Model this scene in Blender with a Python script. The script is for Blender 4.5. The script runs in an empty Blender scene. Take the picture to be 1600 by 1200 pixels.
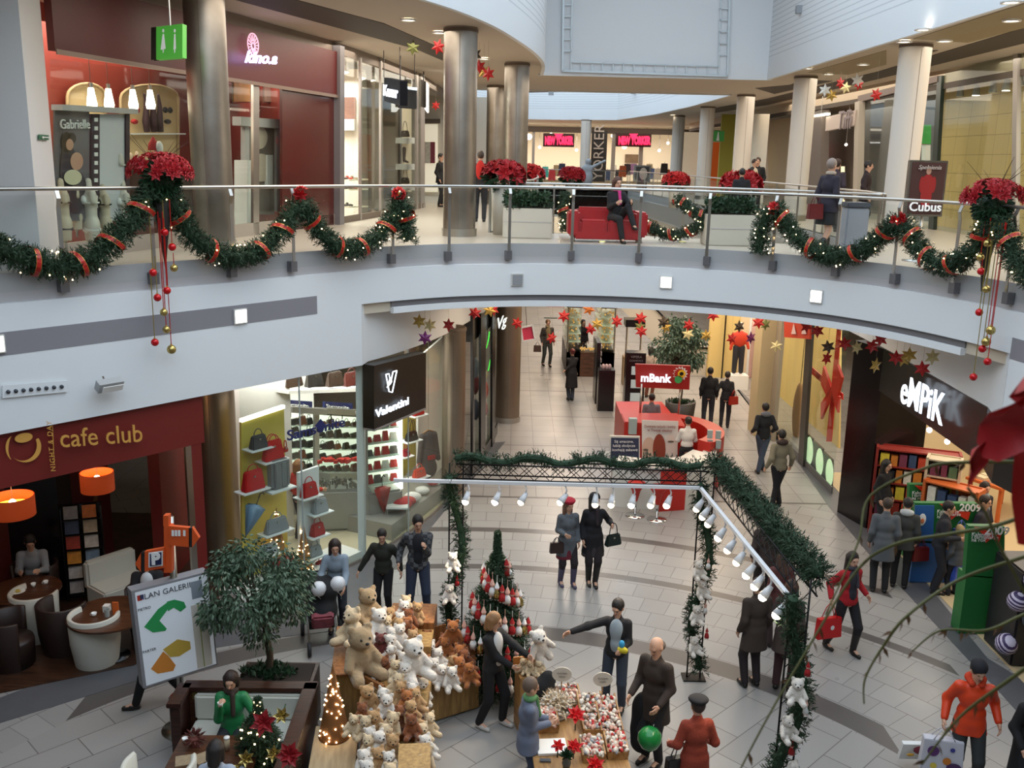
import bpy,bmesh,math,random
from math import cos,sin
import numpy as np
from mathutils import Vector,Matrix,Euler
from mathutils.geometry import tessellate_polygon
Vec=Vector
sc=bpy.context.scene
COL=sc.collection
PI=math.pi
random.seed(7)
# ---------------- camera ----------------
EYE=7.6
PITCH=math.atan(350/1500.0);ROLL=0.022
_f=Vec((0,cos(PITCH),-sin(PITCH)))
_r0=Vec((1,0,0));_u0=Vec((0,sin(PITCH),cos(PITCH)))
_r=_r0*cos(ROLL)+_u0*sin(ROLL)
_u=-_r0*sin(ROLL)+_u0*cos(ROLL)
cam=bpy.data.cameras.new('camera');camo=bpy.data.objects.new('camera',cam);COL.objects.link(camo)
M=Matrix(((_r.x,_u.x,-_f.x,0),(_r.y,_u.y,-_f.y,0),(_r.z,_u.z,-_f.z,EYE),(0,0,0,1)))
camo.matrix_world=M
cam.lens=33.75;cam.sensor_width=36;cam.sensor_fit='HORIZONTAL';cam.clip_end=300;cam.clip_start=0.05
cam.dof.use_dof=True;cam.dof.focus_distance=15.0;cam.dof.aperture_fstop=9.0
sc.camera=camo
# ---------------- world, exposure ----------------
w=bpy.data.worlds.new('sky');sc.world=w;w.use_nodes=True
bg=w.node_tree.nodes['Background'];bg.inputs[0].default_value=(0.74,0.87,1.0,1);bg.inputs[1].default_value=2.55
sc.view_settings.view_transform='Standard';sc.view_settings.look='None';sc.view_settings.gamma=1.0
sc.view_settings.use_curve_mapping=False
sc.view_settings.exposure=0.0
sc.cycles.max_bounces=6;sc.cycles.diffuse_bounces=3;sc.cycles.glossy_bounces=3
sc.cycles.transmission_bounces=6;sc.cycles.transparent_max_bounces=24
sc.cycles.sample_clamp_indirect=4.0
sc.cycles.caustics_reflective=False;sc.cycles.caustics_refractive=False
WARM=(1.0,0.88,0.73);WHITE=(1.0,0.96,0.91);COOL=(0.85,0.93,1.0)
def area(x,y,z,sx,sy,power,col=WARM,rot=(0,0,0)):
 l=bpy.data.lights.new('ceiling_lamp','AREA');l.shape='RECTANGLE';l.size=sx;l.size_y=sy
 l.energy=power;l.color=col
 o=bpy.data.objects.new('ceiling_lamp',l);COL.objects.link(o);o.location=(x,y,z);o.rotation_euler=rot
 return o
area(-2.9,19,10.1,3.0,12,420)
area(-2.2,31,10.1,3.0,10,300)
area(10.0,18,10.1,3.0,12,330)
area(10.0,34,10.1,3.0,16,420)
area(4.0,34.5,10.1,6,5,300)
area(4.0,67,10.1,14,4,420)
area(2.7,20.3,4.75,7,2.5,150,(1,.78,.56))
area(3.6,27,9.9,3.0,6,150)
area(6.2,34,4.7,1.6,18,400,(1,.72,.46))
area(2.0,34,4.7,1.6,18,330,(1,.72,.46))
area(3.6,50,4.7,6,12,420,(1,.72,.46))
area(-3.2,21.0,3.75,2.0,4.5,170,WHITE)
area(-4.6,18.6,3.75,1.6,2.2,110,WHITE)
area(-9.0,15.5,3.75,4.0,3.0,22)
area(10.5,18.0,3.75,4.5,8,300)
area(9.3,25.5,3.75,2.5,6,190)
area(9.3,33,3.75,2.5,6,190)
area(-8.0,17.5,9.7,2.0,5.0,330)
area(-5.6,25.6,9.7,2.2,5.0,620,WHITE)
area(14.0,20,9.7,3.5,10,330)
area(14.0,34,9.7,3.5,12,330)
area(4,72.5,9.4,18,4,800,WHITE)
# ---------------- helpers ----------------
def ray(px,py):
 return _f+_r*((px-800)/1500.0)+_u*(-(py-600)/1500.0)
def G(px,py,z=0.0):
 d=ray(px,py);t=(z-EYE)/d.z;return Vec((d.x*t,d.y*t,z))
def AY(px,py,y):
 d=ray(px,py);t=y/d.y;return Vec((d.x*t,y,EYE+d.z*t))
def WV(px,py,a,b):
 d=ray(px,py);nx,ny=-(b[1]-a[1]),b[0]-a[0]
 t=(a[0]*nx+a[1]*ny)/(d.x*nx+d.y*ny);return Vec((d.x*t,d.y*t,EYE+d.z*t))
def lin(c):
 if isinstance(c,str):
  c=c.lstrip('#');c=[int(c[i:i+2],16)/255 for i in(0,2,4)]
  c=[x/12.92 if x<=.04045 else((x+.055)/1.055)**2.4 for x in c]
 return(c[0],c[1],c[2],1)
_M={}
def mat(name,color='808080',rough=.6,metal=0,emit=0,bump=0,scale=60,var=0,varscale=8,alpha=1,ecol=None,spec=.5,sheen=0):
 key=(name,str(color),rough,metal,emit,bump,scale,var)
 if key in _M:return _M[key]
 m=bpy.data.materials.new(name);m.use_nodes=True;nt=m.node_tree;N=nt.nodes;L=nt.links
 b=N['Principled BSDF'];c=lin(color)
 b.inputs['Base Color'].default_value=c;b.inputs['Roughness'].default_value=rough;b.inputs['Metallic'].default_value=metal
 b.inputs['Specular IOR Level'].default_value=spec
 if sheen:b.inputs['Sheen Weight'].default_value=sheen
 if emit:
  b.inputs['Emission Color'].default_value=lin(ecol)if ecol else c;b.inputs['Emission Strength'].default_value=emit
 if bump or var:
  tc=N.new('ShaderNodeTexCoord')
  if bump:
   n=N.new('ShaderNodeTexNoise');n.inputs['Scale'].default_value=scale;n.inputs['Detail'].default_value=3
   L.new(tc.outputs['Object'],n.inputs['Vector'])
   bp=N.new('ShaderNodeBump');bp.inputs['Strength'].default_value=bump;bp.inputs['Distance'].default_value=.01
   L.new(n.outputs['Fac'],bp.inputs['Height']);L.new(bp.outputs[0],b.inputs['Normal'])
  if var:
   n2=N.new('ShaderNodeTexNoise');n2 .inputs['Scale'].default_value=varscale;n2 .inputs['Detail'].default_value=4
   L.new(tc.outputs['Object'],n2 .inputs['Vector'])
   mx=N.new('ShaderNodeMix');mx.data_type='RGBA'
   mx.inputs[6].default_value=tuple(max(0,x*(1-var))for x in c[:3])+(1,)
   mx.inputs[7].default_value=tuple(min(1,x*(1+var))for x in c[:3])+(1,)
   L.new(n2 .outputs['Fac'],mx.inputs[0]);L.new(mx.outputs[2],b.inputs['Base Color'])
 _M[key]=m;return m
def glassmat(name,tint=(.93,.97,.95),refl=1.0,rough=.02):
 m=bpy.data.materials.new(name);m.use_nodes=True;nt=m.node_tree;N=nt.nodes;L=nt.links
 for n in list(N):N.remove(n)
 o=N.new('ShaderNodeOutputMaterial');t=N.new('ShaderNodeBsdfTransparent');g=N.new('ShaderNodeBsdfGlossy')
 t.inputs[0].default_value=(*tint,1);g.inputs['Roughness'].default_value=rough
 fr=N.new('ShaderNodeLayerWeight');fr.inputs[0].default_value=.5
 pw=N.new('ShaderNodeMath');pw.operation='POWER';pw.inputs[1].default_value=5;L.new(fr.outputs['Facing'],pw.inputs[0])
 mu=N.new('ShaderNodeMath');mu.operation='MULTIPLY_ADD';mu.inputs[1].default_value=.6*refl;mu.inputs[2].default_value=.025*refl
 mx=N.new('ShaderNodeMixShader');L.new(pw.outputs[0],mu.inputs[0]);L.new(mu.outputs[0],mx.inputs[0])
 L.new(t.outputs[0],mx.inputs[1]);L.new(g.outputs[0],mx.inputs[2]);L.new(mx.outputs[0],o.inputs[0])
 return m
GLASS=glassmat('clear_glass');
def woodmat(name,c1,c2,scale=3,rough=.5,axis='X',stretch=12):
 m=bpy.data.materials.new(name);m.use_nodes=True;nt=m.node_tree;N=nt.nodes;L=nt.links;b=N['Principled BSDF']
 tc=N.new('ShaderNodeTexCoord');mp=N.new('ShaderNodeMapping');s=[stretch]*3;s['XYZ'.index(axis)]=1
 mp.inputs['Scale'].default_value=s;n=N.new('ShaderNodeTexNoise');n.inputs['Scale'].default_value=scale;n.inputs['Detail'].default_value=5
 r=N.new('ShaderNodeValToRGB');r.color_ramp.elements[0].color=lin(c1);r.color_ramp.elements[1].color=lin(c2)
 r.color_ramp.elements[0].position=.35;r.color_ramp.elements[1].position=.68
 L.new(tc.outputs['Object'],mp.inputs[0]);L.new(mp.outputs[0],n.inputs['Vector']);L.new(n.outputs['Fac'],r.inputs[0])
 L.new(r.outputs[0],b.inputs['Base Color']);b.inputs['Roughness'].default_value=rough;return m
def prop(o,label=None,cat=None,group=None,kind=None):
 if label:o['label']=label
 if cat:o['category']=cat
 if group:o['group']=group
 if kind:o['kind']=kind
 return o
XF={}
def thing(name,label,cat,loc=(0,0,0),rz=0,group=None,scale=1):
 o=bpy.data.objects.new(name,None);COL.objects.link(o);o.empty_display_size=.1
 o.location=loc;o.rotation_euler=(0,0,rz);o.scale=(scale,)*3
 XF[o.name]=Matrix.LocRotScale(Vec(loc),Euler((0,0,rz)),Vec((scale,)*3))
 return prop(o,label,cat,group)
def link(name,me,m=None,parent=None):
 o=bpy.data.objects.new(name,me);COL.objects.link(o)
 if m is not None and len(me.materials)==0:me.materials.append(m)
 if parent is not None:o.parent=parent
 return o
def topmesh(o,loc):
 return o
def clone(root,loc=None,rz=None,label=None,group=None,scale=None,rot=None):
 r=root.copy();COL.objects.link(r)
 if loc is not None:r.location=loc
 if rz is not None:r.rotation_euler=(0,0,rz)
 if rot is not None:r.rotation_euler=rot
 if scale is not None:r.scale=(scale,)*3 if not isinstance(scale,tuple)else scale
 if label:r['label']=label
 if group:r['group']=group
 for ch in list(root.children):
  c=ch.copy();COL.objects.link(c);c.parent=r
  for g in list(ch.children):
   d=g.copy();COL.objects.link(d);d.parent=c
 return r
def frame(d,up=Vec((0,0,1))):
 d=Vec(d).normalized()
 if abs(d.dot(up))>.98:up=Vec((1,0,0))
 x=up.cross(d).normalized();y=d.cross(x);return x,y,d
class MB:
 def __init__(s):s.v=[];s.f=[];s.mi=[];s.cur=0
 def add(s,vs,fs):
  b=len(s.v);s.v+=[tuple(v)for v in vs];s.f+=[[b+i for i in f]for f in fs];s.mi+=[s.cur]*len(fs);return s
 def box(s,c,d,rz=0,rot=None):
  R=(rot.to_matrix()if rot is not None else Matrix.Rotation(rz,3,'Z'));c=Vec(c)
  vs=[c+R@Vec((sx*d[0]/2,sy*d[1]/2,sz*d[2]/2))for sz in(-1,1)for sx,sy in((-1,-1),(1,-1),(1,1),(-1,1))]
  return s.add(vs,[(3,2,1,0),(4,5,6,7),(0,1,5,4),(1,2,6,5),(2,3,7,6),(3,0,4,7)])
 def bbox(s,x0,x1,y0,y1,z0,z1):
  return s.box(((x0+x1)/2,(y0+y1)/2,(z0+z1)/2),(abs(x1-x0),abs(y1-y0),abs(z1-z0)))
 def bar(s,a,b,w,h,up=Vec((0,0,1))):
  a=Vec(a);b=Vec(b);x,y,d=frame(b-a,up)
  vs=[p+x*(sx*w/2)+y*(sy*h/2)for p in(a,b)for sx,sy in((-1,-1),(1,-1),(1,1),(-1,1))]
  return s.add(vs,[(3,2,1,0),(4,5,6,7),(0,1,5,4),(1,2,6,5),(2,3,7,6),(3,0,4,7)])
 def cyl(s,a,b,r0,r1=None,n=16,cap=True):
  r1=r0 if r1 is None else r1;a=Vec(a);b=Vec(b);x,y,d=frame(b-a)
  vs=[p+x*(cos(2*PI*i/n)*r)+y*(sin(2*PI*i/n)*r)for p,r in((a,r0),(b,r1))for i in range(n)]
  fs=[(i,(i+1)%n,n+(i+1)%n,n+i)for i in range(n)]
  if cap:fs+=[tuple(range(n-1,-1,-1)),tuple(range(n,2*n))]
  return s.add(vs,fs)
 def lathe(s,prof,c=(0,0,0),n=24,a0=0,a1=2*PI,sx=1,sy=1):
  c=Vec(c);full=abs(a1-a0-2*PI)<1e-6;m=n if full else n+1;vs=[]
  for r,z in prof:
   for i in range(m):
    a=a0+(a1-a0)*i/n;vs.append(c+Vec((r*cos(a)*sx,r*sin(a)*sy,z)))
  fs=[]
  for j in range(len(prof)-1):
   for i in range(n):
    k=(i+1)%m;fs.append((j*m+i,j*m+k,(j+1)*m+k,(j+1)*m+i))
  return s.add(vs,fs)
 def tube(s,pts,r,n=8,cap=True,closed=False):
  pts=[Vec(p)for p in pts];L=len(pts);rs=r if isinstance(r,(list,tuple))else[r]*L;vs=[]
  up=Vec((0,0,1));prev=None
  for i,p in enumerate(pts):
   if closed:d=pts[(i+1)%L]-pts[i-1]
   else:d=pts[min(i+1,L-1)]-pts[max(i-1,0)]
   if d.length<1e-9:d=Vec((0,0,1))
   d.normalize()
   if prev is None:x,y,_=frame(d)
   else:
    x=prev-d*prev.dot(d);x.normalize();y=d.cross(x)
   prev=x
   vs+=[p+x*(cos(2*PI*k/n)*rs[i])+y*(sin(2*PI*k/n)*rs[i])for k in range(n)]
  fs=[]
  for i in range(L if closed else L-1):
   a=i*n;b=((i+1)%L)*n
   for k in range(n):fs.append((a+k,a+(k+1)%n,b+(k+1)%n,b+k))
  if cap and not closed:fs+=[tuple(range(n-1,-1,-1)),tuple(range((L-1)*n,L*n))]
  return s.add(vs,fs)
 def sph(s,c,r,n=12,m=8,rot=None):
  c=Vec(c);r=r if isinstance(r,(tuple,list))else(r,r,r);vs=[];fs=[]
  R=rot.to_matrix()if rot is not None else Matrix.Identity(3)
  for j in range(m+1):
   t=PI*j/m
   for i in range(n):
    a=2*PI*i/n;vs.append(c+R@Vec((r[0]*sin(t)*cos(a),r[1]*sin(t)*sin(a),-r[2]*cos(t))))
  for j in range(m):
   for i in range(n):fs.append((j*n+i,j*n+(i+1)%n,(j+1)*n+(i+1)%n,(j+1)*n+i))
  return s.add(vs,fs)
 def prism(s,poly,z0,z1,holes=()):
  loops=[list(poly)]+[list(h)for h in holes];flat=[p for l in loops for p in l];n=len(flat)
  tris=tessellate_polygon([[Vec((p[0],p[1],0))for p in l]for l in loops])
  vs=[(p[0],p[1],z0)for p in flat]+[(p[0],p[1],z1)for p in flat]
  fs=[tuple(t)for t in tris]+[tuple(i+n for i in t)[::-1]for t in tris];o=0
  for l in loops:
   k=len(l)
   for i in range(k):fs.append((o+i,o+(i+1)%k,n+o+(i+1)%k,n+o+i))
   o+=k
  return s.add(vs,fs)
 def plate(s,poly,o,ux,uy,th):
  ux=Vec(ux).normalized();uy=Vec(uy).normalized();nn=ux.cross(uy);o=Vec(o);n=len(poly)
  tris=tessellate_polygon([[Vec((p[0],p[1],0))for p in poly]])
  A=[o+ux*p[0]+uy*p[1]for p in poly];B=[a+nn*th for a in A]
  fs=[tuple(t)for t in tris]+[tuple(i+n for i in t)[::-1]for t in tris]+[(i,(i+1)%n,n+(i+1)%n,n+i)for i in range(n)]
  return s.add(A+B,fs)
 def quad(s,a,b,c,d):return s.add([a,b,c,d],[(0,1,2,3)])
 def wall(s,pts,z0,z1,th):
  P=[Vec((p[0],p[1]))for p in pts];n=len(P);O=[]
  for i in range(n):
   d=(P[min(i+1,n-1)]-P[max(i-1,0)]).normalized();O.append(P[i]+Vec((-d.y,d.x))*th)
  vs=[(p.x,p.y,z)for z in(z0,z1)for L in(P,O)for p in L];fs=[]
  for i in range(n-1):
   a,b=i,i+1
   fs+=[(a,b,2*n+b,2*n+a),(n+b,n+a,3*n+a,3*n+b),(a,n+a,n+b,b),(2*n+a,2*n+b,3*n+b,3*n+a)]
  fs+=[(0,2*n,3*n,n),(n-1,2*n-1,4*n-1,3*n-1)]
  return s.add(vs,fs)
 def mesh(s,name,inv=None):
  me=bpy.data.meshes.new(name);vs=s.v
  if inv is not None:vs=[tuple(inv@Vec(v))for v in vs]
  me.from_pydata(vs,[],s.f);me.update();return me
 def B(s,name,m,parent=None,smooth=False,W=0,bevel=0,fixn=True):
  inv=XF[parent.name].inverted()if(W and parent is not None and parent.name in XF)else None
  me=s.mesh(name,inv)
  for x in(m if isinstance(m,(list,tuple))else[m]):me.materials.append(x)
  if any(s.mi):me.polygons.foreach_set('material_index',s.mi)
  if fixn:
   bm=bmesh.new();bm.from_mesh(me);bmesh.ops.recalc_face_normals(bm,faces=bm.faces)
   if bevel:bmesh.ops.bevel(bm,geom=[e for e in bm.edges if len(e.link_faces)==2 and e.calc_face_angle(0)>.6],offset=bevel,segments=2,affect='EDGES')
   bm.to_mesh(me);bm.free()
  if smooth:
   me.polygons.foreach_set('use_smooth',[True]*len(me.polygons));
   if smooth=='auto':
    bm=bmesh.new();bm.from_mesh(me)
    for e in bm.edges:
     if len(e.link_faces)==2 and e.calc_face_angle(0)>.6:e.smooth=False
    bm.to_mesh(me);bm.free()
  return link(name,me,None,parent)
def cap_(a,b,r0,r1=None):return('c',tuple(a),tuple(b),r0,r0 if r1 is None else r1)
def ell_(c,r,R=None):return('e',tuple(c),tuple(r),R)
def sdf_mesh(prims,h=.015,k=.03,clips=(),cuts=()):
 lo=np.full(3,1e9);hi=-lo;bbs=[]
 for p in prims:
  if p[0]=='c':
   a=np.array(p[1]);b=np.array(p[2]);r=max(p[3],p[4]);l=np.minimum(a,b)-r;u=np.maximum(a,b)+r
  else:
   a=np.array(p[1]);r=max(p[2])if p[3]is not None else np.array(p[2]);l=a-r;u=a+r
  bbs.append((l,u));lo=np.minimum(lo,l);hi=np.maximum(hi,u)
 lo=lo-3*h;hi=hi+3*h;dims=np.ceil((hi-lo)/h).astype(int)+1
 F=np.full(dims,1.0,dtype=np.float32)
 ax=[lo[i]+h*np.arange(dims[i])for i in range(3)]
 for p,(l,u)in zip(prims,bbs):
  i0=np.maximum(((l-lo-k-2*h)/h).astype(int),0);i1=np.minimum(((u-lo+k+2*h)/h).astype(int)+2,dims)
  X,Y,Z=np.meshgrid(ax[0][i0[0]:i1[0]],ax[1][i0[1]:i1[1]],ax[2][i0[2]:i1[2]],indexing='ij')
  if p[0]=='c':
   a=np.array(p[1]);b=np.array(p[2]);d=b-a;dd=max(float(d@d),1e-9)
   t=np.clip(((X-a[0])*d[0]+(Y-a[1])*d[1]+(Z-a[2])*d[2])/dd,0,1)
   f=np.sqrt((X-a[0]-t*d[0])**2+(Y-a[1]-t*d[1])**2+(Z-a[2]-t*d[2])**2)-(p[3]+(p[4]-p[3])*t)
  else:
   c=p[1];r=p[2];dx,dy,dz=X-c[0],Y-c[1],Z-c[2]
   if p[3]is not None:
    R=np.array(p[3].to_matrix().transposed()if hasattr(p[3],'to_matrix')else p[3].transposed())
    dx,dy,dz=(R[i,0]*dx+R[i,1]*dy+R[i,2]*dz for i in range(3))
   q=np.sqrt((dx/r[0])**2+(dy/r[1])**2+(dz/r[2])**2);g=np.sqrt((dx/r[0]**2)**2+(dy/r[1]**2)**2+(dz/r[2]**2)**2)+1e-9
   f=q*(q-1)/g
  S=F[i0[0]:i1[0],i0[1]:i1[1],i0[2]:i1[2]]
  hh=np.maximum(k-np.abs(S-f),0)/k
  S[...]=np.minimum(S,f)-hh*hh*k*.25
 if clips or cuts:
  X,Y,Z=np.meshgrid(*ax,indexing='ij')
  for(n,d)in clips:F=np.maximum(F,n[0]*X+n[1]*Y+n[2]*Z-d)
  for p in cuts:
   c,r=p[1],p[2];q=np.sqrt(((X-c[0])/r[0])**2+((Y-c[1])/r[1])**2+((Z-c[2])/r[2])**2)
   F=np.maximum(F,-(q-1)*min(r))
 I=F<0;sh=[d-1 for d in dims]
 pos=np.zeros((*sh,3),np.float32);cnt=np.zeros(sh,np.float32)
 for axis in range(3):
  oth=[a for a in range(3)if a!=axis]
  for o1 in(0,1):
   for o2 in(0,1):
    s0=[slice(0,sh[0]),slice(0,sh[1]),slice(0,sh[2])];off=[0,0,0];off[oth[0]]=o1;off[oth[1]]=o2
    A=tuple(slice(off[i],off[i]+sh[i])for i in range(3));off2=list(off);off2[axis]+=1
    B=tuple(slice(off2[i],off2[i]+sh[i])for i in range(3))
    fa,fb=F[A],F[B];c=I[A]!=I[B];t=np.where(c,fa/(fa-fb+1e-12),0)
    for i in range(3):pos[...,i]+=np.where(c,off[i]+(t if i==axis else 0),0)
    cnt+=c
 act=cnt>0;idx=-np.ones(sh,np.int64);idx[act]=np.arange(act.sum())
 ii=np.argwhere(act);V=(pos[act]/cnt[act][:,None]+ii)*h+lo;Q=[]
 for axis in range(3):
  a1,a2=(axis+1)%3,(axis+2)%3
  sl=[slice(1,sh[0]),slice(1,sh[1]),slice(1,sh[2])];sl[axis]=slice(0,sh[axis])
  e0=tuple(sl);s1=list(sl);s1[axis]=slice(1,sh[axis]+1)
  a=I[e0];b=I[tuple(s1)];c=a!=b;base=np.argwhere(c)
  if len(base)==0:continue
  org=np.array([s.start for s in sl]);g=base+org
  def at(d1,d2):
   q=g.copy();q[:,a1]-=d1;q[:,a2]-=d2;return idx[q[:,0],q[:,1],q[:,2]]
  q=np.stack([at(0,0),at(1,0),at(1,1),at(0,1)],1);fl=a[c]
  q[~fl]=q[~fl][:,::-1];Q.append(q)
 Q=np.concatenate(Q)if Q else np.zeros((0,4),int)
 return V,Q[:,::-1][(Q>=0).all(1)]
def np_mesh(name,V,Q,smooth=True):
 me=bpy.data.meshes.new(name);n=len(V);k=len(Q)
 me.vertices.add(n);me.vertices.foreach_set('co',np.asarray(V,np.float32).ravel())
 me.loops.add(4*k);me.loops.foreach_set('vertex_index',Q.astype(np.int32).ravel())
 me.polygons.add(k);me.polygons.foreach_set('loop_start',np.arange(0,4*k,4,dtype=np.int32))
 me.polygons.foreach_set('use_smooth',np.full(k,smooth));me.update(calc_edges=True);me.validate()
 return me
def blob(name,prims,m,parent=None,h=.015,k=.03,clips=(),cuts=(),more=(),fuzz=0):
 V,Q=sdf_mesh(prims,h,k,clips,cuts)
 for pr,h2,k2 in more:
  V2,Q2=sdf_mesh(pr,h2,k2);Q=np.concatenate([Q,Q2+len(V)]);V=np.concatenate([V,V2])
 if fuzz:V=V+np.random.RandomState(3).randn(*V.shape)*fuzz
 return link(name,np_mesh(name,V,Q),m,parent)
def text(name,s,m,size,o,ux,uy,parent=None,depth=.01,align='CENTER',shear=0,sx=1,bold=0,font=None,spacing=1):
 cu=bpy.data.curves.new(name,'FONT');cu.body=s;cu.size=size;cu.extrude=depth/2;cu.align_x=align;cu.align_y='CENTER'
 cu.shear=shear;cu.offset=bold;cu.resolution_u=3;cu.space_character=spacing
 t=bpy.data.objects.new('tmp',cu);COL.objects.link(t)
 dg=bpy.context.evaluated_depsgraph_get();dg.update()
 me=bpy.data.meshes.new_from_object(t.evaluated_get(dg));bpy.data.objects.remove(t);bpy.data.curves.remove(cu)
 ux=Vec(ux).normalized();uy=Vec(uy).normalized();n=ux.cross(uy);o=Vec(o)
 R=Matrix(((ux.x*sx,uy.x,n.x,o.x),(ux.y*sx,uy.y,n.y,o.y),(ux.z*sx,uy.z,n.z,o.z),(0,0,0,1)))
 if parent is not None and parent.name in XF:R=XF[parent.name].inverted()@R
 me.transform(R);me.materials.clear();return link(name,me,m,parent)
def spline(pts,n=8):
 P=[Vec(p)if len(p)==3 else Vec((p[0],p[1],0))for p in pts];out=[]
 for i in range(len(P)-1):
  a,b,c,d=P[max(i-1,0)],P[i],P[i+1],P[min(i+2,len(P)-1)]
  for k in range(n):
   t=k/n;out.append(.5*((2*b)+(c-a)*t+(2*a-5*b+4*c-d)*t*t+(3*b-a-3*c+d)*t**3))
 return out+[P[-1]]
def resample(pts,step):
 out=[pts[0].copy()];acc=0
 for a,b in zip(pts[:-1],pts[1:]):
  L=(b-a).length;d=step-acc
  while d<=L:out.append(a.lerp(b,d/L));d+=step
  acc=(acc+L)%step if L+acc>=step else acc+L
 return out
RNG=random.Random(11)
def rdir(rng=RNG):
 z=rng.uniform(-1,1);a=rng.uniform(0,2*PI);r=math.sqrt(1-z*z);return Vec((r*cos(a),r*sin(a),z))
def sprig(mb,p,d,L,w=.012,n=5,rng=RNG):
 x,y,d=frame(d);tip=p+d*L
 mb.add([p-x*w*.4,p+x*w*.4,tip],[(0,1,2)])
 for i in range(n):
  t=(i+.5)/n;q=p+d*(L*t);a=rng.uniform(0,2*PI);s=x*cos(a)+y*sin(a)
  e=q+(d*.75+s).normalized()*L*.5;c=d.cross(s).normalized()*w*.5
  mb.add([q-c,q+c,e+c*.3,e-c*.3],[(0,1,2,3)])
def leafy(mb,p,d,L,W,rng=RNG):
 x,y,d=frame(d);a=rng.uniform(0,2*PI);s=x*cos(a)+y*sin(a);n=d.cross(s)
 mb.add([p,p+d*L*.45+s*W/2+n*W*.15,p+d*L,p+d*L*.45-s*W/2+n*W*.15,p+d*L*.5],[(0,1,4),(1,2,4),(2,3,4),(3,0,4)])
 # ---------------- setting ----------------
def struct(o):o['kind']='structure';return o
E0=[(-9.5,9.2),(-6.85,12.3),(-5.5,13.9),(-4.1,15.6),(-2.8,17.15),(-1.4,18.3),(0,18.85),(1.25,19.0),(2.5,18.88),(3.7,18.5),(4.75,17.95),(5.7,17.15),(6.4,16.2),(6.95,15.0),(7.3,13.7),(7.6,11),(7.7,6)]
E=[Vec((p.x,p.y))for p in spline(E0,8)]
WL0=[(-9.5,9.2),(-6.87,12.3),(-5.5,13.9),(-4.1,15.6),(-2.84,17.2),(-2.05,18.75),(-1.42,20.6),(-.75,23.6),(-.45,26.0),(-.35,28),(-.3,34),(-.3,62)]
WL=[Vec((p.x,p.y))for p in spline(WL0,6)]
WR0=[(7.7,6),(7.6,11),(7.5,14.2),(7.6,17),(7.7,20),(7.65,26),(7.6,34),(7.6,62)]
WR=[Vec((p.x,p.y))for p in spline(WR0,6)]
def sub(C,y0,y1):return[p for p in C if y0<=p.y<=y1]
white=mat('white_paint','dfe3e6',.7,bump=.05,scale=40);gray=mat('gray_trim','b4b1b3',.45)
cream=mat('cream_paint','d8cbb4',.7);dgray=mat('dark_recess','6a5c50',.6);steel=mat('brushed_steel','b9b6b0',.28,1)
black=mat('black_gloss','141215',.25);redwall=mat('dark_red_paint','5c1512',.5,var=.12,varscale=2)
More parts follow.
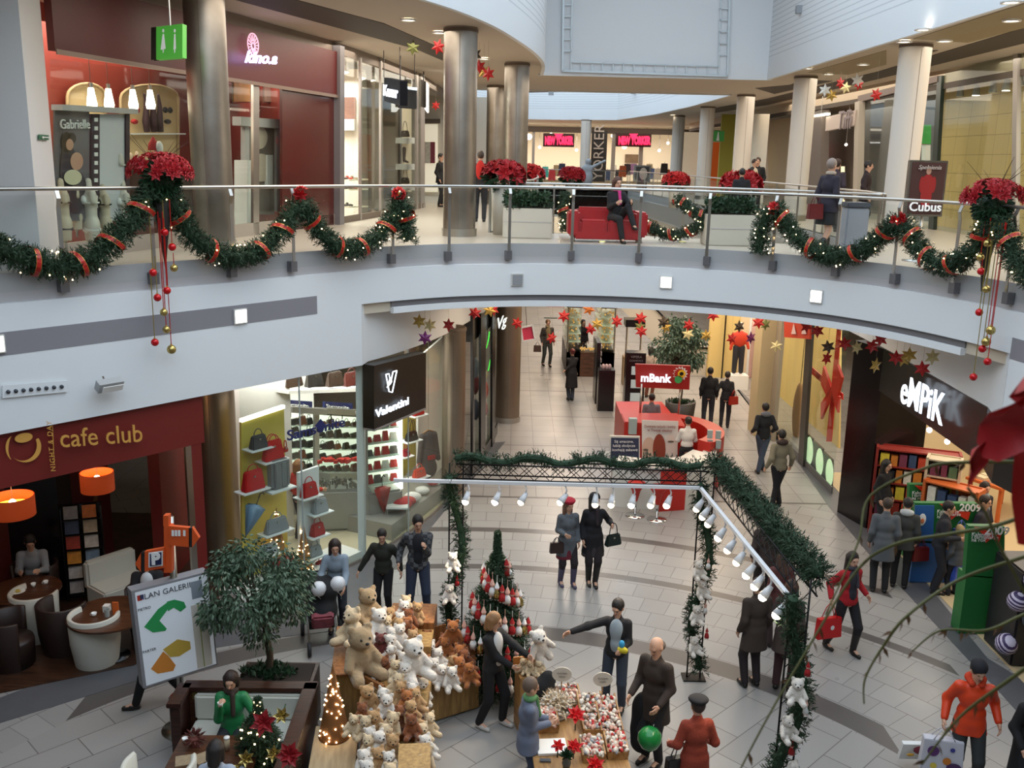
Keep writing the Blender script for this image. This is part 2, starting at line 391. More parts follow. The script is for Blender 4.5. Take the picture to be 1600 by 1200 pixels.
def floor_mat():
 m=bpy.data.materials.new('stone_tiles');m.use_nodes=True;nt=m.node_tree;N=nt.nodes;L=nt.links;b=N['Principled BSDF']
 g=N.new('ShaderNodeNewGeometry');sp=N.new('ShaderNodeSeparateXYZ');L.new(g.outputs['Position'],sp.inputs[0])
 def mth(op,a,bb=None,c=None):
  n=N.new('ShaderNodeMath');n.operation=op
  for i,v in enumerate((a,bb,c)):
   if v is None:continue
   if isinstance(v,(int,float)):n.inputs[i].default_value=v
   else:L.new(v,n.inputs[i])
  return n.outputs[0]
 X,Y=sp.outputs[0],sp.outputs[1]
 dx=mth('ADD',X,.5);dy=mth('SUBTRACT',Y,7.4)
 r=mth('SQRT',mth('ADD',mth('MULTIPLY',dx,dx),mth('MULTIPLY',dy,dy)));th=mth('ARCTAN2',dx,dy)
 def brick(u,v,w,h,off=.5):
  c=N.new('ShaderNodeCombineXYZ');L.new(u,c.inputs[0]);L.new(v,c.inputs[1]);t=N.new('ShaderNodeTexBrick');L.new(c.outputs[0],t.inputs[0])
  t.offset=off;t.inputs['Scale'].default_value=1;t.inputs['Brick Width'].default_value=w;t.inputs['Row Height'].default_value=h
  t.inputs['Mortar Size'].default_value=.007;t.inputs['Bias'].default_value=0
  t.inputs['Color1'].default_value=lin('9a9794');t.inputs['Color2'].default_value=lin('908d8a');t.inputs['Mortar'].default_value=lin('605d5a')
  return t.outputs[0]
 A=brick(mth('MULTIPLY',th,12),mth('SUBTRACT',r,7.45),.62,.52)
 c45=mth('MULTIPLY',mth('ADD',X,Y),.7071);s45=mth('MULTIPLY',mth('SUBTRACT',Y,X),.7071)
 Bk=brick(c45,s45,1.0,.5)
 Ck=brick(X,Y,.62,.62,0)
 def mix(f,a,bb):
  n=N.new('ShaderNodeMix');n.data_type='RGBA';L.new(f,n.inputs[0])
  for i,v in((6,a),(7,bb)):
   if isinstance(v,tuple):n.inputs[i].default_value=v
   else:L.new(v,n.inputs[i])
  return n.outputs[2]
 gt=lambda a,v:mth('GREATER_THAN',a,v)
 lt=lambda a,v:mth('LESS_THAN',a,v)
 mul=lambda a,c:mth('MULTIPLY',a,c)
 col=mix(lt(r,6.95),A,Bk)
 col=mix(gt(Y,21.0),col,Ck)
 gcol=lin('565250')
 front=mul(gt(X,-6.0),lt(Y,21.3))
 for a,c in((6.98,7.42),(9.62,9.84),(11.5,11.74)):
  lim=lt(X,5.3)if a<8 else lt(X,7.0)
  col=mix(mul(mul(mul(gt(r,a),lt(r,c)),front),lim),col,gcol)
 lines=None
 for y,w in((21.0,.1),(23.3,.06),(25.2,.06),(28.3,.06),(31.6,.08),(34.4,.08),(37.4,.08),(41,.1),(45,.1)):
  m1=mul(gt(Y,y),lt(Y,y+w));lines=m1 if lines is None else mth('ADD',lines,m1)
 col=mix(mul(lines,gt(X,-3)),col,gcol)
 L.new(col,b.inputs['Base Color']);b.inputs['Roughness'].default_value=.32
 nz=N.new('ShaderNodeTexNoise');nz.inputs['Scale'].default_value=1.3;L.new(g.outputs['Position'],nz.inputs['Vector'])
 L.new(mth('ADD',mul(nz.outputs[0],.25),.2),b.inputs['Roughness']);return m
struct(MB().bbox(-20,20,-4,82,-.3,0).B('floor',floor_mat()))
apron=mat('dark_stone','57585c',.35,var=.15,varscale=5)
ap=[G(x,y)for x,y in[(-160,1190),(0,1130),(210,1065),(333,1013),(437,996),(531,985),(600,905),(625,877),(677,820),(712,778),(765,720),(790,690)]]
ap=[(p.x,p.y)for p in ap]
struct(MB().prism(ap+[(p.x-.25,p.y)for p in reversed(sub(WL,9,ap[-1][1]))],0,.006).B('trim_1',apron))
ar=[G(x,y)for x,y in[(1140,590),(1203,676),(1250,727),(1295,792),(1340,845),(1378,890),(1415,925),(1507,1025),(1560,1080),(1660,1190)]]
ar=[(p.x,p.y)for p in ar]
struct(MB().prism(ar+[(ar[-1][0]+1.3,ar[-1][1]),(7.7,14),(7.9,17),(7.95,20),(7.9,ar[0][1])],0,.006).B('trim_2',apron))
V1=[(p.x,p.y)for p in E]+[(7.7,.6),(-9.6,.6)]
V2a=spline([(-.6,21.9),(1.2,22.1),(3.2,21.8),(5.2,20.9),(6.4,19.9),(7.1,18.9)],4)
V2=[(p.x,p.y)for p in V2a]+[(7.45,21),(7.6,30),(7.3,45),(6.6,58),(1.2,58),(.9,45),(.75,30),(.5,25.5),(0,23.2)]
OUT=[(-20,-4),(20,-4),(20,82),(-20,82)]
s=MB().prism(OUT,5.62,6.0,[V1,V2]);o=struct(s.B('ceiling_ground',mat('upper_floor_stone','b8aea0',.3)))
s=MB().prism(OUT,4.82,5.6,[[(a*1.0,b)for a,b in V1],V2]);struct(s.B('ceiling_corridor',mat('corridor_white','cfc4b2',.75)))
ofs=lambda C,d:[Vec((p.x,p.y))for p in C]
struct(MB().wall(E,5.63,6.02,-.025).B('trim_3',gray,smooth='auto')).name='trim_3'
iL=min(range(len(E)),key=lambda i:(E[i]-Vec((-2.35,17.6))).length);iR=min(range(len(E)),key=lambda i:(E[i]-Vec((7.05,14.7))).length)
mid=E[iL:iR+1]
jL=min(range(len(E)),key=lambda i:(E[i]-Vec((-2.8,17.15))).length);jR=min(range(len(E)),key=lambda i:(E[i]-Vec((7.3,13.7))).length)
struct(MB().wall(E[jL:jR+1],5.02,5.63,-.09).B('wall_bridge',white,smooth='auto'))
struct(MB().wall(E[:jL+1],3.9,5.63,-.09).B('wall_atrium_left',white,smooth='auto'))
struct(MB().wall(E[jR:],3.95,5.63,-.09).B('wall_atrium_right',white,smooth='auto'))
WLb=[E[jL]+Vec((.065,-.06))]+[p for p in WL if p.y>E[jL].y+.25]
WRb=[E[jR]+Vec((-.09,0))]+[p for p in WR if p.y>E[jR].y+.5]
struct(MB().wall(mid,4.9,5.03,-.03).B('trim_4',mat('slot_gray','6f6c6e',.6),smooth='auto'))
struct(MB().wall(mid,4.79,4.9,-.10).B('trim_5',white,smooth='auto'))
struct(MB().wall(WLb,3.9,5.03,.2).B('wall_left',white,smooth='auto'))
struct(MB().wall(WRb,3.95,5.03,-.2).B('wall_right',white,smooth='auto'))
lo_in=mat('recess_gray','86848a',.6)
struct(MB().wall(E[:[i for i in range(len(E))if E[i].x<-3.3][-1]+1],4.95,5.26,-.094).B('trim_6',lo_in))
struct(MB().wall([p for p in E[iR:]if p.y<13.9],4.95,5.26,-.094).B('trim_7',lo_in))
v2e=[Vec(p)for p in V2];struct(MB().wall(v2e+[v2e[0]],4.8,6.0,-.08).B('trim_8',white))
U1=[(p.x,p.y)for p in spline([(-8,1),(-8,4),(-6.5,9.5),(-3.8,13.6),(-1.75,17.0),(-.75,19.6),(-.1,22.5),(.4,25.5),(.62,28),(.66,31)],6)]+[(7.75,31),(7.8,22),(7.95,12),(7.95,1)]
U2=[(-2.2,38),(8.1,38),(8.0,46),(7.5,54),(6.3,62),(3,63.5),(-1,64),(-3,60)]
ceilm=mat('ceiling_cream','beb2a2',.8)
struct(MB().prism(OUT,10.2,10.6,[U1,U2]).B('ceiling_upper',ceilm))
def groove_mat():
 m=bpy.data.materials.new('slotted_panels');m.use_nodes=True;nt=m.node_tree;N=nt.nodes;L=nt.links;b=N['Principled BSDF']
 g=N.new('ShaderNodeNewGeometry');sp=N.new('ShaderNodeSeparateXYZ');L.new(g.outputs['Position'],sp.inputs[0])
 mu=N.new('ShaderNodeMath');mu.operation='MULTIPLY';mu.inputs[1].default_value=7.0;L.new(sp.outputs[2],mu.inputs[0])
 fr=N.new('ShaderNodeMath');fr.operation='FRACT';L.new(mu.outputs[0],fr.inputs[0])
 gt=N.new('ShaderNodeMath');gt.operation='GREATER_THAN';gt.inputs[1].default_value=.8;L.new(fr.outputs[0],gt.inputs[0])
 z1=N.new('ShaderNodeMath');z1 .operation='GREATER_THAN';z1 .inputs[1].default_value=10.75;L.new(sp.outputs[2],z1 .inputs[0])
 z2=N.new('ShaderNodeMath');z2 .operation='MULTIPLY';L.new(gt.outputs[0],z2 .inputs[0]);L.new(z1 .outputs[0],z2 .inputs[1])
 mx=N.new('ShaderNodeMix');mx.data_type='RGBA';mx.inputs[6].default_value=lin('dde1e4');mx.inputs[7].default_value=lin('c3c8cc')
 L.new(z2 .outputs[0],mx.inputs[0]);L.new(mx.outputs[2],b.inputs['Base Color']);b.inputs['Roughness'].default_value=.75;return m
gm=groove_mat()
u1=[Vec(p)for p in U1];u2=[Vec(p)for p in U2]
struct(MB().wall(u1[:-4],10.17,15,-.1).B('wall_upper_left',gm,smooth='auto'))
struct(MB().wall([Vec((.6,30.97)),Vec((7.8,30.97))],10.16,15,.12).B('wall_upper_back',white))
struct(MB().wall(u1[-4:],10.17,15,-.1).B('wall_upper_right',gm))
struct(MB().wall(list(reversed(u2+[u2[0]])),10.16,15,-.12).B('wall_upper_inner',gm))
struct(MB().bbox(.62,7.8,31.1,38,14.8,15).B('ceiling_inner_top',white))
struct(MB().bbox(-9,9,26.5,31.2,15,15.2).B('ceiling_sky_blocker',white))  # unseen slab added to keep sky light off the high back wall
for nm,a in(('wall_outer_left',(-20.3,-20,-4,82)),('wall_outer_right',(20,20.3,-4,82)),('wall_outer_back',(-20,20,82,82.3)),('wall_outer_front',(-20,20,-4.3,-4))):
 struct(MB().bbox(*a,-.3,10.6).B(nm,cream))
def ceilpoly(name,px,m,z=10.19):
 P=[G(x,y,z)for x,y in px];return struct(MB().prism([(p.x,p.y)for p in P],z,z+.02).B(name,m))
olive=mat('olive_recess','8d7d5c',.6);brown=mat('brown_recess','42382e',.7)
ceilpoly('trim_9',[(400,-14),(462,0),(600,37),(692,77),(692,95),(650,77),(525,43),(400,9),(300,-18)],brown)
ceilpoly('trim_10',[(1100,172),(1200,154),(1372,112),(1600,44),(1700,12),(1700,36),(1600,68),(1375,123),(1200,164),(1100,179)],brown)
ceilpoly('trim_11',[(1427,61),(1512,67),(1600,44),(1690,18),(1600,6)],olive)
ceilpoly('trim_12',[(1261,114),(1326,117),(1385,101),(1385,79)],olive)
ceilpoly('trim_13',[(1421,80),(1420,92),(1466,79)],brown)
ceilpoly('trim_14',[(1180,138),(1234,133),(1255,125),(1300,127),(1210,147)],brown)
US=[Vec((-6.75,14.1)),Vec((-6.05,17)),Vec((-5.2,20.2)),Vec((-4.3,23.6)),Vec((-3.65,27.5)),Vec((-3.1,32)),Vec((-2.8,40)),Vec((-2.8,66))]
struct(MB().wall(US,9.95,10.2,.2).B('trim_15',mat('shop_head_trim','8a7d72',.6)))
c1=AY(46,200,12.9);c2=AY(79,200,14.15);c0=AY(-60,200,12.9)
struct(MB().prism([(c0 .x-3,12.9),(c1 .x,12.9),(c2 .x,14.15),(c2 .x-1.2,15.0),(c0 .x-3,15.0)],6,10.2).B('wall_upper_pillar',mat('pillar_white','d9d6d3',.7)))
struct(MB().wall([Vec((11.4,8)),Vec((11.4,66))],9.75,10.2,-.2).B('trim_16',mat('shop_head_trim_right','b7a68e',.6)))
struct(MB().wall([Vec((11.38,8)),Vec((11.38,66))],9.7,9.85,-.1).B('trim_17',brown))
rw=mat('shop_back_white','dcd3c2',.7)
struct(MB().bbox(-11.5,-11.3,10,40,6,10.2).B('wall_shops_upper_left',redwall))
struct(MB().bbox(15.8,16,8,66,6,10.2).B('wall_shops_upper_right',rw))
struct(MB().bbox(-20,20,77,77.2,6,10.2).B('wall_far_shop',rw))
struct(MB().bbox(-20,20,52,52.2,0,4.8).B('wall_far_ground',rw))
# ---------------- placing on curved walls ----------------
def proj(p):
 q=Vec(p)-Vec((0,0,EYE));z=q.dot(_f);return(800+1500*q.dot(_r)/z,600-1500*q.dot(_u)/z)
def online(L,px,py):
 d=ray(px,py);best=None
 for a,b in zip(L[:-1],L[1:]):
  ex,ey=b.x-a.x,b.y-a.y;det=d.x*ey-d.y*ex
  if abs(det)<1e-9:continue
  t=(a.x*ey-a.y*ex)/det;u=(a.x*d.y-a.y*d.x)/det
  if t>0 and-1e-3<=u<=1.001 and(best is None or t<best):best=t
 if best is None:
  a,b=(L[0],L[1])if d.x<0 else(L[-2],L[-1]);return WV(px,py,a,b)
 return Vec((d.x*best,d.y*best,EYE+d.z*best))
def shift(L,d):
 out=[]
 for i in range(len(L)):
  t=(L[min(i+1,len(L)-1)]-L[max(i-1,0)]).normalized();out.append(Vec((L[i].x-t.y*d,L[i].y+t.x*d)))
 return out
def panel(mb,L,q,th=.03):
 P=[online(L,*p)if not isinstance(p,Vector)else p for p in q];n=(P[1]-P[0]).cross(P[3]-P[0]).normalized()
 if n.dot(Vec((0,0,EYE))-P[0])<0:n=-n
 return mb.add([p for p in P]+[p+n*th for p in P],[(0,1,2,3),(7,6,5,4),(0,4,5,1),(1,5,6,2),(2,6,7,3),(3,7,4,0)])
def Rq(x0,y0,x1,y1,y0b=None,y1b=None):
 y0b=y0 if y0b is None else y0b;y1b=y1 if y1b is None else y1b
 return[(x0,y0),(x1,y0b),(x1,y1b),(x0,y1)]
def axes(L,q):
 P=[online(L,*p)for p in q];ux=(P[1]-P[0]);return(P[0]+P[1]+P[2]+P[3])/4,ux,Vec((0,0,1)),ux.length,(P[0]-P[3]).length
def wtext(s,L,q,m,parent,fit=1.0,name='lettering',off=.05,bold=0,shear=0,spacing=1):
 c,ux,uy,W,H=axes(L,q);P=[online(L,*p)for p in q]
 n=ux.cross(uy).normalized();n=n if n.dot(Vec((0,0,EYE))-c)>0 else-n
 ux2=uy.cross(n);
 if proj(c+ux2*.3)[0]<proj(c)[0]:ux2=-ux2
 slope=(P[1]-P[0]+P[2]-P[3]).normalized()
 o=text(name,s,m,H*1.25*fit,c+n*off,slope if abs(slope.z)>.02 else ux2,uy,parent,.02,bold=bold,shear=shear,spacing=spacing)
 xs=[v.co for v in o.data.vertices];
 if xs:
  inv=XF[parent.name].inverted()if parent is not None and parent.name in XF else Matrix.Identity(4)
  cc=inv@(c+n*off);uu=(inv.to_3x3()@(slope if abs(slope.z)>.02 else ux2)).normalized()
  w=[((v-cc).dot(uu))for v in xs];cur=max(w)-min(w);mid_=(max(w)+min(w))/2;k=W/cur
  for v,a in zip(o.data.vertices,w):v.co=v.co+uu*((a-mid_)*k-a)
 return o
def panelthing(name,label,cat,L,q,m,th=.04,group=None):
 o=MB();panel(o,L,q,th);ob=o.B(name,m);return prop(ob,label,cat,group)
red=mat('red_paint','b3181b',.45);green=mat('sign_green','4fae3f',.45,emit=.35);whitep=mat('white_plastic','e8e8e6',.5)
lampglow=mat('lamp_glow','fff1d8',.5,emit=9);softglow=mat('soft_white_glow','fdfaf2',.5,emit=3.0)
# ---------------- glass balustrade along the near opening ----------------
def EP(px,z=6.3,L=E):
 best=min(range(len(L)-1),key=lambda i:abs(proj((L[i].x,L[i].y,z))[0]-px));a=L[best]
 for j in(best-1,best):
  if 0<=j<len(L)-1:
   p,q=proj((L[j].x,L[j].y,z))[0],proj((L[j+1].x,L[j+1].y,z))[0]
   if min(p,q)<=px<=max(p,q):a=L[j].lerp(L[j+1],(px-p)/(q-p));break
 j=min(max(best,1),len(L)-2);t=(L[j+1]-L[j-1]).normalized();n=Vec((t.y,-t.x))
 return a,t,n
glassm=glassmat('balustrade_glass',(.965,.98,.978),.45)
def balustrade(name,label,L,pxs,zb=5.72,edge=.12,rail_r=.028,post=True):
 t=thing(name,label,'railing',(L[len(L)//2].x,L[len(L)//2].y,6.0))
 O=shift(L,-edge);rr=MB();rr.tube([(p.x,p.y,7.1)for p in O],rail_r,10);rr.B('handrail',steel,t,True,W=1)
 pts=[]
 for px in pxs:
  a,tt,n=EP(px,6.2,L);b=a+n*edge;pts.append(b);c=a+n*(edge+.02)
  up=Vec((n.x,n.y,0));m=MB()
  path=[Vec((c.x,c.y,zb)),Vec((c.x,c.y,6.85)),Vec((c.x+n.x*.03,c.y+n.y*.03,6.97)),Vec((b.x,b.y,7.09))]
  for p,q in zip(path[:-1],path[1:]):m.bar(p,q+(q-p).normalized()*.004,.016,.055,Vec((tt.x,tt.y,0)))
  po=m.B('post',steel,t,W=1);k=MB();k.box((a.x+n.x*.09,a.y+n.y*.09,zb+.08),(.12,.12,.17),math.atan2(n.y,n.x));k.B('bracket',mat('bracket_gray','77767a',.4,.6),t,W=1)
 for a,b in zip(pts[:-1],pts[1:]):
  d=(b-a);d2=d.normalized()*.04;m=MB();m.bar((a.x+d2 .x,a.y+d2 .y,6.4),(b.x-d2 .x,b.y-d2 .y,6.4),.012,1.24);m.B('glass_panel',glassm,t,W=1)
 return t
balustrade('glass_balustrade','curved glass balustrade with steel handrail along the upper floor edge',E,[-60,90,232,355,450,607,697,793,893,1000,1108,1213,1313,1408,1503,1590,1660])
V2c=[Vec(p)for p in V2];V2s=V2c[-1:]+V2c[:len(V2a)+1]
V2l=list(reversed([Vec((p.x,p.y))for p in V2c[:len(V2a)]]))
def balustrade2(name,label,pts,n,side=1):
 t=thing(name,label,'railing',(pts[0].x,pts[0].y,6.0));O=shift(pts,.08*side)
 MB().tube([(p.x,p.y,7.1)for p in O],.026,8).B('handrail',steel,t,True,W=1)
 R_=resample([Vec((p.x,p.y,0))for p in O],sum((b-a).length for a,b in zip(O[:-1],O[1:]))/n*.999)
 for p in R_:MB().bbox(p.x-.02,p.x+.02,p.y-.02,p.y+.02,5.95,7.09).B('post',steel,t,W=1)
 for a,b in zip(R_[:-1],R_[1:]):MB().bar((a.x,a.y,6.5),(b.x,b.y,6.5),.012,1.0).B('glass_panel',glassm,t,W=1)
balustrade2('glass_balustrade','glass balustrade at the back of the bridge behind the red sofa',[Vec((p.x,p.y))for p in V2a],6,-1)
balustrade2('glass_balustrade','long glass balustrade on the right side of the inner opening',[Vec(p)for p in[(7.15,19.2),(7.45,21),(7.6,30),(7.3,45),(6.6,58)]],16,-1)
balustrade2('glass_balustrade','glass balustrade on the left side of the inner opening',[Vec(p)for p in[(-.5,22.1),(0,23.2),(.5,25.5),(.75,30),(.9,45),(1.2,58)]],16,1)
balustrade2('glass_balustrade','far glass balustrade closing the inner opening in front of the fashion shop',[Vec((1.2,58)),Vec((6.6,58))],4,1)
# ---------------- columns ----------------
def steelcol():
 m=bpy.data.materials.new('stained_steel');m.use_nodes=True;nt=m.node_tree;N=nt.nodes;L=nt.links;b=N['Principled BSDF']
 tc=N.new('ShaderNodeTexCoord');n=N.new('ShaderNodeTexNoise');n.inputs['Scale'].default_value=1.6;n.inputs['Detail'].default_value=4
 L.new(tc.outputs['Object'],n.inputs[0]);r=N.new('ShaderNodeValToRGB');r.color_ramp.elements[0].color=lin('6d655c');r.color_ramp.elements[1].color=lin('b5aea4')
 L.new(n.outputs[0],r.inputs[0]);L.new(r.outputs[0],b.inputs[0]);b.inputs['Metallic'].default_value=.9;b.inputs['Roughness'].default_value=.36
 b.inputs['Anisotropic'].default_value=.5;return m
SC=steelcol();bronze=mat('bronze_column_cladding','8a7b6c',.38,.75,var=.2,varscale=1.5);plaster=mat('plaster_column','cfc8be',.65)
def column(x,y,z0,z1,r,m,label,group=None):
 t=thing('round_column',label,'column',(x,y,z0),0,group)
 MB().lathe([(r,0),(r,z1-z0)],n=40).B('shaft',m,t,True)
 MB().lathe([(r+.005,0),(r+.03,.0),(r+.03,.16),(r+.005,.16)],n=40).B('base_ring',steel,t,'auto')
 MB().lathe([(r+.003,0),(r+.015,0),(r+.015,.06),(r+.003,.06)],(0,0,z1-z0-.09),n=40).B('top_ring',dgray,t,'auto')
 MB().box((0,-r-.001,(z1-z0)/2),(.008,.006,z1-z0-.3)).B('seam',dgray,t)
column(-5.12,16.5,6,10.2,.33,SC,'wide polished steel column in front of the dark red lingerie shop')
column(-1.2,20.7,6,10.2,.345,SC,'polished steel column rising beside the bridge, with stars near its top')
column(-.05,27.6,6,10.2,.34,SC,'polished steel column at the end of the curved white ceiling edge')
column(-.8,36,6,10.2,.33,SC,'far steel column seen between the two nearer steel columns')
column(-5.35,16.75,0,3.92,.35,bronze,'dull bronze column between the cafe and the bag shop')
column(-1.3,20.9,0,4.0,.26,bronze,'bronze column between the bag shop and the black framed shop window')
for x,y,lb in((8.45,21.6,'nearest pale round column on the upper right gallery, behind the poster stand'),(8.45,29.6,'second pale round column of the upper right row'),(8.6,37.8,'third pale round column of the upper right row'),(8.75,46,'fourth pale round column of the upper right row'),(8.9,55,'fifth pale round column of the upper right row'),(4.35,63,'pale round column standing alone in front of the fashion shop signs')):
 column(x,y,6,10.2,.33,plaster,lb,'pale columns of the upper gallery')
 # ---------------- fascia lights and fittings ----------------
for px,py,m,lb in((1041,441,softglow,'lit square wall light in the middle of the white bridge'),(1276,463,softglow,'lit square wall light on the right of the white bridge'),(375,494,softglow,'lit square wall light in the grey band on the left'),(-8,538,softglow,'lit square wall light in the grey band at the left edge of the picture'),(808,437,mat('dead_light','8f9296',.4),'unlit square wall light on the white bridge')):
 a,tt,n=EP(px,5.2);p=online(shift(E,-.1),px,py);t=thing('wall_light',lb,'light',tuple(p),math.atan2(tt.y,tt.x),'square lights on the white parapet')
 MB().box((0,-.012,0),(.24,.03,.24)).B('frame',mat('light_frame','c9c9c5',.4),t);MB().box((0,-.03,0),(.2,.012,.2)).B('diffuser',m,t)
LF=shift(E,-.1)
t=thing('floodlight','small grey floodlight mounted on the white wall above the cafe sign','light',tuple(online(LF,163,598)+Vec((.07,-.08,0))),.87)
MB().box((0,-.07,0),(.36,.12,.15),rot=Euler((.5,0,0))).B('housing',mat('flood_gray','a9abad',.4),t);MB().box((0,-.165,-.04),(.3,.01,.1),rot=Euler((.5,0,0))).B('lens',whitep,t)
MB().cyl((-.05,0,.12),(-.05,-.06,.05),.012).B('bracket',dgray,t)
t=thing('air_vent','white nozzle vent plate with a row of round holes above the cafe','vent',tuple(online(LF,52,607)))
q=MB();panel(q,LF,Rq(3,602,104,622,594,612),.02);q.B('plate',white,t,W=1)
for i in range(8):
 p=online(LF,12+i*11.9,611.5-i*1.15);m=MB();m.cyl(p+Vec((.0,0,0)),p+Vec((.03,-.035,0)),.026,n=12);m.B('nozzle',mat('dark_hole','3b4048',.5),t,True,W=1)
 # ---------------- ceiling lights ----------------
dl=thing('downlight','recessed downlight in the cream ceiling','light',tuple(G(638,30,10.19)),0,'recessed downlights of the upper ceiling')
MB().lathe([(.16,0),(.16,-.03),(.12,-.03),(.115,0)],n=20).B('rim',whitep,dl,True);MB().lathe([(0.001,0),(.115,0)],(0,0,-.012),n=20).B('lens',lampglow,dl)
spots=[(686,50,'second from the left above the stars'),(756,91,'beside the top of the bridge-side steel column'),(1413,64,'by the head of the nearest pale column'),(1262,106,'between the first two pale columns'),(1265,125,'in the brown recess left'),(1295,115,'low in the middle recess'),(1349,100,'in the olive recess between two columns'),(1476,63,'at the edge of the large olive recess'),(1581,31,'in the large olive recess at the right'),(1443,45,'in the cream strip above the olive recess'),(1580,2,'at the top right edge of the picture'),(1051,180,'above the far pale column')]
dl['label']='recessed downlight in the cream ceiling, leftmost, before the steel column'
for x,y,lb in spots:clone(dl,tuple(G(x,y,10.165 if False else 10.185)),label='recessed downlight '+lb)
# ---------------- window frame grid on the high white wall ----------------
Wb=[Vec((.6,30.95)),Vec((7.8,30.95))]
t=thing('wall_lattice','pale metal lattice frame mounted around the blank panel of the high white wall','frame',tuple(WV(1000,110,*Wb)))
m=MB();fm=mat('lattice_metal','c3ccd0',.4,.3)
def wb(px,py):return WV(px,py,*Wb)+Vec((0,-.05,0))
m=MB();m.bar(wb(879,111),wb(1136,119),.06,.06);m.bar(wb(879,111),wb(881,-60),.06,.06);m.bar(wb(1136,119),wb(1141,-60),.06,.06);m.B('outer_frame',fm,t,W=1)
m=MB();m.bar(wb(892,97),wb(1122,104),.03,.03);m.bar(wb(892,97),wb(895,-60),.03,.03);m.bar(wb(1122,104),wb(1128,-60),.03,.03)
for i in range(15):m.bar(wb(892+i*16.4,97+i*.5),wb(892+i*16.4,112+i*.5),.03,.03)
for i in range(11):yy=80-i*18;m.bar(wb(880,yy),wb(893,yy),.03,.03);m.bar(wb(1123,yy+6),wb(1137,yy+6),.03,.03)
m.B('inner_frame',fm,t,W=1)
def tracklamp(px,py,y,lb):
 t=thing('wall_spotlight',lb,'light',tuple(AY(px,py,y)));MB().box((0,0,0),(.3,.12,.22)).B('housing',mat('spot_gray','8c9094',.4),t)
 MB().cyl((0,0,.1),(0,.1,.3),.02).B('arm',dgray,t)
tracklamp(861,146,58,'small grey spotlight on the far inner parapet, left one');tracklamp(990,144,58,'small grey spotlight on the far inner parapet, right one')
o=MB().tube([AY(820,143,58),AY(985,139,58.05)],.07).B('cable_rail',dgray);prop(o,'dark rail with cable along the far inner parapet','rail')
t=thing('wall_spotlight','grey spotlight on a dark rail at the upper right wall','light',tuple(WV(1258,15,(7.75,31),(7.95,1))));MB().box((-.15,0,0),(.2,.16,.2)).B('housing',mat('spot_gray','8c9094',.4),t)
o=MB().tube([WV(1195,40,(7.7,31),(7.9,1)),WV(1275,-2,(7.7,31),(7.9,1)),WV(1320,-25,(7.7,31),(7.9,1))],.035).B('cable_rail',dgray);prop(o,'dark cable rail running up the right slotted wall','rail')
# ---------------- christmas decoration ----------------
pine=mat('pine_needles','1f3a22',.75,var=.4,varscale=20);pine2=mat('dark_pine','23331f',.8,var=.4,varscale=20)
ribbonm=mat('red_ribbon','b01a12',.4);gold=mat('gold_ball','b9a566',.25,.9);redball=mat('red_ball','c01018',.2,.2);fairy=mat('fairy_bulb','ffd9a0',.4,emit=14)
petalm=mat('poinsettia_petal','a3101b',.55,var=.25,varscale=15);leafm=mat('poinsettia_leaf','1e3d22',.55,var=.3,varscale=10);goldtrim=mat('gold_trim','c9a050',.35,.7)
bulb_me=MB().sph((0,0,0),.011,6,4).mesh('fairy_light');bulb_me.materials.append(fairy)
def bulb(p,parent,me=bulb_me,name='fairy_light'):
 o=bpy.data.objects.new(name,me);COL.objects.link(o);o.parent=parent;o.location=p;return o
def garland(label,pts,r=.19,dens=520,nb=16,ribbons=3,group=None,name='pine_garland',seed=1,mat_=None,cat='garland',ns=5,loc=None):
 rg=random.Random(seed);P=spline(pts,8);loc=P[len(P)//2]if loc is None else Vec(loc)
 t=thing(name,label,cat,tuple(loc),0,group);mb=MB();L=sum((b-a).length for a,b in zip(P[:-1],P[1:]))
 mb.tube([p-loc for p in P],[r*(.42 if 1<k<len(P)-2 else.1)for k in range(len(P))],8)
 cum=[0]
 for a,b in zip(P[:-1],P[1:]):cum.append(cum[-1]+(b-a).length)
 def at(u):
  s=u*L
  for i in range(len(P)-1):
   if cum[i+1]>=s:return P[i].lerp(P[i+1],(s-cum[i])/max(1e-6,cum[i+1]-cum[i])),(P[i+1]-P[i]).normalized()
  return P[-1],(P[-1]-P[-2]).normalized()
 for i in range(int(dens*L)):
  p,d=at(rg.random());x,y,_=frame(d);a=rg.uniform(0,2*PI);o=x*cos(a)+y*sin(a)
  dd=(o*1.0+rdir(rg)*.55).normalized();sprig(mb,p-loc+o*r*rg.uniform(.3,.6),dd,r*rg.uniform(.4,.75),.016,ns,rg)
 mb.B('foliage',mat_ or pine,t,fixn=False)
 for i in range(nb):
  p,d=at(rg.random());x,y,_=frame(d);a=rg.uniform(0,2*PI);o=x*cos(a)+y*sin(a);o.y=-abs(o.y);bulb(p-loc+o*r*1.02,t)
 for i in range(ribbons):
  u=(i+.5)/ribbons+rg.uniform(-.04,.04);p,d=at(u);x,y,_=frame(d);m=MB();n=20;prof=[]
  for k in range(n+1):
   a=PI*2*k/n;q=p-loc+(x*cos(a)+y*sin(a))*r*1.0+d*((k/n-.5)*.22);prof.append((q,d))
  for w0,w1,mi in((-.03,.03,0),(-.036,-.03,1),(.03,.036,1)):
   m.cur=mi
   for k in range(n):m.quad(prof[k][0]+d*w0,prof[k][0]+d*w1,prof[k+1][0]+d*w1,prof[k+1][0]+d*w0)
  m.B('ribbon',[ribbonm,goldtrim],t,fixn=False)
 return t
def gp(px,py,L=E,off=.22):
 S=shift(L,-off);return online(S,px,py)
def swag(label,pxs,**k):return garland(label,[gp(*p)for p in pxs],**k)
GG='garlands swagged along the balustrade'
swag('pine garland with red ribbons swagging at the far left of the balustrade',[(-60,350),(-20,378),(20,398),(62,411),(110,415),(150,400),(190,362),(222,325),(236,300)],seed=1,ribbons=5,group=GG,nb=26)
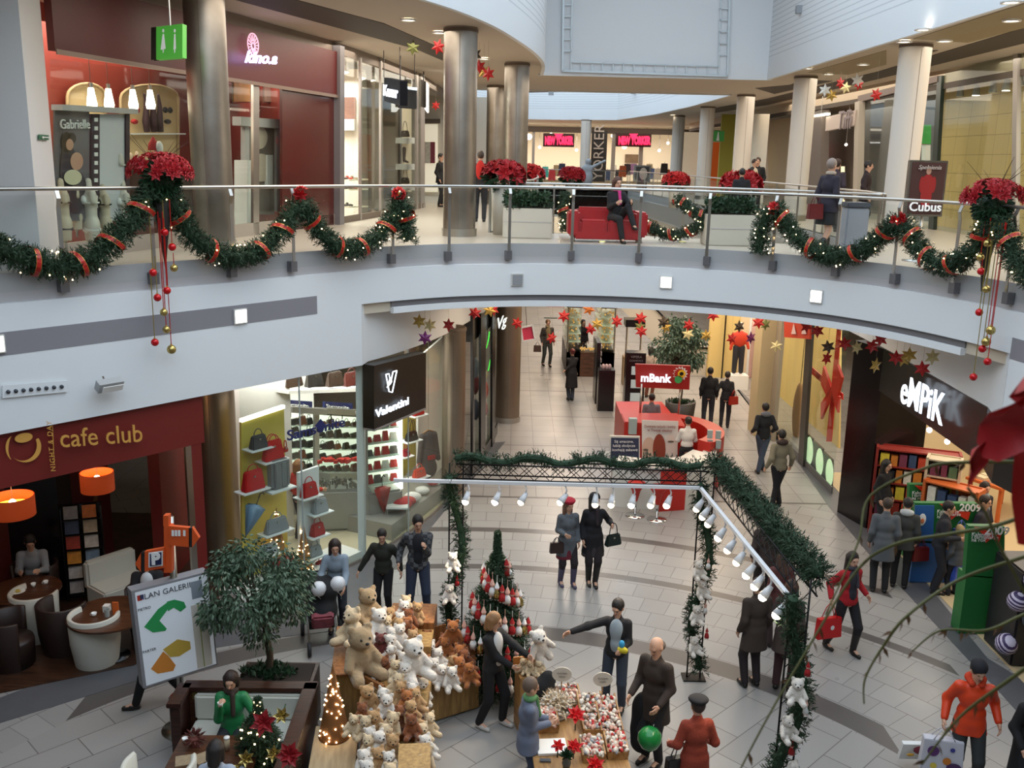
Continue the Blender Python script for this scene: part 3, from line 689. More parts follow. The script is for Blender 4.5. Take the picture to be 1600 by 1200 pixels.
swag('pine garland swagging right of the left poinsettia basket',[(262,300),(280,335),(300,370),(340,396),(385,400),(425,378),(450,345),(465,318)],seed=2,ribbons=4,group=GG,nb=20,r=.18)
swag('short pine garland swagging below the shoe shop window',[(472,312),(490,350),(515,378),(545,390),(580,378),(608,350),(622,325)],seed=3,ribbons=4,group=GG,nb=16,r=.18)
swag('hanging tail of pine garland at the left end of the clear glass',[(615,312),(628,320),(634,345),(636,378)],seed=4,ribbons=1,group=GG,nb=8,r=.19)
swag('hanging tail of pine garland at the right end of the clear glass',[(1205,325),(1196,340),(1189,365),(1187,396)],seed=5,ribbons=0,group=GG,nb=14,r=.18)
swag('pine garland swagging from the red bow on the right half',[(1208,322),(1225,345),(1248,375),(1285,396),(1325,400),(1362,382),(1390,358),(1408,342)],seed=6,ribbons=4,group=GG,nb=28,r=.175)
swag('pine garland swagging left of the right poinsettia basket',[(1408,345),(1425,370),(1445,400),(1475,415),(1505,405),(1530,380),(1546,345)],seed=7,ribbons=4,group=GG,nb=24,r=.175)
swag('pine garland running out at the right edge of the picture',[(1560,345),(1575,375),(1590,410),(1615,435),(1650,440)],seed=8,ribbons=2,group=GG,nb=16,r=.18)
def flower(mb,c,n,R,nl=6,rg=RNG):
 x,y,d=frame(n);a0=rg.uniform(0,6)
 for ring,(k,rr,tilt)in enumerate(((nl,R,.25),(nl-1,R*.65,.6))):
  for i in range(k):
   a=a0+2*PI*i/k+ring*.4;s=x*cos(a)+y*sin(a);e=c+s*rr+d*rr*tilt;w=d.cross(s)*rr*.26;m_=c+s*rr*.5+d*rr*tilt*.9
   mb.add([c,m_+w,e,m_-w],[(0,1,2),(0,2,3)])
def poinsettia_basket(px,py,label,scale=1.0,seed=1,cone=True):
 rg=random.Random(seed);c=gp(px,py,off=.16);t=thing('poinsettia_basket',label,'flower basket',tuple(c),0,'poinsettia baskets on the handrail')
 m=MB();fl=MB()
 for i in range(75):
  d=rdir(rg);d.z=abs(d.z)*.9+.02;d.normalize();flower(fl,d*.27*scale*Vec((1.25,1,.8)).length/1.75+Vec((d.x*.16,d.y*.1,.0))*scale,d,.11*scale,rg=rg)
 fl.B('red_bracts',petalm,t,fixn=False)
 for i in range(420):
  d=rdir(rg);d.z-=.35;d.normalize();leafy(m,Vec((d.x*.2,d.y*.2,d.z*.22-.1))*scale,(d+Vec((0,0,-.3))).normalized(),.12*scale,.06*scale,rg)
 m.sph((0,0,-.1),(.2*scale,.2*scale,.2*scale));m.B('leaves',leafm,t,fixn=False)
 if cone:MB().lathe([(.005,-1.35),(.05,-1.0),(.12,-.55),(.17,-.2),(.15,-.19),(.05,-.5)],n=16).B('cone_vase',mat('black_wicker','2a2524',.6),t,True)
 tw=MB()
 for i in range(7):
  a=rg.uniform(0,2*PI);tw.tube([Vec((0,0,0)),Vec((cos(a)*.2,sin(a)*.2,.3)),Vec((cos(a)*.42,sin(a)*.4,.42+rg.random()*.2))],[.006,.004,.002],5)
 tw.B('twigs',mat('brown_twig','3b2a1c',.8),t);return t
poinsettia_basket(250,272,'red poinsettia basket with black cone hanging on the left part of the balustrade',1.0,1)
poinsettia_basket(1552,312,'red poinsettia basket hanging on the right part of the balustrade',.98,2)
def bow(px,py,label):
 c=gp(px,py,off=.3);t=thing('poinsettia_bow',label,'bow',tuple(c),0,'small poinsettias on the garlands');rg=random.Random(int(px));m=MB()
 for i in range(7):d=rdir(rg);d.y=-abs(d.y);flower(m,d*.07,d,.11,rg=rg)
 m.B('bracts',mat('bright_red_cloth','b81a1e',.5),t,fixn=False);MB().sph((0,-.03,0),.03).B('knot',goldtrim,t,True)
bow(471,302,'small red poinsettia on the garland peak left of the middle');bow(623,303,'small red poinsettia at the left end of the clear glass')
bow(1208,326,'small red poinsettia at the right end of the clear glass');bow(1404,343,'small red poinsettia on the garland peak near the poster stand')
def bauble(px,py,topy,m,label,r=.055,off=.32,strm=None,group='baubles hanging from the poinsettia baskets'):
 c=gp(px,py,off=off);top=gp(px,topy,off=off)
 t=thing('bauble',label,'bauble',tuple(c),0,group)
 MB().sph((0,0,0),r,20,12).B('ball',m,t,True);MB().cyl((0,0,r*.95),(0,0,r*1.25),r*.22).B('cap',goldtrim,t)
 MB().bar((0,0,r*1.2),(0,0,top.z-c.z),.012,.004,Vec((0,1,0))).B('ribbon',strm or ribbonm,t)
R_,Go=redball,gold
olv=mat('olive_ribbon','8b7a3a',.4)
for px,py,ty,m,nm,st in((257,363,305,R_,'red bauble hanging highest under the left basket',olv),(269,386,305,R_,'red bauble second from the top under the left basket',None),(272,419,395,Go,'gold bauble just below the two highest red ones, left basket',None),(239,426,310,R_,'red bauble beside the black cone of the left basket',olv),(246,465,400,R_,'red bauble over the white band, left basket',olv),(261,454,330,R_,'red bauble right of its neighbour at the band, left basket',None),(256,488,330,Go,'gold bauble at the grey band, left basket',None),(260,515,340,Go,'gold bauble below the grey band top, left basket',None),(242,535,430,R_,'lowest red bauble of the left basket',olv),(268,546,340,Go,'lowest and largest gold bauble of the left basket',None),(1543,380,340,Go,'silver gold bauble highest under the right basket',None),(1532,402,345,Go,'gold bauble left, just under the highest one, right basket',None),(1533,424,400,R_,'highest red bauble of the right basket',None),(1541,452,345,Go,'gold bauble over the glass base, right basket',olv),(1530,488,345,R_,'red bauble over the white wall, left one, right basket',olv),(1548,516,345,Go,'largest gold bauble of the right basket',None),(1541,534,345,Go,'small gold bauble below the largest one, right basket',None),(1535,545,345,R_,'red bauble touching the small gold one, right basket',olv),(1543,565,345,R_,'red bauble second lowest, right basket',None),(1521,589,345,R_,'lowest red bauble on a thin string, right basket',olv)):
 bauble(px,py,ty,m,nm,.068 if 'largest' in nm else.056,strm=st)
def star_mesh(name,m,R=.15,k=6):
 mb=MB();vs=[(R*(1 if i%2==0 else.5)*sin(PI*i/k),0,R*(1 if i%2==0 else.5)*cos(PI*i/k))for i in range(2*k)]
 mb.add(vs+[(0,-R*.22,0),(0,R*.22,0)],[(i,(i+1)%(2*k),2*k)for i in range(2*k)]+[((i+1)%(2*k),i,2*k+1)for i in range(2*k)]);me=mb.mesh(name);me.materials.append(m);return me
sm={k:star_mesh('star_body',mat('star_'+k,c,.4,me_))for k,c,me_ in(('red','b31418',0),('gold','b99a4e',.5),('cream','d8cd9a',.1),('purple','6b1f5e',.1),('dark','40352a',.3),('green','6f7440',.3),('white','e6e6df',0),('orange','b4652a',.2))}
threadm=mat('thread','8f877a',.7)
def star(px,py,k,y,ztop,label,s=1):
 if ztop<6:
  for _ in range(40):
   c=AY(px,py,y);e=min(E,key=lambda q:abs(q.x-c.x)if q.y>13.5 else 99)
   if y<e.y+.12:y+=.1
   elif y>21.5 and c.x>-.5:y-=.1
   else:break
  ztop=4.84
 elif ztop>10:ztop=10.22
 c=AY(px,py,y);t=thing('paper_star',label,'star',tuple(c),RNG.uniform(-.5,.5),'six pointed stars hanging on threads',s)
 o=link('star_body',sm[k],None,t);o.rotation_euler=(0,RNG.uniform(-.3,.3),0)
 MB().cyl((0,0,.1),(0,0,(ztop-c.z)/s),.002,n=4).B('thread',threadm,t)
ST=[(655,502,'gold',18.6),(672,508,'cream',19.2),(664,528,'purple',17.9),(701,508,'red',19.3),(742,489,'red',19.4),(765,485,'gold',20.2),(771,484,'red',21),(808,505,'red',21),(862,528,'red',22),(881,494,'red',20.2),(920,483,'orange',20.8),(923,514,'red',22),(933,506,'gold',21.3),(964,502,'red',20.6),(1001,497,'red',20.4),(1000,511,'green',22),(1002,518,'red',20.9),(1037,503,'dark',20.3),(1041,511,'gold',21),(1076,508,'red',20.3),(1075,522,'cream',21.6),(1114,492,'red',20),(1103,524,'gold',21.3),(1155,510,'dark',20.5),(1143,529,'red',20.1),(1185,504,'red',20),(1196,507,'green',21.4),(1173,528,'purple',20.2),(1213,541,'cream',21),(1260,510,'red',18.9),(1277,517,'red',18.6),(1294,542,'dark',19),(1292,560,'red',18.5),(1320,537,'red',18.3),(1339,543,'cream',18.6),(1363,541,'red',18),(1376,530,'red',18),(1368,571,'gold',16.8),(1400,559,'red',17),(1411,561,'gold',17.3),(1421,555,'gold',17),(1457,558,'cream',16.4),(1441,576,'red',16.2)]
names={'gold':'gold','cream':'pale cream','purple':'purple','red':'red','dark':'dark brown','green':'olive green','orange':'orange','white':'white'}
def zone(x):return 'below the left end of the bridge' if x<720 else 'near the bronze shop corner' if x<830 else 'over the jewellery stall' if x<960 else 'left of the indoor tree' if x<1045 else 'before the indoor tree and cream pillars' if x<1140 else 'before the sports mannequins' if x<1230 else 'before the ribbon window' if x<1330 else 'before the black shop header'
cnt={}
for x,y,k,Yd in ST:cnt.setdefault((k,zone(x)),[]).append((x,y,k,Yd))
ords=['leftmost','second from the left','third from the left','fourth from the left','fifth from the left','sixth from the left']
for(k,z),L_ in cnt.items():
 for i,(x,y,kk,Yd)in enumerate(sorted(L_)):
  lb='%s six pointed star hanging %s'%(names[k],z)+('' if len(L_)==1 else ', %s'%ords[i])
  star(x,y,kk,Yd,4.8 if Yd>18.9 or x>1230 or x<700 else 4.8,lb)
for x,y,k,Yd,lb in((645,75,'green',22.6,'olive star under the upper gallery ceiling, left of the steel column'),(685,73,'red',20.8,'red star touching the left side of the steel column top'),(742,86,'dark',22,'dark star right beside the steel column top'),(749,104,'red',23,'red star right of the steel column, upper one'),(756,112,'gold',23.4,'gold star right of the steel column'),(763,115,'red',22.6,'red star right of the steel column, lower one'),(681,165,'red',34,'red star before the far white wall left of the steel column'),(1289,141,'white',26,'white star in the right gallery, left one'),(1313,130,'red',27,'red star between two white stars in the right gallery'),(1321,137,'cream',28,'pale star in the middle of the right gallery group'),(1340,125,'white',25.5,'white star in the right gallery, right one'),(1342,132,'red',26.5,'red star behind the right white star of the gallery'),(1299,149,'gold',27,'gold star lowest in the right gallery group'),(1369,148,'red',24,'red star touching the left side of the nearest pale column')):
 star(x,y,k,Yd,10.2,lb,1.15)
 # ---------------- things used in several shops ----------------
def handbag(name,label,cat,loc,color,w=.34,h=.24,d=.14,rz=0,group=None,handles=1,hh=.2,rough=.4):
 t=thing(name,label,cat,tuple(loc),rz,group);m=mat('bag_leather_'+str(color),color,rough,bump=.1,scale=30)
 mb=MB();mb.add([(-w*.5,-d*.5,0),(w*.5,-d*.5,0),(w*.5,d*.5,0),(-w*.5,d*.5,0),(-w*.4,-d*.22,h),(w*.4,-d*.22,h),(w*.4,d*.22,h),(-w*.4,d*.22,h)],[(3,2,1,0),(4,5,6,7),(0,1,5,4),(1,2,6,5),(2,3,7,6),(3,0,4,7)]);mb.B('body',m,t,'auto',bevel=.02)
 for s in((-1,1)if handles==2 else(0,)):
  MB().tube([Vec((w*.25*cos(a),s*d*.2,h*.95+hh*sin(a)))for a in[PI*i/10 for i in range(11)]],.009,6).B('handle',m,t,True)
 MB().box((0,-d*.33,h*.7),(.035,.02,.03)).B('clasp',steel,t);return t
def torso(mat_skin,name,label,cat,loc,rz,top=None,bottom=None,scale=1,group=None,head=False):
 t=thing(name,label,cat,tuple(loc),rz,group,scale)
 P=[ell_((0,0,.62),(.17,.105,.16)),ell_((0,0,.45),(.125,.09,.14)),ell_((0,0,.27),(.165,.115,.15)),cap_((0,0,.76),(0,0,.88),.05,.045),cap_((-.16,0,.72),(-.19,0,.60),.05,.04),cap_((.16,0,.72),(.19,0,.60),.05,.04),ell_((-.07,-.09,.62),(.06,.05,.06)),ell_((.07,-.09,.62),(.06,.05,.06)),cap_((-.085,0,.22),(-.09,0,0),.085,.07),cap_((.085,0,.22),(.09,0,0),.085,.07)]
 blob('torso',P,mat_skin,t,h=.016,k=.04,clips=[((0,0,-1),-.02)])
 if top:blob('brassiere',[ell_((-.075,-.1,.62),(.07,.055,.065)),ell_((.075,-.1,.62),(.07,.055,.065)),],top,t,h=.014,k=.02);
 if top:MB().tube([(.174*sin(a),-.118*cos(a),.58)for a in[2*PI*i/20 for i in range(20)]],.012,6,closed=True).B('strap',top,t,True)
 if bottom:blob('briefs',[ell_((0,0,.2),(.175,.125,.07))],bottom,t,h=.016,k=.02)
 MB().cyl((0,0,-.02),(0,0,.02),.03).B('stand',steel,t,True)
 if head:blob('head',[ell_((0,-.01,.98),(.07,.09,.11))],mat_skin,t,h=.015)
 return t
mann=mat('mannequin_white','cfc9bd',.45)
def shelfu(name,label,cat,c,w,d,z0,zs,m,rz=0,back=None,group=None,th=.03,sides=True,H=None):
 t=thing(name,label,cat,(c[0],c[1],z0),rz,group);H=H or(max(zs)+.3)
 if back:MB().box((0,d/2,H/2),(w,.03,H)).B('back_panel',back,t)
 if sides:
  for s in(-1,1):MB().box((s*w/2,0,H/2),(.03,d,H)).B('side_panel',m,t)
 for z in zs:MB().box((0,0,z),(w,d,th)).B('shelf',m,t)
 return t
 # ---------------- upper left lingerie shop ----------------
US1=shift(US,.5);US2=shift(US,1.3)
redp=mat('dark_red_facade','561311',.45,var=.1,varscale=3);redg=mat('red_brown_panel','4d1712',.2,var=.2,varscale=2,spec=.8)
t=thing('storefront','dark red facade of the lingerie shop with glowing sign, left of the upper floor','shop front',tuple(online(US,300,110)))
m=MB();
a,b=online(US,76,92),online(US,521,142);zb=(a.z+b.z)/2
SUB=[Vec((a.x,a.y))]+[p for p in US if a.y+.2<p.y<b.y-.2]+[Vec((b.x,b.y))]
MB().wall(SUB,zb,9.96,-.12).B('header',redp,t,W=1)
MB().wall(shift(SUB,-.13),zb-.05,zb+.02,-.02).B('header_trim',mat('tarnished_trim','8f7c70',.4,.5),t,W=1)
m=MB();panel(m,US,Rq(437,132,518,390,142,386),.06);m.B('side_panel',redg,t,W=1)
m=MB();panel(m,US,Rq(519,70,526,396),.2);m.B('corner_post',mat('corner_post_gray','6e6a6d',.4),t,W=1)
m=MB();panel(m,US,Rq(392,128,401,395),.06);m.B('window_mullion',steel,t,W=1)
m=MB();panel(m,US,Rq(78,92,437,430,134,398),.012);m.B('window_glass',GLASS,t,W=1)
MB().wall(SUB,6.0,6.25,-.06).B('plinth',mat('stone_plinth','a39a8e',.4),t,W=1)
neon=mat('violet_white_neon','cfc4ff',.5,emit=5,ecol='cbbcff')
wtext('kino.a',US,Rq(360,80,412,99,83,102),neon,t,1.1,off=.3,shear=.35,bold=.006)
c=online(US,382,70)+Vec((.2,-.12,0));rr=MB();uy=Vec((0,0,1));ux=Vec((.26,.96,0)).normalized()
rr.tube([c+ux*.2*cos(a)+uy*.2*sin(a)for a in[2*PI*i/28 for i in range(28)]],.012,6,closed=True);rr.tube([c+ux*.06*cos(a)+uy*(.06*sin(a)-.03)for a in[2*PI*i/14 for i in range(14)]],.014,6,closed=True)
for i in range(16):a=2*PI*i/16;rr.bar(c+ux*.08*cos(a)+uy*(.08*sin(a)-.02),c+ux*.18*cos(a)+uy*.18*sin(a),.014,.014)
rr.B('flower_emblem',mat('pink_neon','e8a9c0',.5,emit=1.2),t,W=1)
nic=mat('niche_cream','d8bb8c',.7)
struct(MB().wall(shift(SUB,1.9),6,10,.1).B('wall_lingerie_back',mat('shop_red_wall','7a2415',.6,var=.15,varscale=3)))
US3=shift(US,1.85)
for(x0,x1,yt,yb,lb)in((104,163,131,250,'arched cream display niche, left one, in the lingerie shop'),(187,277,133,345,'arched cream display niche with stockings and bra sets in the lingerie shop')):
 t=thing('display_niche',lb,'niche',tuple(online(US3,(x0+x1)/2,yb)));poly=[(x0,yb)]+[((x0+x1)/2-(x1-x0)/2*cos(PI*i/10)*1.0,yt+20-20*sin(PI*i/10))for i in range(11)]+[(x1,yb)]
 P=[online(shift(US,1.82),*q)for q in poly];mb=MB();mb.add(P,[tuple(range(len(P)))]);mb.B('back',nic,t,W=1,fixn=False)
 fr=MB();fr.tube([p+Vec((.03,-.03,0))for p in P],.03,6);fr.B('frame',mat('niche_frame','b59a72',.5),t,True,W=1)
 for yy in((208,250)if x0>180 else()):mb=MB();panel(mb,shift(US,1.8),Rq(x0,yy,x1,yy+2),.2);mb.B('shelf',whitep,t,W=1)
blk=mat('black_cloth','17131a',.8);redc=mat('red_cloth','a3161a',.7)
for x,col,lb in((210,redc,'red bra and brief set hanging in the arched niche'),(262,blk,'black bra and brief set hanging in the arched niche')):
 t=thing('lingerie_set',lb,'underwear',tuple(online(shift(US,1.7),x,185)));mb=MB();p=online(shift(US,1.7),x,172)
 mb.sph(p+Vec((-.03,-.05,0)),(.05,.06,.06));mb.sph(p+Vec((.03,.06,0)),(.05,.06,.06));mb.B('bra',col,t,True,W=1)
 q=online(shift(US,1.7),x,190);mb=MB();mb.sph(q,(.06,.12,.05));mb.B('briefs',col,t,True,W=1)
for i,x in enumerate((228,239,249)):
 t=thing('stocking_leg',('left','middle','right')[i]+' dark stocking leg form in the arched niche','stocking',tuple(online(shift(US,1.65),x,206)))
 p0=online(shift(US,1.65),x+2,206);MB().tube([p0,p0+Vec((.0,-.03,.2)),p0+Vec((0,.03,.45)),p0+Vec((0,.01,.62)),p0+Vec((.02,-.08,.7))],[.06,.07,.05,.03,.025],10).B('leg',mat('dark_stocking','3a2029',.7),t,True,W=1)
for i,(x,y)in enumerate(((143,153),(170,154),(208,155),(235,155))):
 c=online(shift(US,.9),x,y);t=thing('pendant_lamp',('first','second','third','fourth')[i]+' glowing bottle shaped pendant lamp from the left in the lingerie shop','lamp',tuple(c),0,'pendant lamps in the lingerie shop')
 MB().lathe([(.01,.17),(.045,.16),(.06,.05),(.085,-.1),(.07,-.17),(.002,-.17)],n=18).B('shade',lampglow,t,True);MB().cyl((0,0,.17),(0,0,10.2-c.z),.006).B('cord',mat('cord','5a4035',.6),t);MB().cyl((0,0,.16),(0,0,.24),.035).B('cap',steel,t)
t=thing('display_board','large grey framed display with a fashion poster and film strip in the lingerie window','display',tuple(online(US1,140,330)))
m=MB();panel(m,US1,Rq(80,163,200,172,170,178),.2);m.B('canopy',mat('pale_gray_board','b9b4b4',.6),t,W=1)
m=MB();panel(m,US1,Rq(83,172,137,345),.03);m.B('poster',mat('poster_gray','5f5a60',.6,var=.25,varscale=3),t,W=1)
m=MB();panel(m,US1,Rq(152,178,192,345),.03);m.B('white_panel',mat('pale_poster','c9cbd0',.6),t,W=1)
m=MB();panel(m,US1,Rq(192,178,198,350),.06);panel(m,US1,Rq(139,178,152,350),.045);m.B('film_strip',mat('plum_strip','35222e',.6),t,W=1)
m=MB()
for i in range(11):panel(m,US1,Rq(143,184+i*13.5,148,190+i*13.5),.06)
m.B('film_frames',whitep,t,W=1)
def wellipse(m,L,cx,cy,rx,ry,off,n=20,a0=0):
 P=[online(shift(L,-off),cx+rx*cos(2*PI*i/n+a0),cy+ry*sin(2*PI*i/n+a0))for i in range(n)];m.add(P,[tuple(range(n))])
m=MB();wellipse(m,US1,107,262,13,38,.05);wellipse(m,US1,118,300,18,35,.05);m.B('printed_dress',mat('print_dark','3a3038',.7),t,W=1,fixn=False)
m=MB();wellipse(m,US1,109,226,6,9,.06);wellipse(m,US1,120,252,10,14,.06);m.B('printed_face',mat('print_skin','b98e78',.7),t,W=1,fixn=False)
m=MB();wellipse(m,US1,104,222,8,16,.055);wellipse(m,US1,112,216,7,9,.055);m.B('printed_hair',mat('print_hair','2a1c1a',.7),t,W=1,fixn=False)
m=MB();wellipse(m,US1,114,277,14,12,.065);m.B('printed_sash',mat('print_cream','c8c2a4',.7),t,W=1,fixn=False)
wtext('Gabrielle',US1,Rq(88,186,134,203),whitep,t,1,off=.07)
t=thing('display_board','grey framed wardrobe poster display in the right lingerie window','display',tuple(online(US1,405,330)))
m=MB();panel(m,US1,Rq(363,182,444,196,188,202),.2);panel(m,US1,Rq(376,192,383,360),.1);panel(m,US1,Rq(426,192,443,330),.1);m.B('frame',mat('pale_gray_board','b9b4b4',.6),t,W=1)
m=MB();panel(m,US1,Rq(384,200,426,335),.04);m.B('poster',mat('poster_gray2','7b7068',.6,var=.3,varscale=4),t,W=1)
m=MB();wellipse(m,US1,406,215,12,18,.07);wellipse(m,US1,408,262,18,22,.07);m.B('printed_figure',mat('print_pale','cfc0ae',.7),t,W=1,fixn=False)
m=MB();panel(m,US1,Rq(411,242,420,290),.1);m.B('price_strip',whitep,t,W=1)
m=MB();panel(m,US1,Rq(366,250,374,385),.3);m.B('white_post',whitep,t,W=1)
for x0,x1,lb in((362,391,'framed amber poster of a body near the steel column'),(410,441,'framed dim picture high in the right lingerie window')):
 t=thing('framed_picture',lb,'picture',tuple(online(shift(US,1.7),x0,150)));m=MB();panel(m,shift(US,1.7),Rq(x0,127,x1,161),.04);m.B('frame',steel,t,W=1)
 m=MB();panel(m,shift(US,1.65),Rq(x0+2,129,x1-2,159),.03);m.B('print',mat('amber_print' if x0<400 else 'dim_print','c0803f' if x0<400 else '6b4a3e',.6,var=.4,varscale=5),t,W=1)
bw=mat('beige_skin','c4b6a0',.5)
def base_on(px,py,d,z=6.0):p=online(shift(US,d),px,py);return p
for x,y,top_,bot,s,lb in((102,378,mat('brown_lingerie','3c3236',.7),mat('brown_lingerie','3c3236',.7),1.05,'mannequin torso in dark bra and briefs, leftmost below the poster'),(145,380,whitep,whitep,1.12,'white mannequin torso in white slip below the film strip'),(166,372,blk,None,.95,'mannequin torso in black behind the white one'),(198,372,whitep,None,1.0,'white mannequin torso just left of the poinsettia basket'),(188,312,whitep,whitep,1.0,'white mannequin torso raised before the pale panel'),(120,360,blk,None,.9,'dark dressed mannequin torso behind the two front ones')):
 p=online(shift(US,.45 if y>370 else.6),x,y);tt_=torso(mann if top_ is whitep else bw,'mannequin_torso',lb,'mannequin',(p.x,p.y,p.z),-.9,top_,bot,s,'lingerie mannequins')
 MB().cyl((0,0,6.02/1-p.z if False else(6.25-p.z)/s),(0,0,0),.02).B('pole',steel,tt_)
p=online(shift(US,.2),243,235);t=thing('santa_hat','red santa hat with white fur brim above the left poinsettia basket','hat',tuple(p))
MB().lathe([(.1,0),(.085,.1),(.03,.2),(.002,.24)],(-.03,0,0),n=16).B('cone',redc,t,True);MB().sph((.07,0,.05),(.06,.08,.11)).B('fur',mat('white_fur','d9d6d2',.9),t,True);MB().cyl((0,0,6.25-p.z),(0,0,0),.02).B('stand_pole',steel,t)
t=thing('shop_counter','dark counter with wares at the back of the lingerie shop','counter',tuple(online(US2,215,320)));m=MB();panel(m,US2,Rq(203,255,285,345),.3);m.B('body',mat('dark_wood','2d1f1a',.5),t,W=1)
m=MB()
for i in range(9):
 p=online(shift(US,1.0),205+i*9,250-RNG.random()*6);m.sph(p,(.05,.05,.07+.05*RNG.random()),8,6)
m.B('wares',mat('pale_lace','b8a38a',.8),t,True,W=1)
t=thing('toilet_sign','green hanging toilet sign with two white figures','sign',tuple(AY(262,90,14.6)))
a,b=AY(244,45,14.75),AY(285,38,14.2);h=1.0
m=MB();P=[AY(244,42,14.8),AY(285,37,14.5),AY(285,90,14.5),AY(244,93,14.8)];n=Vec((.05,1,0)).normalized()
m.add(P+[p+n*.16 for p in P],[(3,2,1,0),(4,5,6,7),(0,1,5,4),(1,2,6,5),(2,3,7,6),(3,0,4,7)]);m.B('box',mat('sign_green','4fae3f',.45,emit=.35),t,W=1)
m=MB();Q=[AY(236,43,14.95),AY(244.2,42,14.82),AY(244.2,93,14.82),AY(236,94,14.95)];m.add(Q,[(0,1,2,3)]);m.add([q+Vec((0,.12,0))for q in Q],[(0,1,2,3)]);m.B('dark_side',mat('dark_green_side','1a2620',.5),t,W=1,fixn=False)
def signfig(mb,cx,w0,w1):
 def pt(x,y):return AY(x,y,14.45)
 mb.add([pt(cx-1,53),pt(cx+1.2,53),pt(cx+w1,76),pt(cx-w0,78)],[(0,1,2,3)]);n=12;P=[pt(cx+1.6*cos(2*PI*i/n),48+3*sin(2*PI*i/n))for i in range(n)];mb.add(P,[tuple(range(n))])
 mb.add([pt(cx-1,77),pt(cx,77),pt(cx,83),pt(cx-.7,83)],[(0,1,2,3)]);mb.add([pt(cx+.4,77),pt(cx+1.2,77),pt(cx+.9,82),pt(cx+.4,82)],[(0,1,2,3)])
m=MB();signfig(m,255,4,4);signfig(m,273,2,2);m.B('figures',whitep,t,W=1,fixn=False)
m=MB();m.tube([AY(266,40,14.6),Vec((AY(266,40,14.6).x,14.6,10.2))],.012,6);m.B('hanger',steel,t,W=1)
o=MB();P=[AY(58,210,13.5),AY(74,210,13.95)];
P=[WV(x,y,(c1 .x,12.9),(c2 .x,14.15))+Vec((.02,-.01,0))for x,y in((58,210),(73,211),(73,219),(58,218))]
t=thing('exit_sign','small green exit arrow sign on the white pillar at the left','sign',tuple(P[0]));m=MB();m.add(P+[p+Vec((.02,-.01,0))for p in P],[(0,1,2,3),(7,6,5,4),(0,4,5,1),(1,5,6,2),(2,6,7,3),(3,7,4,0)]);m.B('plate',mat('exit_green','2f6b4a',.5),t,W=1)
P=[WV(x,y,(c1 .x,12.9),(c2 .x,14.15))+Vec((.06,-.03,0))for x,y in((60,214.4),(63,212),(63,213.6),(71,214),(71,215.6),(63,215.2),(63,217))];m=MB();m.add(P,[tuple(range(7))]);m.B('arrow',whitep,t,W=1,fixn=False)
_e=shift(SUB,2.0)[-1];struct(MB().wall([_e,SUB[-1]+Vec((-.1,.05))],6,10.2,.08).B('wall_shop_partition',mat('shop_red_wall','7a2415',.6,var=.15,varscale=3)))
# ---------------- shoe shop ----------------
a,b=online(US,525,142),online(US,662,300)
SB=[Vec((a.x,a.y))]+[p for p in US if a.y+.3<p.y<b.y-.3]+[Vec((b.x,b.y))]
struct(MB().wall(shift(SB,3.2),6,10,.1).B('wall_shoe_back',mat('shoe_shop_white','e6ddd0',.7)))
tl=thing('storefront','glass front of the bright shoe shop with grey mullions','shop front',tuple(online(US,580,380)))
m=MB();panel(m,US,Rq(527,80,655,395,125,365),.012);m.B('window_glass',GLASS,tl,W=1)
for x0,x1 in((560,562),(592,593.5),(648,651),(655,661)):m=MB();panel(m,US,Rq(x0,90,x1,392),.06);m.B('mullion',mat('pale_mullion','9b958e',.4,.4),tl,W=1)
MB().wall(SB,6,6.16,-.05).B('plinth',dgray,tl,W=1)
column(online(shift(US,.6),583,300).x,online(shift(US,.6),583,300).y,6,10.1,.3,mat('brown_gray_column','7a6c5c',.5),'brown grey column inside the shoe shop window')
struct(panelthing('wall_shoe_panel',None,None,shift(US,.7),Rq(562,105,574,365),mat('gray_brown_panel','8e857a',.6)))
struct(MB().bbox(-8.2,-4.1,28.4,28.5,6,10).B('wall_shoe_end',mat('shoe_shop_white','e6ddd0',.7)));SBK=[Vec((-9,28.35)),Vec((-4,28.35))]
def onS(x,y,d):return online(shift(US,d),x,y)
for i,(x,y)in enumerate(((539,105),(566,115),(583,119))):
 c=onS(x,y,.5);t=thing('track_spotlight',('left','middle','right')[i]+' white track spotlight at the top of the shoe shop window','light',tuple(c),0,'shoe shop spotlights')
 MB().cyl((0,0,.08),(.03,-.05,-.12),.07,.1).B('head',whitep,t,True);MB().cyl((.03,-.05,-.12),(.032,-.052,-.125),.085).B('lens',lampglow,t);MB().cyl((0,0,.08),(0,0,10.2-c.z),.012).B('stem',steel,t)
t=thing('wall_picture','wide brown landscape picture on the shoe shop wall','picture',tuple(online(SBK,540,175)));m=MB();panel(m,SBK,Rq(526,152,556,186),.05);m.B('print',mat('landscape_print','6e4a3c',.6,var=.5,varscale=3),t,W=1)
m=MB();panel(m,SBK,Rq(526,187,556,204),.3);m.B('ledge',whitep,t,W=1)
shoe_cols=['1b1718','4a2218','a32b1c','6a5a42','26201f']
def shoe(t,p,col,s=1,up=0):
 q=Vec(p);mb=MB();mb.sph(q+Vec((0,-.04,.035)),(.04*s,.1*s,.035*s),10,6);mb.sph(q+Vec((0,.05,.06)),(.035*s,.05*s,.05*s),10,6);mb.cyl(q+Vec((0,.08,0)),q+Vec((0,.07,.06)),.01,.02)
 return mb
k=0
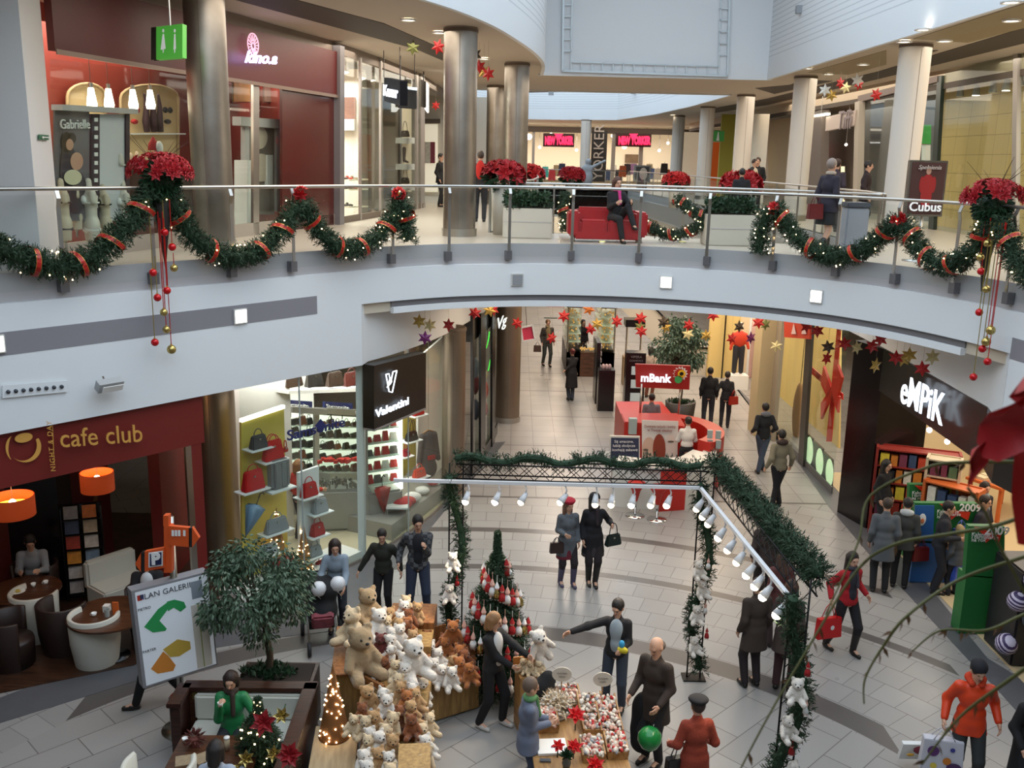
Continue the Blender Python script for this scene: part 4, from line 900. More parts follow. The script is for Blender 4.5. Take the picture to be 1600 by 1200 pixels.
for row,(y,n)in enumerate(((276,4),(291,4),(318,3),(357,4))):
 p0=onS(527,y+5,.8);t=thing('shoe_shelf',('top','second','third','lowest')[row]+' lit glass shelf of shoes in the left shoe shop window','shelf',tuple(p0));m=MB();panel(m,shift(US,.9),Rq(526,y+4,557,y+6,y+3,y+5),.35);m.B('board',mat('lit_shelf','f4ecd4',.5),t,W=1)
 for i in range(n):
  c=shoe_cols[k%5];p=onS(530+i*7.5,y+4.5,.72);o=shoe(t,(0,0,0),c).B('shoe',mat('shoe_'+c,c,.4),None,True);o.location=p+Vec((0,0,0));o.rotation_euler=(0,0,1.2)
  prop(o,'%s shoe, number %d from the left on the %s lit shelf'%({'1b1718':'black','4a2218':'brown','a32b1c':'red','6a5a42':'olive','26201f':'charcoal'}[c],i+1,('top','second','third','lowest')[row]),'shoe','shoes in the shoe shop window');k+=1
t=thing('display_tower','tall cream display tower with white blocks in the right shoe shop window','display',tuple(onS(632,300,.5)))
m=MB();panel(m,shift(US,.8),Rq(621,130,641,300),.05);m.B('back_board',mat('cream_board','d8cbb0',.6),t,W=1)
m=MB();panel(m,shift(US,.78),Rq(621.6,145,624,300),.08);m.B('dark_rail',black,t,W=1)
for y in(215,256,288):m=MB();panel(m,shift(US,.65),Rq(618,y,642,y+9),.25);m.B('block',whitep,t,W=1)
boot=mat('brown_boot','3d2a22',.5)
for y,lb in((214,'handbag shaped dark ankle boot on the top display block'),(287,'dark handbag on the lowest display block')):
 p=onS(633,y,.5);handbag('handbag',lb.replace('handbag shaped dark ankle boot','dark handbag with handle'),'handbag',p,'2a221d',.3,.2,.14,-.3,'handbags on the shoe shop tower',hh=.3)
p=onS(633,255,.5);t=thing('tall_boot','brown heeled tall boot on the middle display block','boot',tuple(p),1.2)
blob('shaft',[cap_((0,.04,.1),(0,.03,.45),.045,.065),cap_((0,.03,.08),(0,-.1,.035),.045,.03)],boot,t,h=.01,k=.04);MB().cyl((0,.07,0),(0,.06,.08),.01,.02).B('heel',boot,t)
t=thing('hanging_sign','black hanging box sign with white shoe shop name','sign',tuple(AY(612,125,24.5)))
P=[AY(600,121,25.3),AY(625,126,24.4),AY(625,165,24.4),AY(600,158,25.3)]
def slab(P,n,th):
 mb=MB();n=Vec(n).normalized();mb.add(P+[p+n*th for p in P],[(3,2,1,0),(4,5,6,7),(0,1,5,4),(1,2,6,5),(2,3,7,6),(3,0,4,7)]);return mb
slab(P,(.9,.5,0),.2).B('box',mat('navy_black','14171f',.85,spec=.1),t,W=1)
ux=(P[1]-P[0]+P[2]-P[3]);L_=[Vec((P[0].x,P[0].y)),Vec((P[1].x,P[1].y))]
wtext('Kazar',L_,[(601,132),(624,136),(624,156),(601,151)],mat('sign_white_glow','e8f0ff',.5,emit=1.6),t,1,off=.04,bold=.01)
m=MB();m.tube([(P[0].x,P[0].y,P[0].z),(P[0].x,P[0].y,10.2)],.01,6);m.tube([(P[1].x,P[1].y,P[1].z),(P[1].x,P[1].y,10.2)],.01,6);m.B('hanger',black,t,W=1)
t=thing('hanging_sign','black blank side of the second hanging box sign beside the shoe sign','sign',tuple(AY(638,150,26.5)))
P=[AY(625,137,26.6),AY(651,140,25.8),AY(651,170,25.8),AY(625,168,26.6)];slab(P,(-.3,.9,0),.25).B('box',mat('matte_black','16161a',.85,spec=.1),t,W=1)
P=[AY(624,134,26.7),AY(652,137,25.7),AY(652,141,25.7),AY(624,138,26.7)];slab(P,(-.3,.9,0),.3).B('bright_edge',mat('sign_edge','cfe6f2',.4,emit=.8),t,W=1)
m=MB();m.tube([AY(626,137,26.5),Vec((AY(626,137,26.5).x,26.5,10.2))],.01,6);m.tube([AY(648,138,26),Vec((AY(648,138,26).x,26,10.2))],.01,6);m.B('hanger',black,t,W=1)
t=thing('hanging_sign','narrow dark sign with bright white edge, farthest along the left shops','sign',tuple(AY(668,150,31)))
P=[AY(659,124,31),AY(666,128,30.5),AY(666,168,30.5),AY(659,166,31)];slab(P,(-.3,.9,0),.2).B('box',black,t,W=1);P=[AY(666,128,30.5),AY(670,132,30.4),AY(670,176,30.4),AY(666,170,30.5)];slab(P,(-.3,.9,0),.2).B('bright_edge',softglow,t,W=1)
m=MB();m.tube([AY(662,126,31),Vec((AY(662,126,31).x,31,10.2))],.02,6);m.B('hanger',black,t,W=1)
struct(MB().bbox(-5,-1.2,43,43.2,6,10.2).B('wall_gallery_end',mat('gallery_end_wall','d6cdbd',.7)))
LG=[Vec((-8,42.9)),Vec((2,42.9))]
t=thing('shop_window','distant bright shop window with hanging clothes left of the steel column','shop window',tuple(online(LG,675,280)))
m=MB();panel(m,LG,Rq(658,194,684,300),.05);m.B('lit_back',mat('pale_lit_wall','f2e9cf',.6,emit=.5),t,W=1);m=MB();panel(m,LG,Rq(655,186,688,193),.2);m.B('header',dgray,t,W=1)
for x,c in((661,'a03a34'),(676,'8c3f4a'),(668,'d8d2c0')):m=MB();panel(m,LG,Rq(x-3,222,x+4,255),.25);m.B('clothes',mat('garment_'+c,c,.8,var=.4,varscale=9),t,W=1)
# ---------------- bridge furniture ----------------
def planter(px0,px1,pyb,y,label,h=.62,d=.6,flowers=False,seed=1):
 a=AY(px0,pyb,y);b=AY(px1,pyb,y);cx=(a.x+b.x)/2;w=b.x-a.x
 t=thing('planter',label,'planter',(cx,y+d/2,6.0),0,'white planters on the bridge');m=mat('planter_white','c9c2b4',.5)
 MB().box((0,0,h/2),(w,d,h)).B('box',m,t,bevel=.015);MB().box((0,-d/2-.004,h*.55),(w*.98,.006,.012)).B('groove',gray,t);MB().box((0,0,h),(w-.1,d-.1,.04)).B('soil',mat('soil','2b2018',.9),t)
 rg=random.Random(seed);lm=MB()
 for i in range(int(900*w)):
  p=Vec((rg.uniform(-w/2+.05,w/2-.05),rg.uniform(-d/2+.05,d/2),h+rg.uniform(0,.3)));dd=(rdir(rg)+Vec((0,-.3,.4))).normalized();leafy(lm,p,dd,.12,.06,rg)
 pl=lm.B('shrub',leafm,t,fixn=False)
 if flowers:
  f=MB()
  for i in range(34):p=Vec((rg.uniform(-w*.4,w*.4),rg.uniform(-.25,.2),h+.38+rg.uniform(0,.15)));flower(f,p,(rdir(rg)+Vec((0,-.4,.8))).normalized(),.12,rg=rg)
  f.B('red_bracts',petalm,t,fixn=False)
 return t
planter(785,862,371,20.35,'white planter box with green shrub left of the red sofa',flowers=False,seed=1)
planter(1102,1182,384,19.55,'white planter box with green shrub right of the red sofa',seed=2)
def poin(px,py,y,s,label,zb=None):
 c=AY(px,py,y);rg=random.Random(int(px));t=thing('poinsettia',label,'plant',tuple(c),0,'poinsettias along the inner opening');f=MB();lm=MB()
 for i in range(40):d=rdir(rg);d.z=abs(d.z);flower(f,Vec((d.x*1.1,d.y,d.z*.7))*s*.8,d,s*.45,rg=rg)
 f.B('red_bracts',petalm,t,fixn=False)
 for i in range(90):d=rdir(rg);d.z=-abs(d.z)*.6;leafy(lm,Vec((d.x*.6,d.y*.6,d.z*.6))*s,d.normalized(),s*.5,s*.25,rg)
 lm.B('leaves',leafm,t,fixn=False);z0=6-c.z
 MB().lathe([(.12,z0),(.2,z0),(.26,-s*.35),(.2,-s*.35)],n=16).B('pot',mat('white_pot','bdb8ad',.5),t,True);return t
poin(786,276,21.3,.48,'large red poinsettia beside the second steel column')
poin(826,275,34,.55,'red poinsettia just right of the second steel column, farther back');poin(893,276,45,.62,'red poinsettia in front of the lone pale column')
poin(1056,284,36,.5,'small red poinsettia between two pale columns');poin(1158,290,24.5,.52,'large dark red poinsettia left of the second pale column')
sofam=mat('red_leather','a82026',.38,bump=.1,scale=15)
a=AY(887,372,19.75);b=AY(1012,374,19.6);cx=(a.x+b.x)/2;W=b.x-a.x
t=thing('sofa','low red leather two seat sofa on the bridge behind the glass','sofa',(cx,20.1,6.0),0)
for s in(-1,1):MB().box((s*(W/2-.12),0,.37),(.24,.8,.5)).B('armrest',sofam,t,'auto',bevel=.04)
MB().box((0,.3,.42),(W-.4,.22,.52)).B('backrest',sofam,t,'auto',bevel=.05)
for s in(-1,1):MB().box((s*(W-.48)/4,-.08,.3),((W-.5)/2,.62,.28)).B('seat_cushion',sofam,t,'auto',bevel=.04)
MB().box((0,-.06,.14),(W-.3,.66,.16)).B('seat_base',sofam,t,bevel=.02)
for sx in(-1,1):
 for sy in(-1,1):MB().cyl((sx*(W/2-.12),sy*.3,0),(sx*(W/2-.12),sy*.3,.12),.03).B('leg',steel,t,True)
SOFA=(cx,20.1)
t=garland('pine garland with lights wound behind the left end of the red sofa',[(AY(884,300,21.6)),AY(880,330,21.5),AY(884,362,21.4)],r=.12,nb=14,ribbons=1,seed=21,group='garlands on the inner balustrade')
garland('pine garland with red ribbons hanging on the inner rail right of the sofa',[AY(1008,352,20.6),AY(1040,366,20.3),AY(1072,364,20.1),AY(1100,345,19.9),AY(1080,328,20.0),AY(1056,310,20.3)],r=.13,nb=24,ribbons=5,seed=22,group='garlands on the inner balustrade')
for i,px in enumerate((941,1066)):
 c=G(px,379,6.0);t=thing('floor_spot','small yellow lit floor fitting at the bridge edge, '+('left one before the sofa' if i==0 else 'right one'),'light',tuple(c));MB().lathe([(.07,0),(.06,.03),(.0,.035)],n=14).B('lens',mat('yellow_spot','d8cf8a',.4,emit=.6),t,True);MB().lathe([(.085,0),(.085,.01),(.07,.012)],n=14).B('ring',steel,t,True)
 # ---------------- far fashion shop ----------------
FW=[Vec((-16,69)),Vec((19,69))]
def F(px,py,d=0):return WV(px,py,(0,69+d),(1,69+d))
def fbox(m,x0,y0,x1,y1,d0=0,d1=.3):
 a=F(x0,y0,d0);b=F(x1,y1,d0);return m.bbox(a.x,b.x,69+d0,69+d0+d1,b.z,a.z)
t=thing('storefront','wide bright fashion shop front with two red neon signs at the far end','shop front',tuple(F(950,290)))
m=MB();fbox(m,700,191,1225,203,-.3,.4);m.B('header',mat('far_header','a08c74',.6),t,W=1)
m=MB();fbox(m,700,203,1225,206,-.1,.3);m.B('dark_lintel',brown,t,W=1)
m=MB();fbox(m,820,206,1110,286,7.5,.1);m.B('lit_back_wall',mat('warm_shop_wall','f0dcbc',.7,emit=.25),t,W=1)
for x in(832,957,1000,1104):m=MB();fbox(m,x,205,x+2,292,0,.2);m.B('mullion',mat('pale_mullion','9b958e',.4,.4),t,W=1)
neonr=mat('pink_red_neon','e8204a',.5,emit=2.2);
for x0,x1,lb in((849,897,'left'),(963,1017,'right')):
 s=thing('neon_sign',lb+' black sign board with glowing red lettering of the far fashion shop','sign',tuple(F((x0+x1)/2,220)));m=MB();fbox(m,x0,208,x1,230,-.25,.2);m.B('board',mat('sign_black','2a1014',.4),s,W=1)
 wtext('NEW YORKER',FW,[(x0+2,214),(x1-2,214),(x1-2,227),(x0+2,227)],neonr,s,1.0,off=.6,bold=.05)
 m=MB();P=[F((x0+x1)/2+dx,y,-.5)for dx,y in((-7,209),(7,209),(4,213),(0,217),(-4,213))];m.add(P,[tuple(range(5))]);m.B('emblem',neonr,s,W=1,fixn=False)
s=thing('hanging_banner','tall black vertical banner with grey lettering between the two neon signs','banner',tuple(F(935,250)));m=MB();fbox(m,925,204,946,284,-.4,.1);m.B('cloth',mat('banner_black','1f1c1c',.6),s,W=1)
o=text('lettering','YORKER',mat('banner_grey','9a9490',.6),1.0,F(936,238,-.55),(0,0,1),(-1,0,0),s,.02)
rg=random.Random(5)
gcols=['3a2f35','7d5a78','2b8f86','b33a44','8c7a5a','31405c','c2b8a8','1d1b1c','9c4d2a']
for i in range(34):
 x=838+i*8+rg.uniform(-2,2)
 if 893<x<913 or 922<x<948:continue
 y=rg.uniform(262,272);c=gcols[i%9];d=rg.uniform(1.5,6);p=F(x,y,d)
 q=thing('garment','garment on a rail in the far fashion shop','clothing',tuple(p),0,'garments on rails in the far fashion shop')
 q['label']='%s garment on a rail of the far shop'%{'3a2f35':'dark plum','7d5a78':'mauve','2b8f86':'teal','b33a44':'red','8c7a5a':'khaki','31405c':'navy','c2b8a8':'cream','1d1b1c':'black','9c4d2a':'rust'}[c]
 q['group']='garments on rails in the far fashion shop'
 MB().add([(-.22,0,.3),(.22,0,.3),(.28,.1,-.5),(-.28,.1,-.5),(-.22,.2,.3),(.22,.2,.3),(.28,.2,-.5),(-.28,.2,-.5)],[(0,1,2,3),(7,6,5,4),(0,4,5,1),(3,2,6,7),(0,3,7,4),(1,5,6,2)]).B('cloth',mat('garment_'+c,c,.8),q)
 MB().cyl((0,.1,6-p.z),(0,.1,.4),.02,n=6).B('rail_post',steel,q)
q=thing('display_torso','teal top on a display torso in the far fashion shop','mannequin',tuple(F(916,258,1)));blob('top',[ell_((0,0,0),(.26,.16,.4)),ell_((0,0,.3),(.3,.14,.14))],mat('teal_top','1f9a92',.7),q,h=.05);MB().cyl((0,0,6-F(916,258,1).z),(0,0,.6),.04).B('stand',steel,q)
for i in range(16):
 x=828+i*18+rg.uniform(-4,4);y=rg.uniform(208,240)
 if 922<x<950:continue
 p=F(x,y,3+rg.random()*3);q=thing('shop_spotlight','small glaring spotlight under the ceiling of the far fashion shop','light',tuple(p),0,'spotlights of the far fashion shop');MB().sph((0,0,0),.11 if i not in(0,8)else.22,10,6).B('bulb',mat('far_glow','fff0d0',.5,emit=8),q,True);MB().cyl((0,0,0),(0,0,10.2-p.z),.015,n=5).B('stem',steel,q)
q=thing('framed_picture','wide brown picture on the wall of the far fashion shop','picture',tuple(F(990,250,7)));m=MB();fbox(m,977,241,1003,255,7.3,.1);m.B('print',mat('brown_print','7c6248',.7,var=.5,varscale=2),q,W=1)
q=thing('poster_stand','grey framed black and white portrait poster standing before the far shop','poster',tuple(F(1005,285,-3)));a=AY(991,258,62);b=AY(1016,285,62)
MB().bbox(a.x,b.x,62,62.2,b.z,a.z).B('frame',mat('poster_frame_gray','8a8783',.4),q,W=1);MB().bbox(a.x+.12,b.x-.12,61.97,62.0,b.z+.1,a.z-.1).B('print',mat('poster_dark','45433f',.6,var=.3,varscale=2),q,W=1)
m=MB();c=(a+b)/2;n=20
m.add([(c.x+.25*cos(2*PI*i/n)+.06,61.95,c.z+.38*sin(2*PI*i/n))for i in range(n)],[tuple(range(n))]);m.B('printed_face',mat('print_pale','cfc0ae',.7),q,W=1,fixn=False);MB().bbox(a.x+.2,b.x-.2,62.05,62.15,6,b.z+.1).B('foot',dgray,q,W=1)
q=thing('statue','grey living statue like figure with one raised arm by the far opening','statue',tuple(AY(918,292,57)));s_=AY(918,292,57)
blob('figure',[ell_((0,0,.5),(.3,.25,.5)),ell_((-.05,0,1.0),(.32,.2,.3)),ell_((0,0,1.42),(.17,.17,.2)),cap_((.2,0,1.1),(.95,-.1,1.5),.1,.07),cap_((-.2,0,1.0),(-.5,-.1,.55),.1,.08)],mat('statue_gray','8f9499',.6),q,h=.05,k=.08);MB().cyl((0,0,6-s_.z),(0,0,.05),.35).B('pedestal',mat('pale_gray_board','b9b4b4',.6),q)
q=thing('toilet_sign','green hanging sign with white figures near the far columns','sign',tuple(AY(1117,212,48)));a=AY(1104,204,48);b=AY(1131,221,48);MB().bbox(a.x,b.x,48,48.15,b.z,a.z).B('box',mat('sign_green2','2f7d33',.5,emit=.15),q,W=1)
m=MB()
for xx in(1111,1122):p=AY(xx,213,47.97);m.add([(p.x-.02,47.97,p.z+.2),(p.x+.02,47.97,p.z+.2),(p.x+.07,47.97,p.z-.2),(p.x-.07,47.97,p.z-.2)],[(0,1,2,3)])
m.B('figures',whitep,q,W=1,fixn=False);MB().cyl((a.x+.3,48.07,a.z),(a.x+.3,48.07,10.2),.02).B('hanger',steel,q,W=1)
q=thing('storefront','orange lit shop front with pale wares behind the far pale columns','shop front',tuple(AY(1110,290,60)));m=MB();a=AY(1108,222,60);b=AY(1127,288,60);m.bbox(a.x,b.x,60,60.3,6,a.z);m.B('orange_panel',mat('orange_panel','cc5a1e',.5,emit=.25),q,W=1)
m=MB();a=AY(1060,206,61);b=AY(1108,288,61);m.bbox(a.x,b.x,61,61.2,6,a.z);m.B('lit_back',mat('warm_shop_wall','f0dcbc',.7,emit=.25),q,W=1)
q=thing('wall_panel','yellow green wall panel between the far and middle pale columns','panel',tuple(AY(1160,230,45)));a=AY(1128,188,50);b=AY(1178,290,50);MB().bbox(a.x,b.x,50,50.2,6,a.z+.3).B('panel',mat('olive_green','a39a3a',.6),q,W=1)
m=MB();a=AY(1160,225,49.8);b=AY(1170,288,49.8);m.bbox(a.x,b.x,49.8,49.9,6,a.z);m.B('lit_doorway',mat('warm_lit_door','f2e6c0',.6,emit=.8),q,W=1)
struct(MB().add([AY(1174,178,44),AY(1203,178,40),Vec((AY(1203,178,40).x,40,6)),Vec((AY(1174,178,44).x,44,6))],[(0,1,2,3)]).B('wall_cream_pier',cream,fixn=False))
# ---------------- upper right shops along x = 11.4 ----------------
RS=[Vec((11.4,8)),Vec((11.4,66))]
def RX(px,py,d=0):return WV(px,py,(11.4+d,8),(11.4+d,66))
def rp(m,q,d=0,th=.05):P=[RX(*p,d)for p in q];m.add(P+[p+Vec((-th,0,0))for p in P],[(0,1,2,3),(7,6,5,4),(0,4,5,1),(1,5,6,2),(2,6,7,3),(3,7,4,0)]);return m
q=thing('shop_window','tall window with yellow stone tiled back wall at the right edge of the upper floor','shop window',tuple(RX(1530,350)))
def stone():
 m=bpy.data.materials.new('yellow_stone_tiles');m.use_nodes=True;nt=m.node_tree;N=nt.nodes;L=nt.links;b=N['Principled BSDF'];g=N.new('ShaderNodeNewGeometry');sp=N.new('ShaderNodeSeparateXYZ');cb=N.new('ShaderNodeCombineXYZ');t=N.new('ShaderNodeTexBrick')
 L.new(g.outputs['Position'],sp.inputs[0]);L.new(sp.outputs[1],cb.inputs[0]);L.new(sp.outputs[2],cb.inputs[1]);L.new(cb.outputs[0],t.inputs[0]);t.offset=0;t.inputs['Scale'].default_value=1;t.inputs['Brick Width'].default_value=.75;t.inputs['Row Height'].default_value=.5;t.inputs['Mortar Size'].default_value=.008
 t.inputs['Color1'].default_value=lin('d8b878');t.inputs['Color2'].default_value=lin('cfae70');t.inputs['Mortar'].default_value=lin('9c8050');L.new(t.outputs[0],b.inputs[0]);b.inputs['Roughness'].default_value=.35;return m
m=rp(MB(),[(1477,115),(1640,60),(1640,420),(1455,380)],.9,.05);m.B('stone_back_wall',stone(),q,W=1)
m=rp(MB(),[(1470,120),(1477,118),(1462,390),(1454,388)],.02,.1);m.B('dark_mullion',mat('green_black_frame','1c2a22',.4),q,W=1)
m=rp(MB(),[(1590,75),(1597,73),(1592,420),(1585,416)],.02,.1);m.B('mullion',mat('pale_mullion','9b958e',.4,.4),q,W=1)
m=rp(MB(),[(1476,116),(1640,60),(1640,420),(1455,385)],0,.012);m.B('window_glass',GLASS,q,W=1)
m=rp(MB(),[(1447,383),(1650,420),(1650,450),(1447,400)],0,.06);m.B('plinth',mat('plinth_gray','6e6a6a',.4),q,W=1)
for i,(x,y,g)in enumerate(((1501,150,0),(1526,148,1),(1552,143,0),(1573,140,1),(1595,132,0))):
 c=RX(x,y-8,.45);s=thing('track_spotlight',('first','second','third','fourth','fifth')[i]+' hanging spotlight from the left before the yellow stone wall','light',tuple(c),0,'spotlights before the yellow stone wall');MB().cyl((0,0,.12),(0,0,-.14),.06,.1).B('head',mat('spot_gray','8c9094',.4),s,True);MB().cyl((0,0,-.14),(0,0,-.15),.09).B('lens',lampglow if g else whitep,s);MB().cyl((0,0,.1),(0,0,10.2-c.z),.012).B('stem',steel,s)
q=thing('shop_window','glass shop window with dark reflections and toys behind the nearest pale column','shop window',tuple(RX(1440,250)))
m=rp(MB(),[(1340,160),(1472,128),(1456,390),(1335,360)],1.6,.05);m.B('back_wall',mat('gray_blue_wall','6d6e74',.5),q,W=1)
m=rp(MB(),[(1345,150),(1470,120),(1454,388),(1342,355)],0,.012);m.B('window_glass',GLASS,q,W=1);m=rp(MB(),[(1410,165),(1470,168),(1468,172),(1410,169)],.3,.03);m.B('dark_bar',black,q,W=1)
m=rp(MB(),[(1345,150),(1470,118),(1470,128),(1345,160)],0,.1);m.B('header',mat('brown_header','5b4a42',.5),q,W=1)
for x,y0,y1,c,lb in((1452,195,225,'2fa344','bright green block toy standing on the white post'),(1442,205,227,'a8402a','red and orange block toy left of the green one'),(1448,203,222,'3556a0','blue block toy between the red and green ones')):
 m=rp(MB(),[(x-3,y0),(x+3,y0),(x+2.6,y1),(x-3,y1)],.9,.2);o=m.B('block_toy',mat('toy_'+c,c,.5));prop(o,lb,'toy','block toys in the upper right window')
m=rp(MB(),[(1448,226),(1454,226),(1452,330),(1446,330)],.9,.15);o=m.B('white_post',whitep);prop(o,'white post carrying the coloured block toys','post')
q=thing('storefront','dark doorway with pale square sign in the middle of the upper right gallery','shop front',tuple(RX(1300,300)))
m=rp(MB(),[(1272,178),(1296,172),(1294,325),(1270,318)],0,.3);m.B('dark_pier',mat('brown_gray_pier','5f5650',.5),q,W=1)
m=rp(MB(),[(1296,206),(1346,196),(1342,325),(1294,318)],.8,.1);m.B('doorway',mat('dark_interior','40352e',.6),q,W=1)
m=rp(MB(),[(1345,160),(1352,158),(1348,345),(1341,342)],0,.2);m.B('pale_jamb',mat('pale_jamb','a59c90',.5),q,W=1)
m=rp(MB(),[(1297,183),(1344,172),(1341,196),(1296,205)],-.1,.15);m.B('sign_board',mat('pale_sign','b8aaa2',.5),q,W=1)
o=text('lettering','Tiffi',mat('grey_letters','7f7478',.5),.9,RX(1320,189,-.3),(0,-1,0),(0,0,1),q,.03)
m=rp(MB(),[(1318,260),(1320,260),(1320,318),(1318,318)],.5,.1);m.B('lit_edge',mat('warm_lit_door','f2e6c0',.6,emit=.8),q,W=1)
m=rp(MB(),[(1202,190),(1270,178),(1268,310),(1204,300)],1.3,.1);m.B('lit_shop_wall',mat('warm_wall_r','cdb08c',.6),q,W=1)
m=rp(MB(),[(1253,230),(1271,230),(1270,242),(1252,242)],.3,.1);m.B('red_light_sign',mat('red_light','e02030',.5,emit=1.5),q,W=1)
for x,y in((1322,226),(1337,224)):c=RX(x,y,.4);s=thing('downlight','bright small lamp in the dark doorway, '+('left one' if x<1330 else 'right one'),'light',tuple(c));MB().sph((0,0,0),.05).B('lens',lampglow,s,True);MB().cyl((0,0,0),(0,0,10.2-c.z),.01).B('stem',steel,s)
c=RX(1283,180,-.3);s=thing('strip_light','bright slanted strip light above the dark doorway','light',tuple(c));MB().bar((0,-.9,0),(0,.9,0),.1,.06).B('tube',lampglow,s);MB().bar((0,-.9,.06),(0,.9,.06),.12,.04).B('housing',steel,s);MB().cyl((0,0,.06),(0,0,10.2-c.z),.012).B('stem',steel,s)
a=AY(1421,250,17.2);b=AY(1480,252,17.2);zb=AY(1450,338,17.2).z;cx=(a.x+b.x)/2
q=thing('poster_stand','free standing brown poster with a red figure and white Cubus lettering','poster',(cx,17.2,6),.0);w_=b.x-a.x;h_=a.z-zb
MB().box((0,0,zb-6+h_/2),(w_,.12,h_)).B('frame',steel,q,bevel=.01);MB().box((0,-.065,zb-6+h_/2),(w_-.07,.01,h_-.07)).B('print',mat('brown_poster','4a2c28',.5),q)
MB().cyl((0,0,0),(0,0,zb-6),.03).B('pole',steel,q,True);MB().lathe([(.25,0),(.25,.02),(.03,.04)],n=20).B('foot',steel,q,True)
text('lettering','Cubus',mat('white_letters','f2f2f2',.5,emit=.3),.22,(cx,17.1,zb+.16),(1,0,0),(0,0,1),q,.01,bold=.004);text('lettering','Spelnienia',mat('pale_letters','c9bdb4',.5),.1,(cx,17.1,a.z-.12),(1,0,0),(0,0,1),q,.01,shear=.3)
m=MB();zc=zb-6+h_*.55
for ex,ez,rx,rz_ in((0,0,.12,.2),(0,-.18,.1,.2),(-.1,.02,.04,.14),(.11,.02,.04,.14)):m.add([(ex+rx*cos(2*PI*i/16),-.073-rx*.04,zc+ez+rz_*sin(2*PI*i/16))for i in range(16)],[tuple(range(16))])
m.B('printed_figure',mat('print_red','9c1f1c',.6),q,fixn=False);MB().add([(.045*cos(2*PI*i/16),-.078,zc+.25+.06*sin(2*PI*i/16))for i in range(16)],[tuple(range(16))]).B('printed_face',mat('print_skin','b98e78',.7),q,fixn=False)
c=G(1335,395,6.0);q=thing('litter_bin','pale grey square litter bin beside the nearest pale column','bin',(c.x,c.y+.2,6));MB().box((0,0,.42),(.42,.42,.84)).B('body',mat('bin_gray','8f96a0',.5),q,bevel=.02);MB().box((0,0,.9),(.44,.44,.1)).B('lid',mat('bin_dark','454c56',.5),q,bevel=.02)
# ---------------- ground floor: cafe ----------------
WLl=[p.copy()for p in WL];WRl=[p.copy()for p in WR]
def LW(px,py,d=0):return online(shift(WL,d),px,py)
def lp(m,q,d=0,th=.05):return panel(m,shift(WL,d),q,th)
plank=woodmat('dark_planks','2a1a12','4a2f20',2.5,.35,'X',9)
cf=[G(x,y)for x,y in[(-220,1160),(-100,1112),(0,1084),(210,1040),(318,985)]]
q=[(p.x,p.y)for p in cf]
struct(MB().prism(q+[(-4.9,15.0),(-6.2,19.5),(-16,19.5),(-16,q[0][1])],.006,.014).B('floor_cafe',plank))
cafe_red=mat('cafe_red_paint','6f1a14',.55,var=.08,varscale=3);cafe_gold=mat('cafe_gold_paint','d09a4a',.5)
t=thing('cafe_sign','dark red cafe front board with gold cup emblem and cafe club lettering','sign',tuple(LW(150,690)))
a,b=LW(-60,690),LW(316,630);CS=[Vec((a.x,a.y))]+[p for p in WL if a.y+.1<p.y<b.y-.1]+[Vec((b.x,b.y))]
MB().wall(shift(CS,.02),3.12,3.91,-.03).B('board',cafe_red,t,W=1)
wtext('cafe club',WL,[(87,665),(215,652),(215,700),(87,706)][0:1]+[(215,656),(215,694),(87,702)],cafe_gold,t,.9,off=.14)
o=text('lettering','NIGHT & DAY',cafe_gold,.1,LW(76,695)+Vec((.07,-.07,0)),(0,0,1),(LW(70,695)-LW(84,695)),t,.01,spacing=1.2)
m=MB();lp(m,[(80,661),(81,661),(84,724),(83,724)],-.02,.03);m.B('divider',cafe_gold,t,W=1)
def arcband(cx,cy,rx,ry,a0,a1,w0,w1,n=18,off=-.05):
 m=MB();A=[];B=[]
 for i in range(n+1):
  a=a0+(a1-a0)*i/n;w_=(w0*(1-i/n)+w1*i/n)*sin(PI*min(1,.15+i/n*.95));A.append(LW(cx+(rx+w_)*cos(a),cy+(ry+w_)*sin(a),off));B.append(LW(cx+(rx-w_)*cos(a),cy+(ry-w_)*sin(a),off))
 m.add(A+B,[(i,i+1,n+2+i,n+1+i)for i in range(n)]);return m
arcband(37,697,24,24,-.5,2.6,5,.6).B('cup_emblem',cafe_gold,t,W=1,fixn=False);arcband(26,700,15,22,2.2,4.4,1,4).B('cup_emblem',cafe_gold,t,W=1,fixn=False)
m=MB();m.add([LW(37+14*cos(2*PI*i/24),684+7.5*sin(2*PI*i/24)-2*cos(2*PI*i/24),-.06)for i in range(24)],[tuple(range(24))]);m.B('cup_emblem',cafe_gold,t,W=1,fixn=False)
j=thing('door_frame','dark red upright beside the cafe opening, left of the bronze column','frame',tuple(LW(312,900)))
a,b=LW(300,720),LW(316,720);MB().wall([Vec((a.x,a.y)),Vec((b.x,b.y))],0.01,3.12,.1).B('upright',cafe_red,j,W=1);MB().wall([Vec((a.x,a.y))+Vec((-.07,-.06)),Vec((a.x,a.y))],.01,3.12,.08).B('steel_edge',steel,j,W=1)
struct(MB().wall(shift(CS,3.2),0,3.9,.1).B('wall_cafe_back',mat('cafe_back_red','5a1a14',.6)))
struct(MB().bbox(-6.3,-6.1,15.9,22,0,3.9).B('wall_cafe_side',cafe_red))
ghost=mat('reflected_gold','7a5330',.6)  # colour for the cup emblem's reflection in the glass, painted onto the inner wall
t=thing('emblem_reflection','reflection of the gold cup emblem painted on the inner cafe wall','emblem',tuple(LW(130,780,3.0)))
for cx,cy,s in((128,776,1.0),):arcband(cx,cy,22*s,20*s,-.4,2.6,4,.6,off=3.05).B('cup_arc',ghost,t,W=1,fixn=False);arcband(cx-8,cy,14,20,2.4,4.4,1,3,off=3.05).B('cup_arc',ghost,t,W=1,fixn=False)
p=LW(60,800,3.0);struct(MB().bbox(p.x-.5,p.x+.45,p.y-.2,p.y+.3,0,3.9).B('wall_cafe_pillar',black))
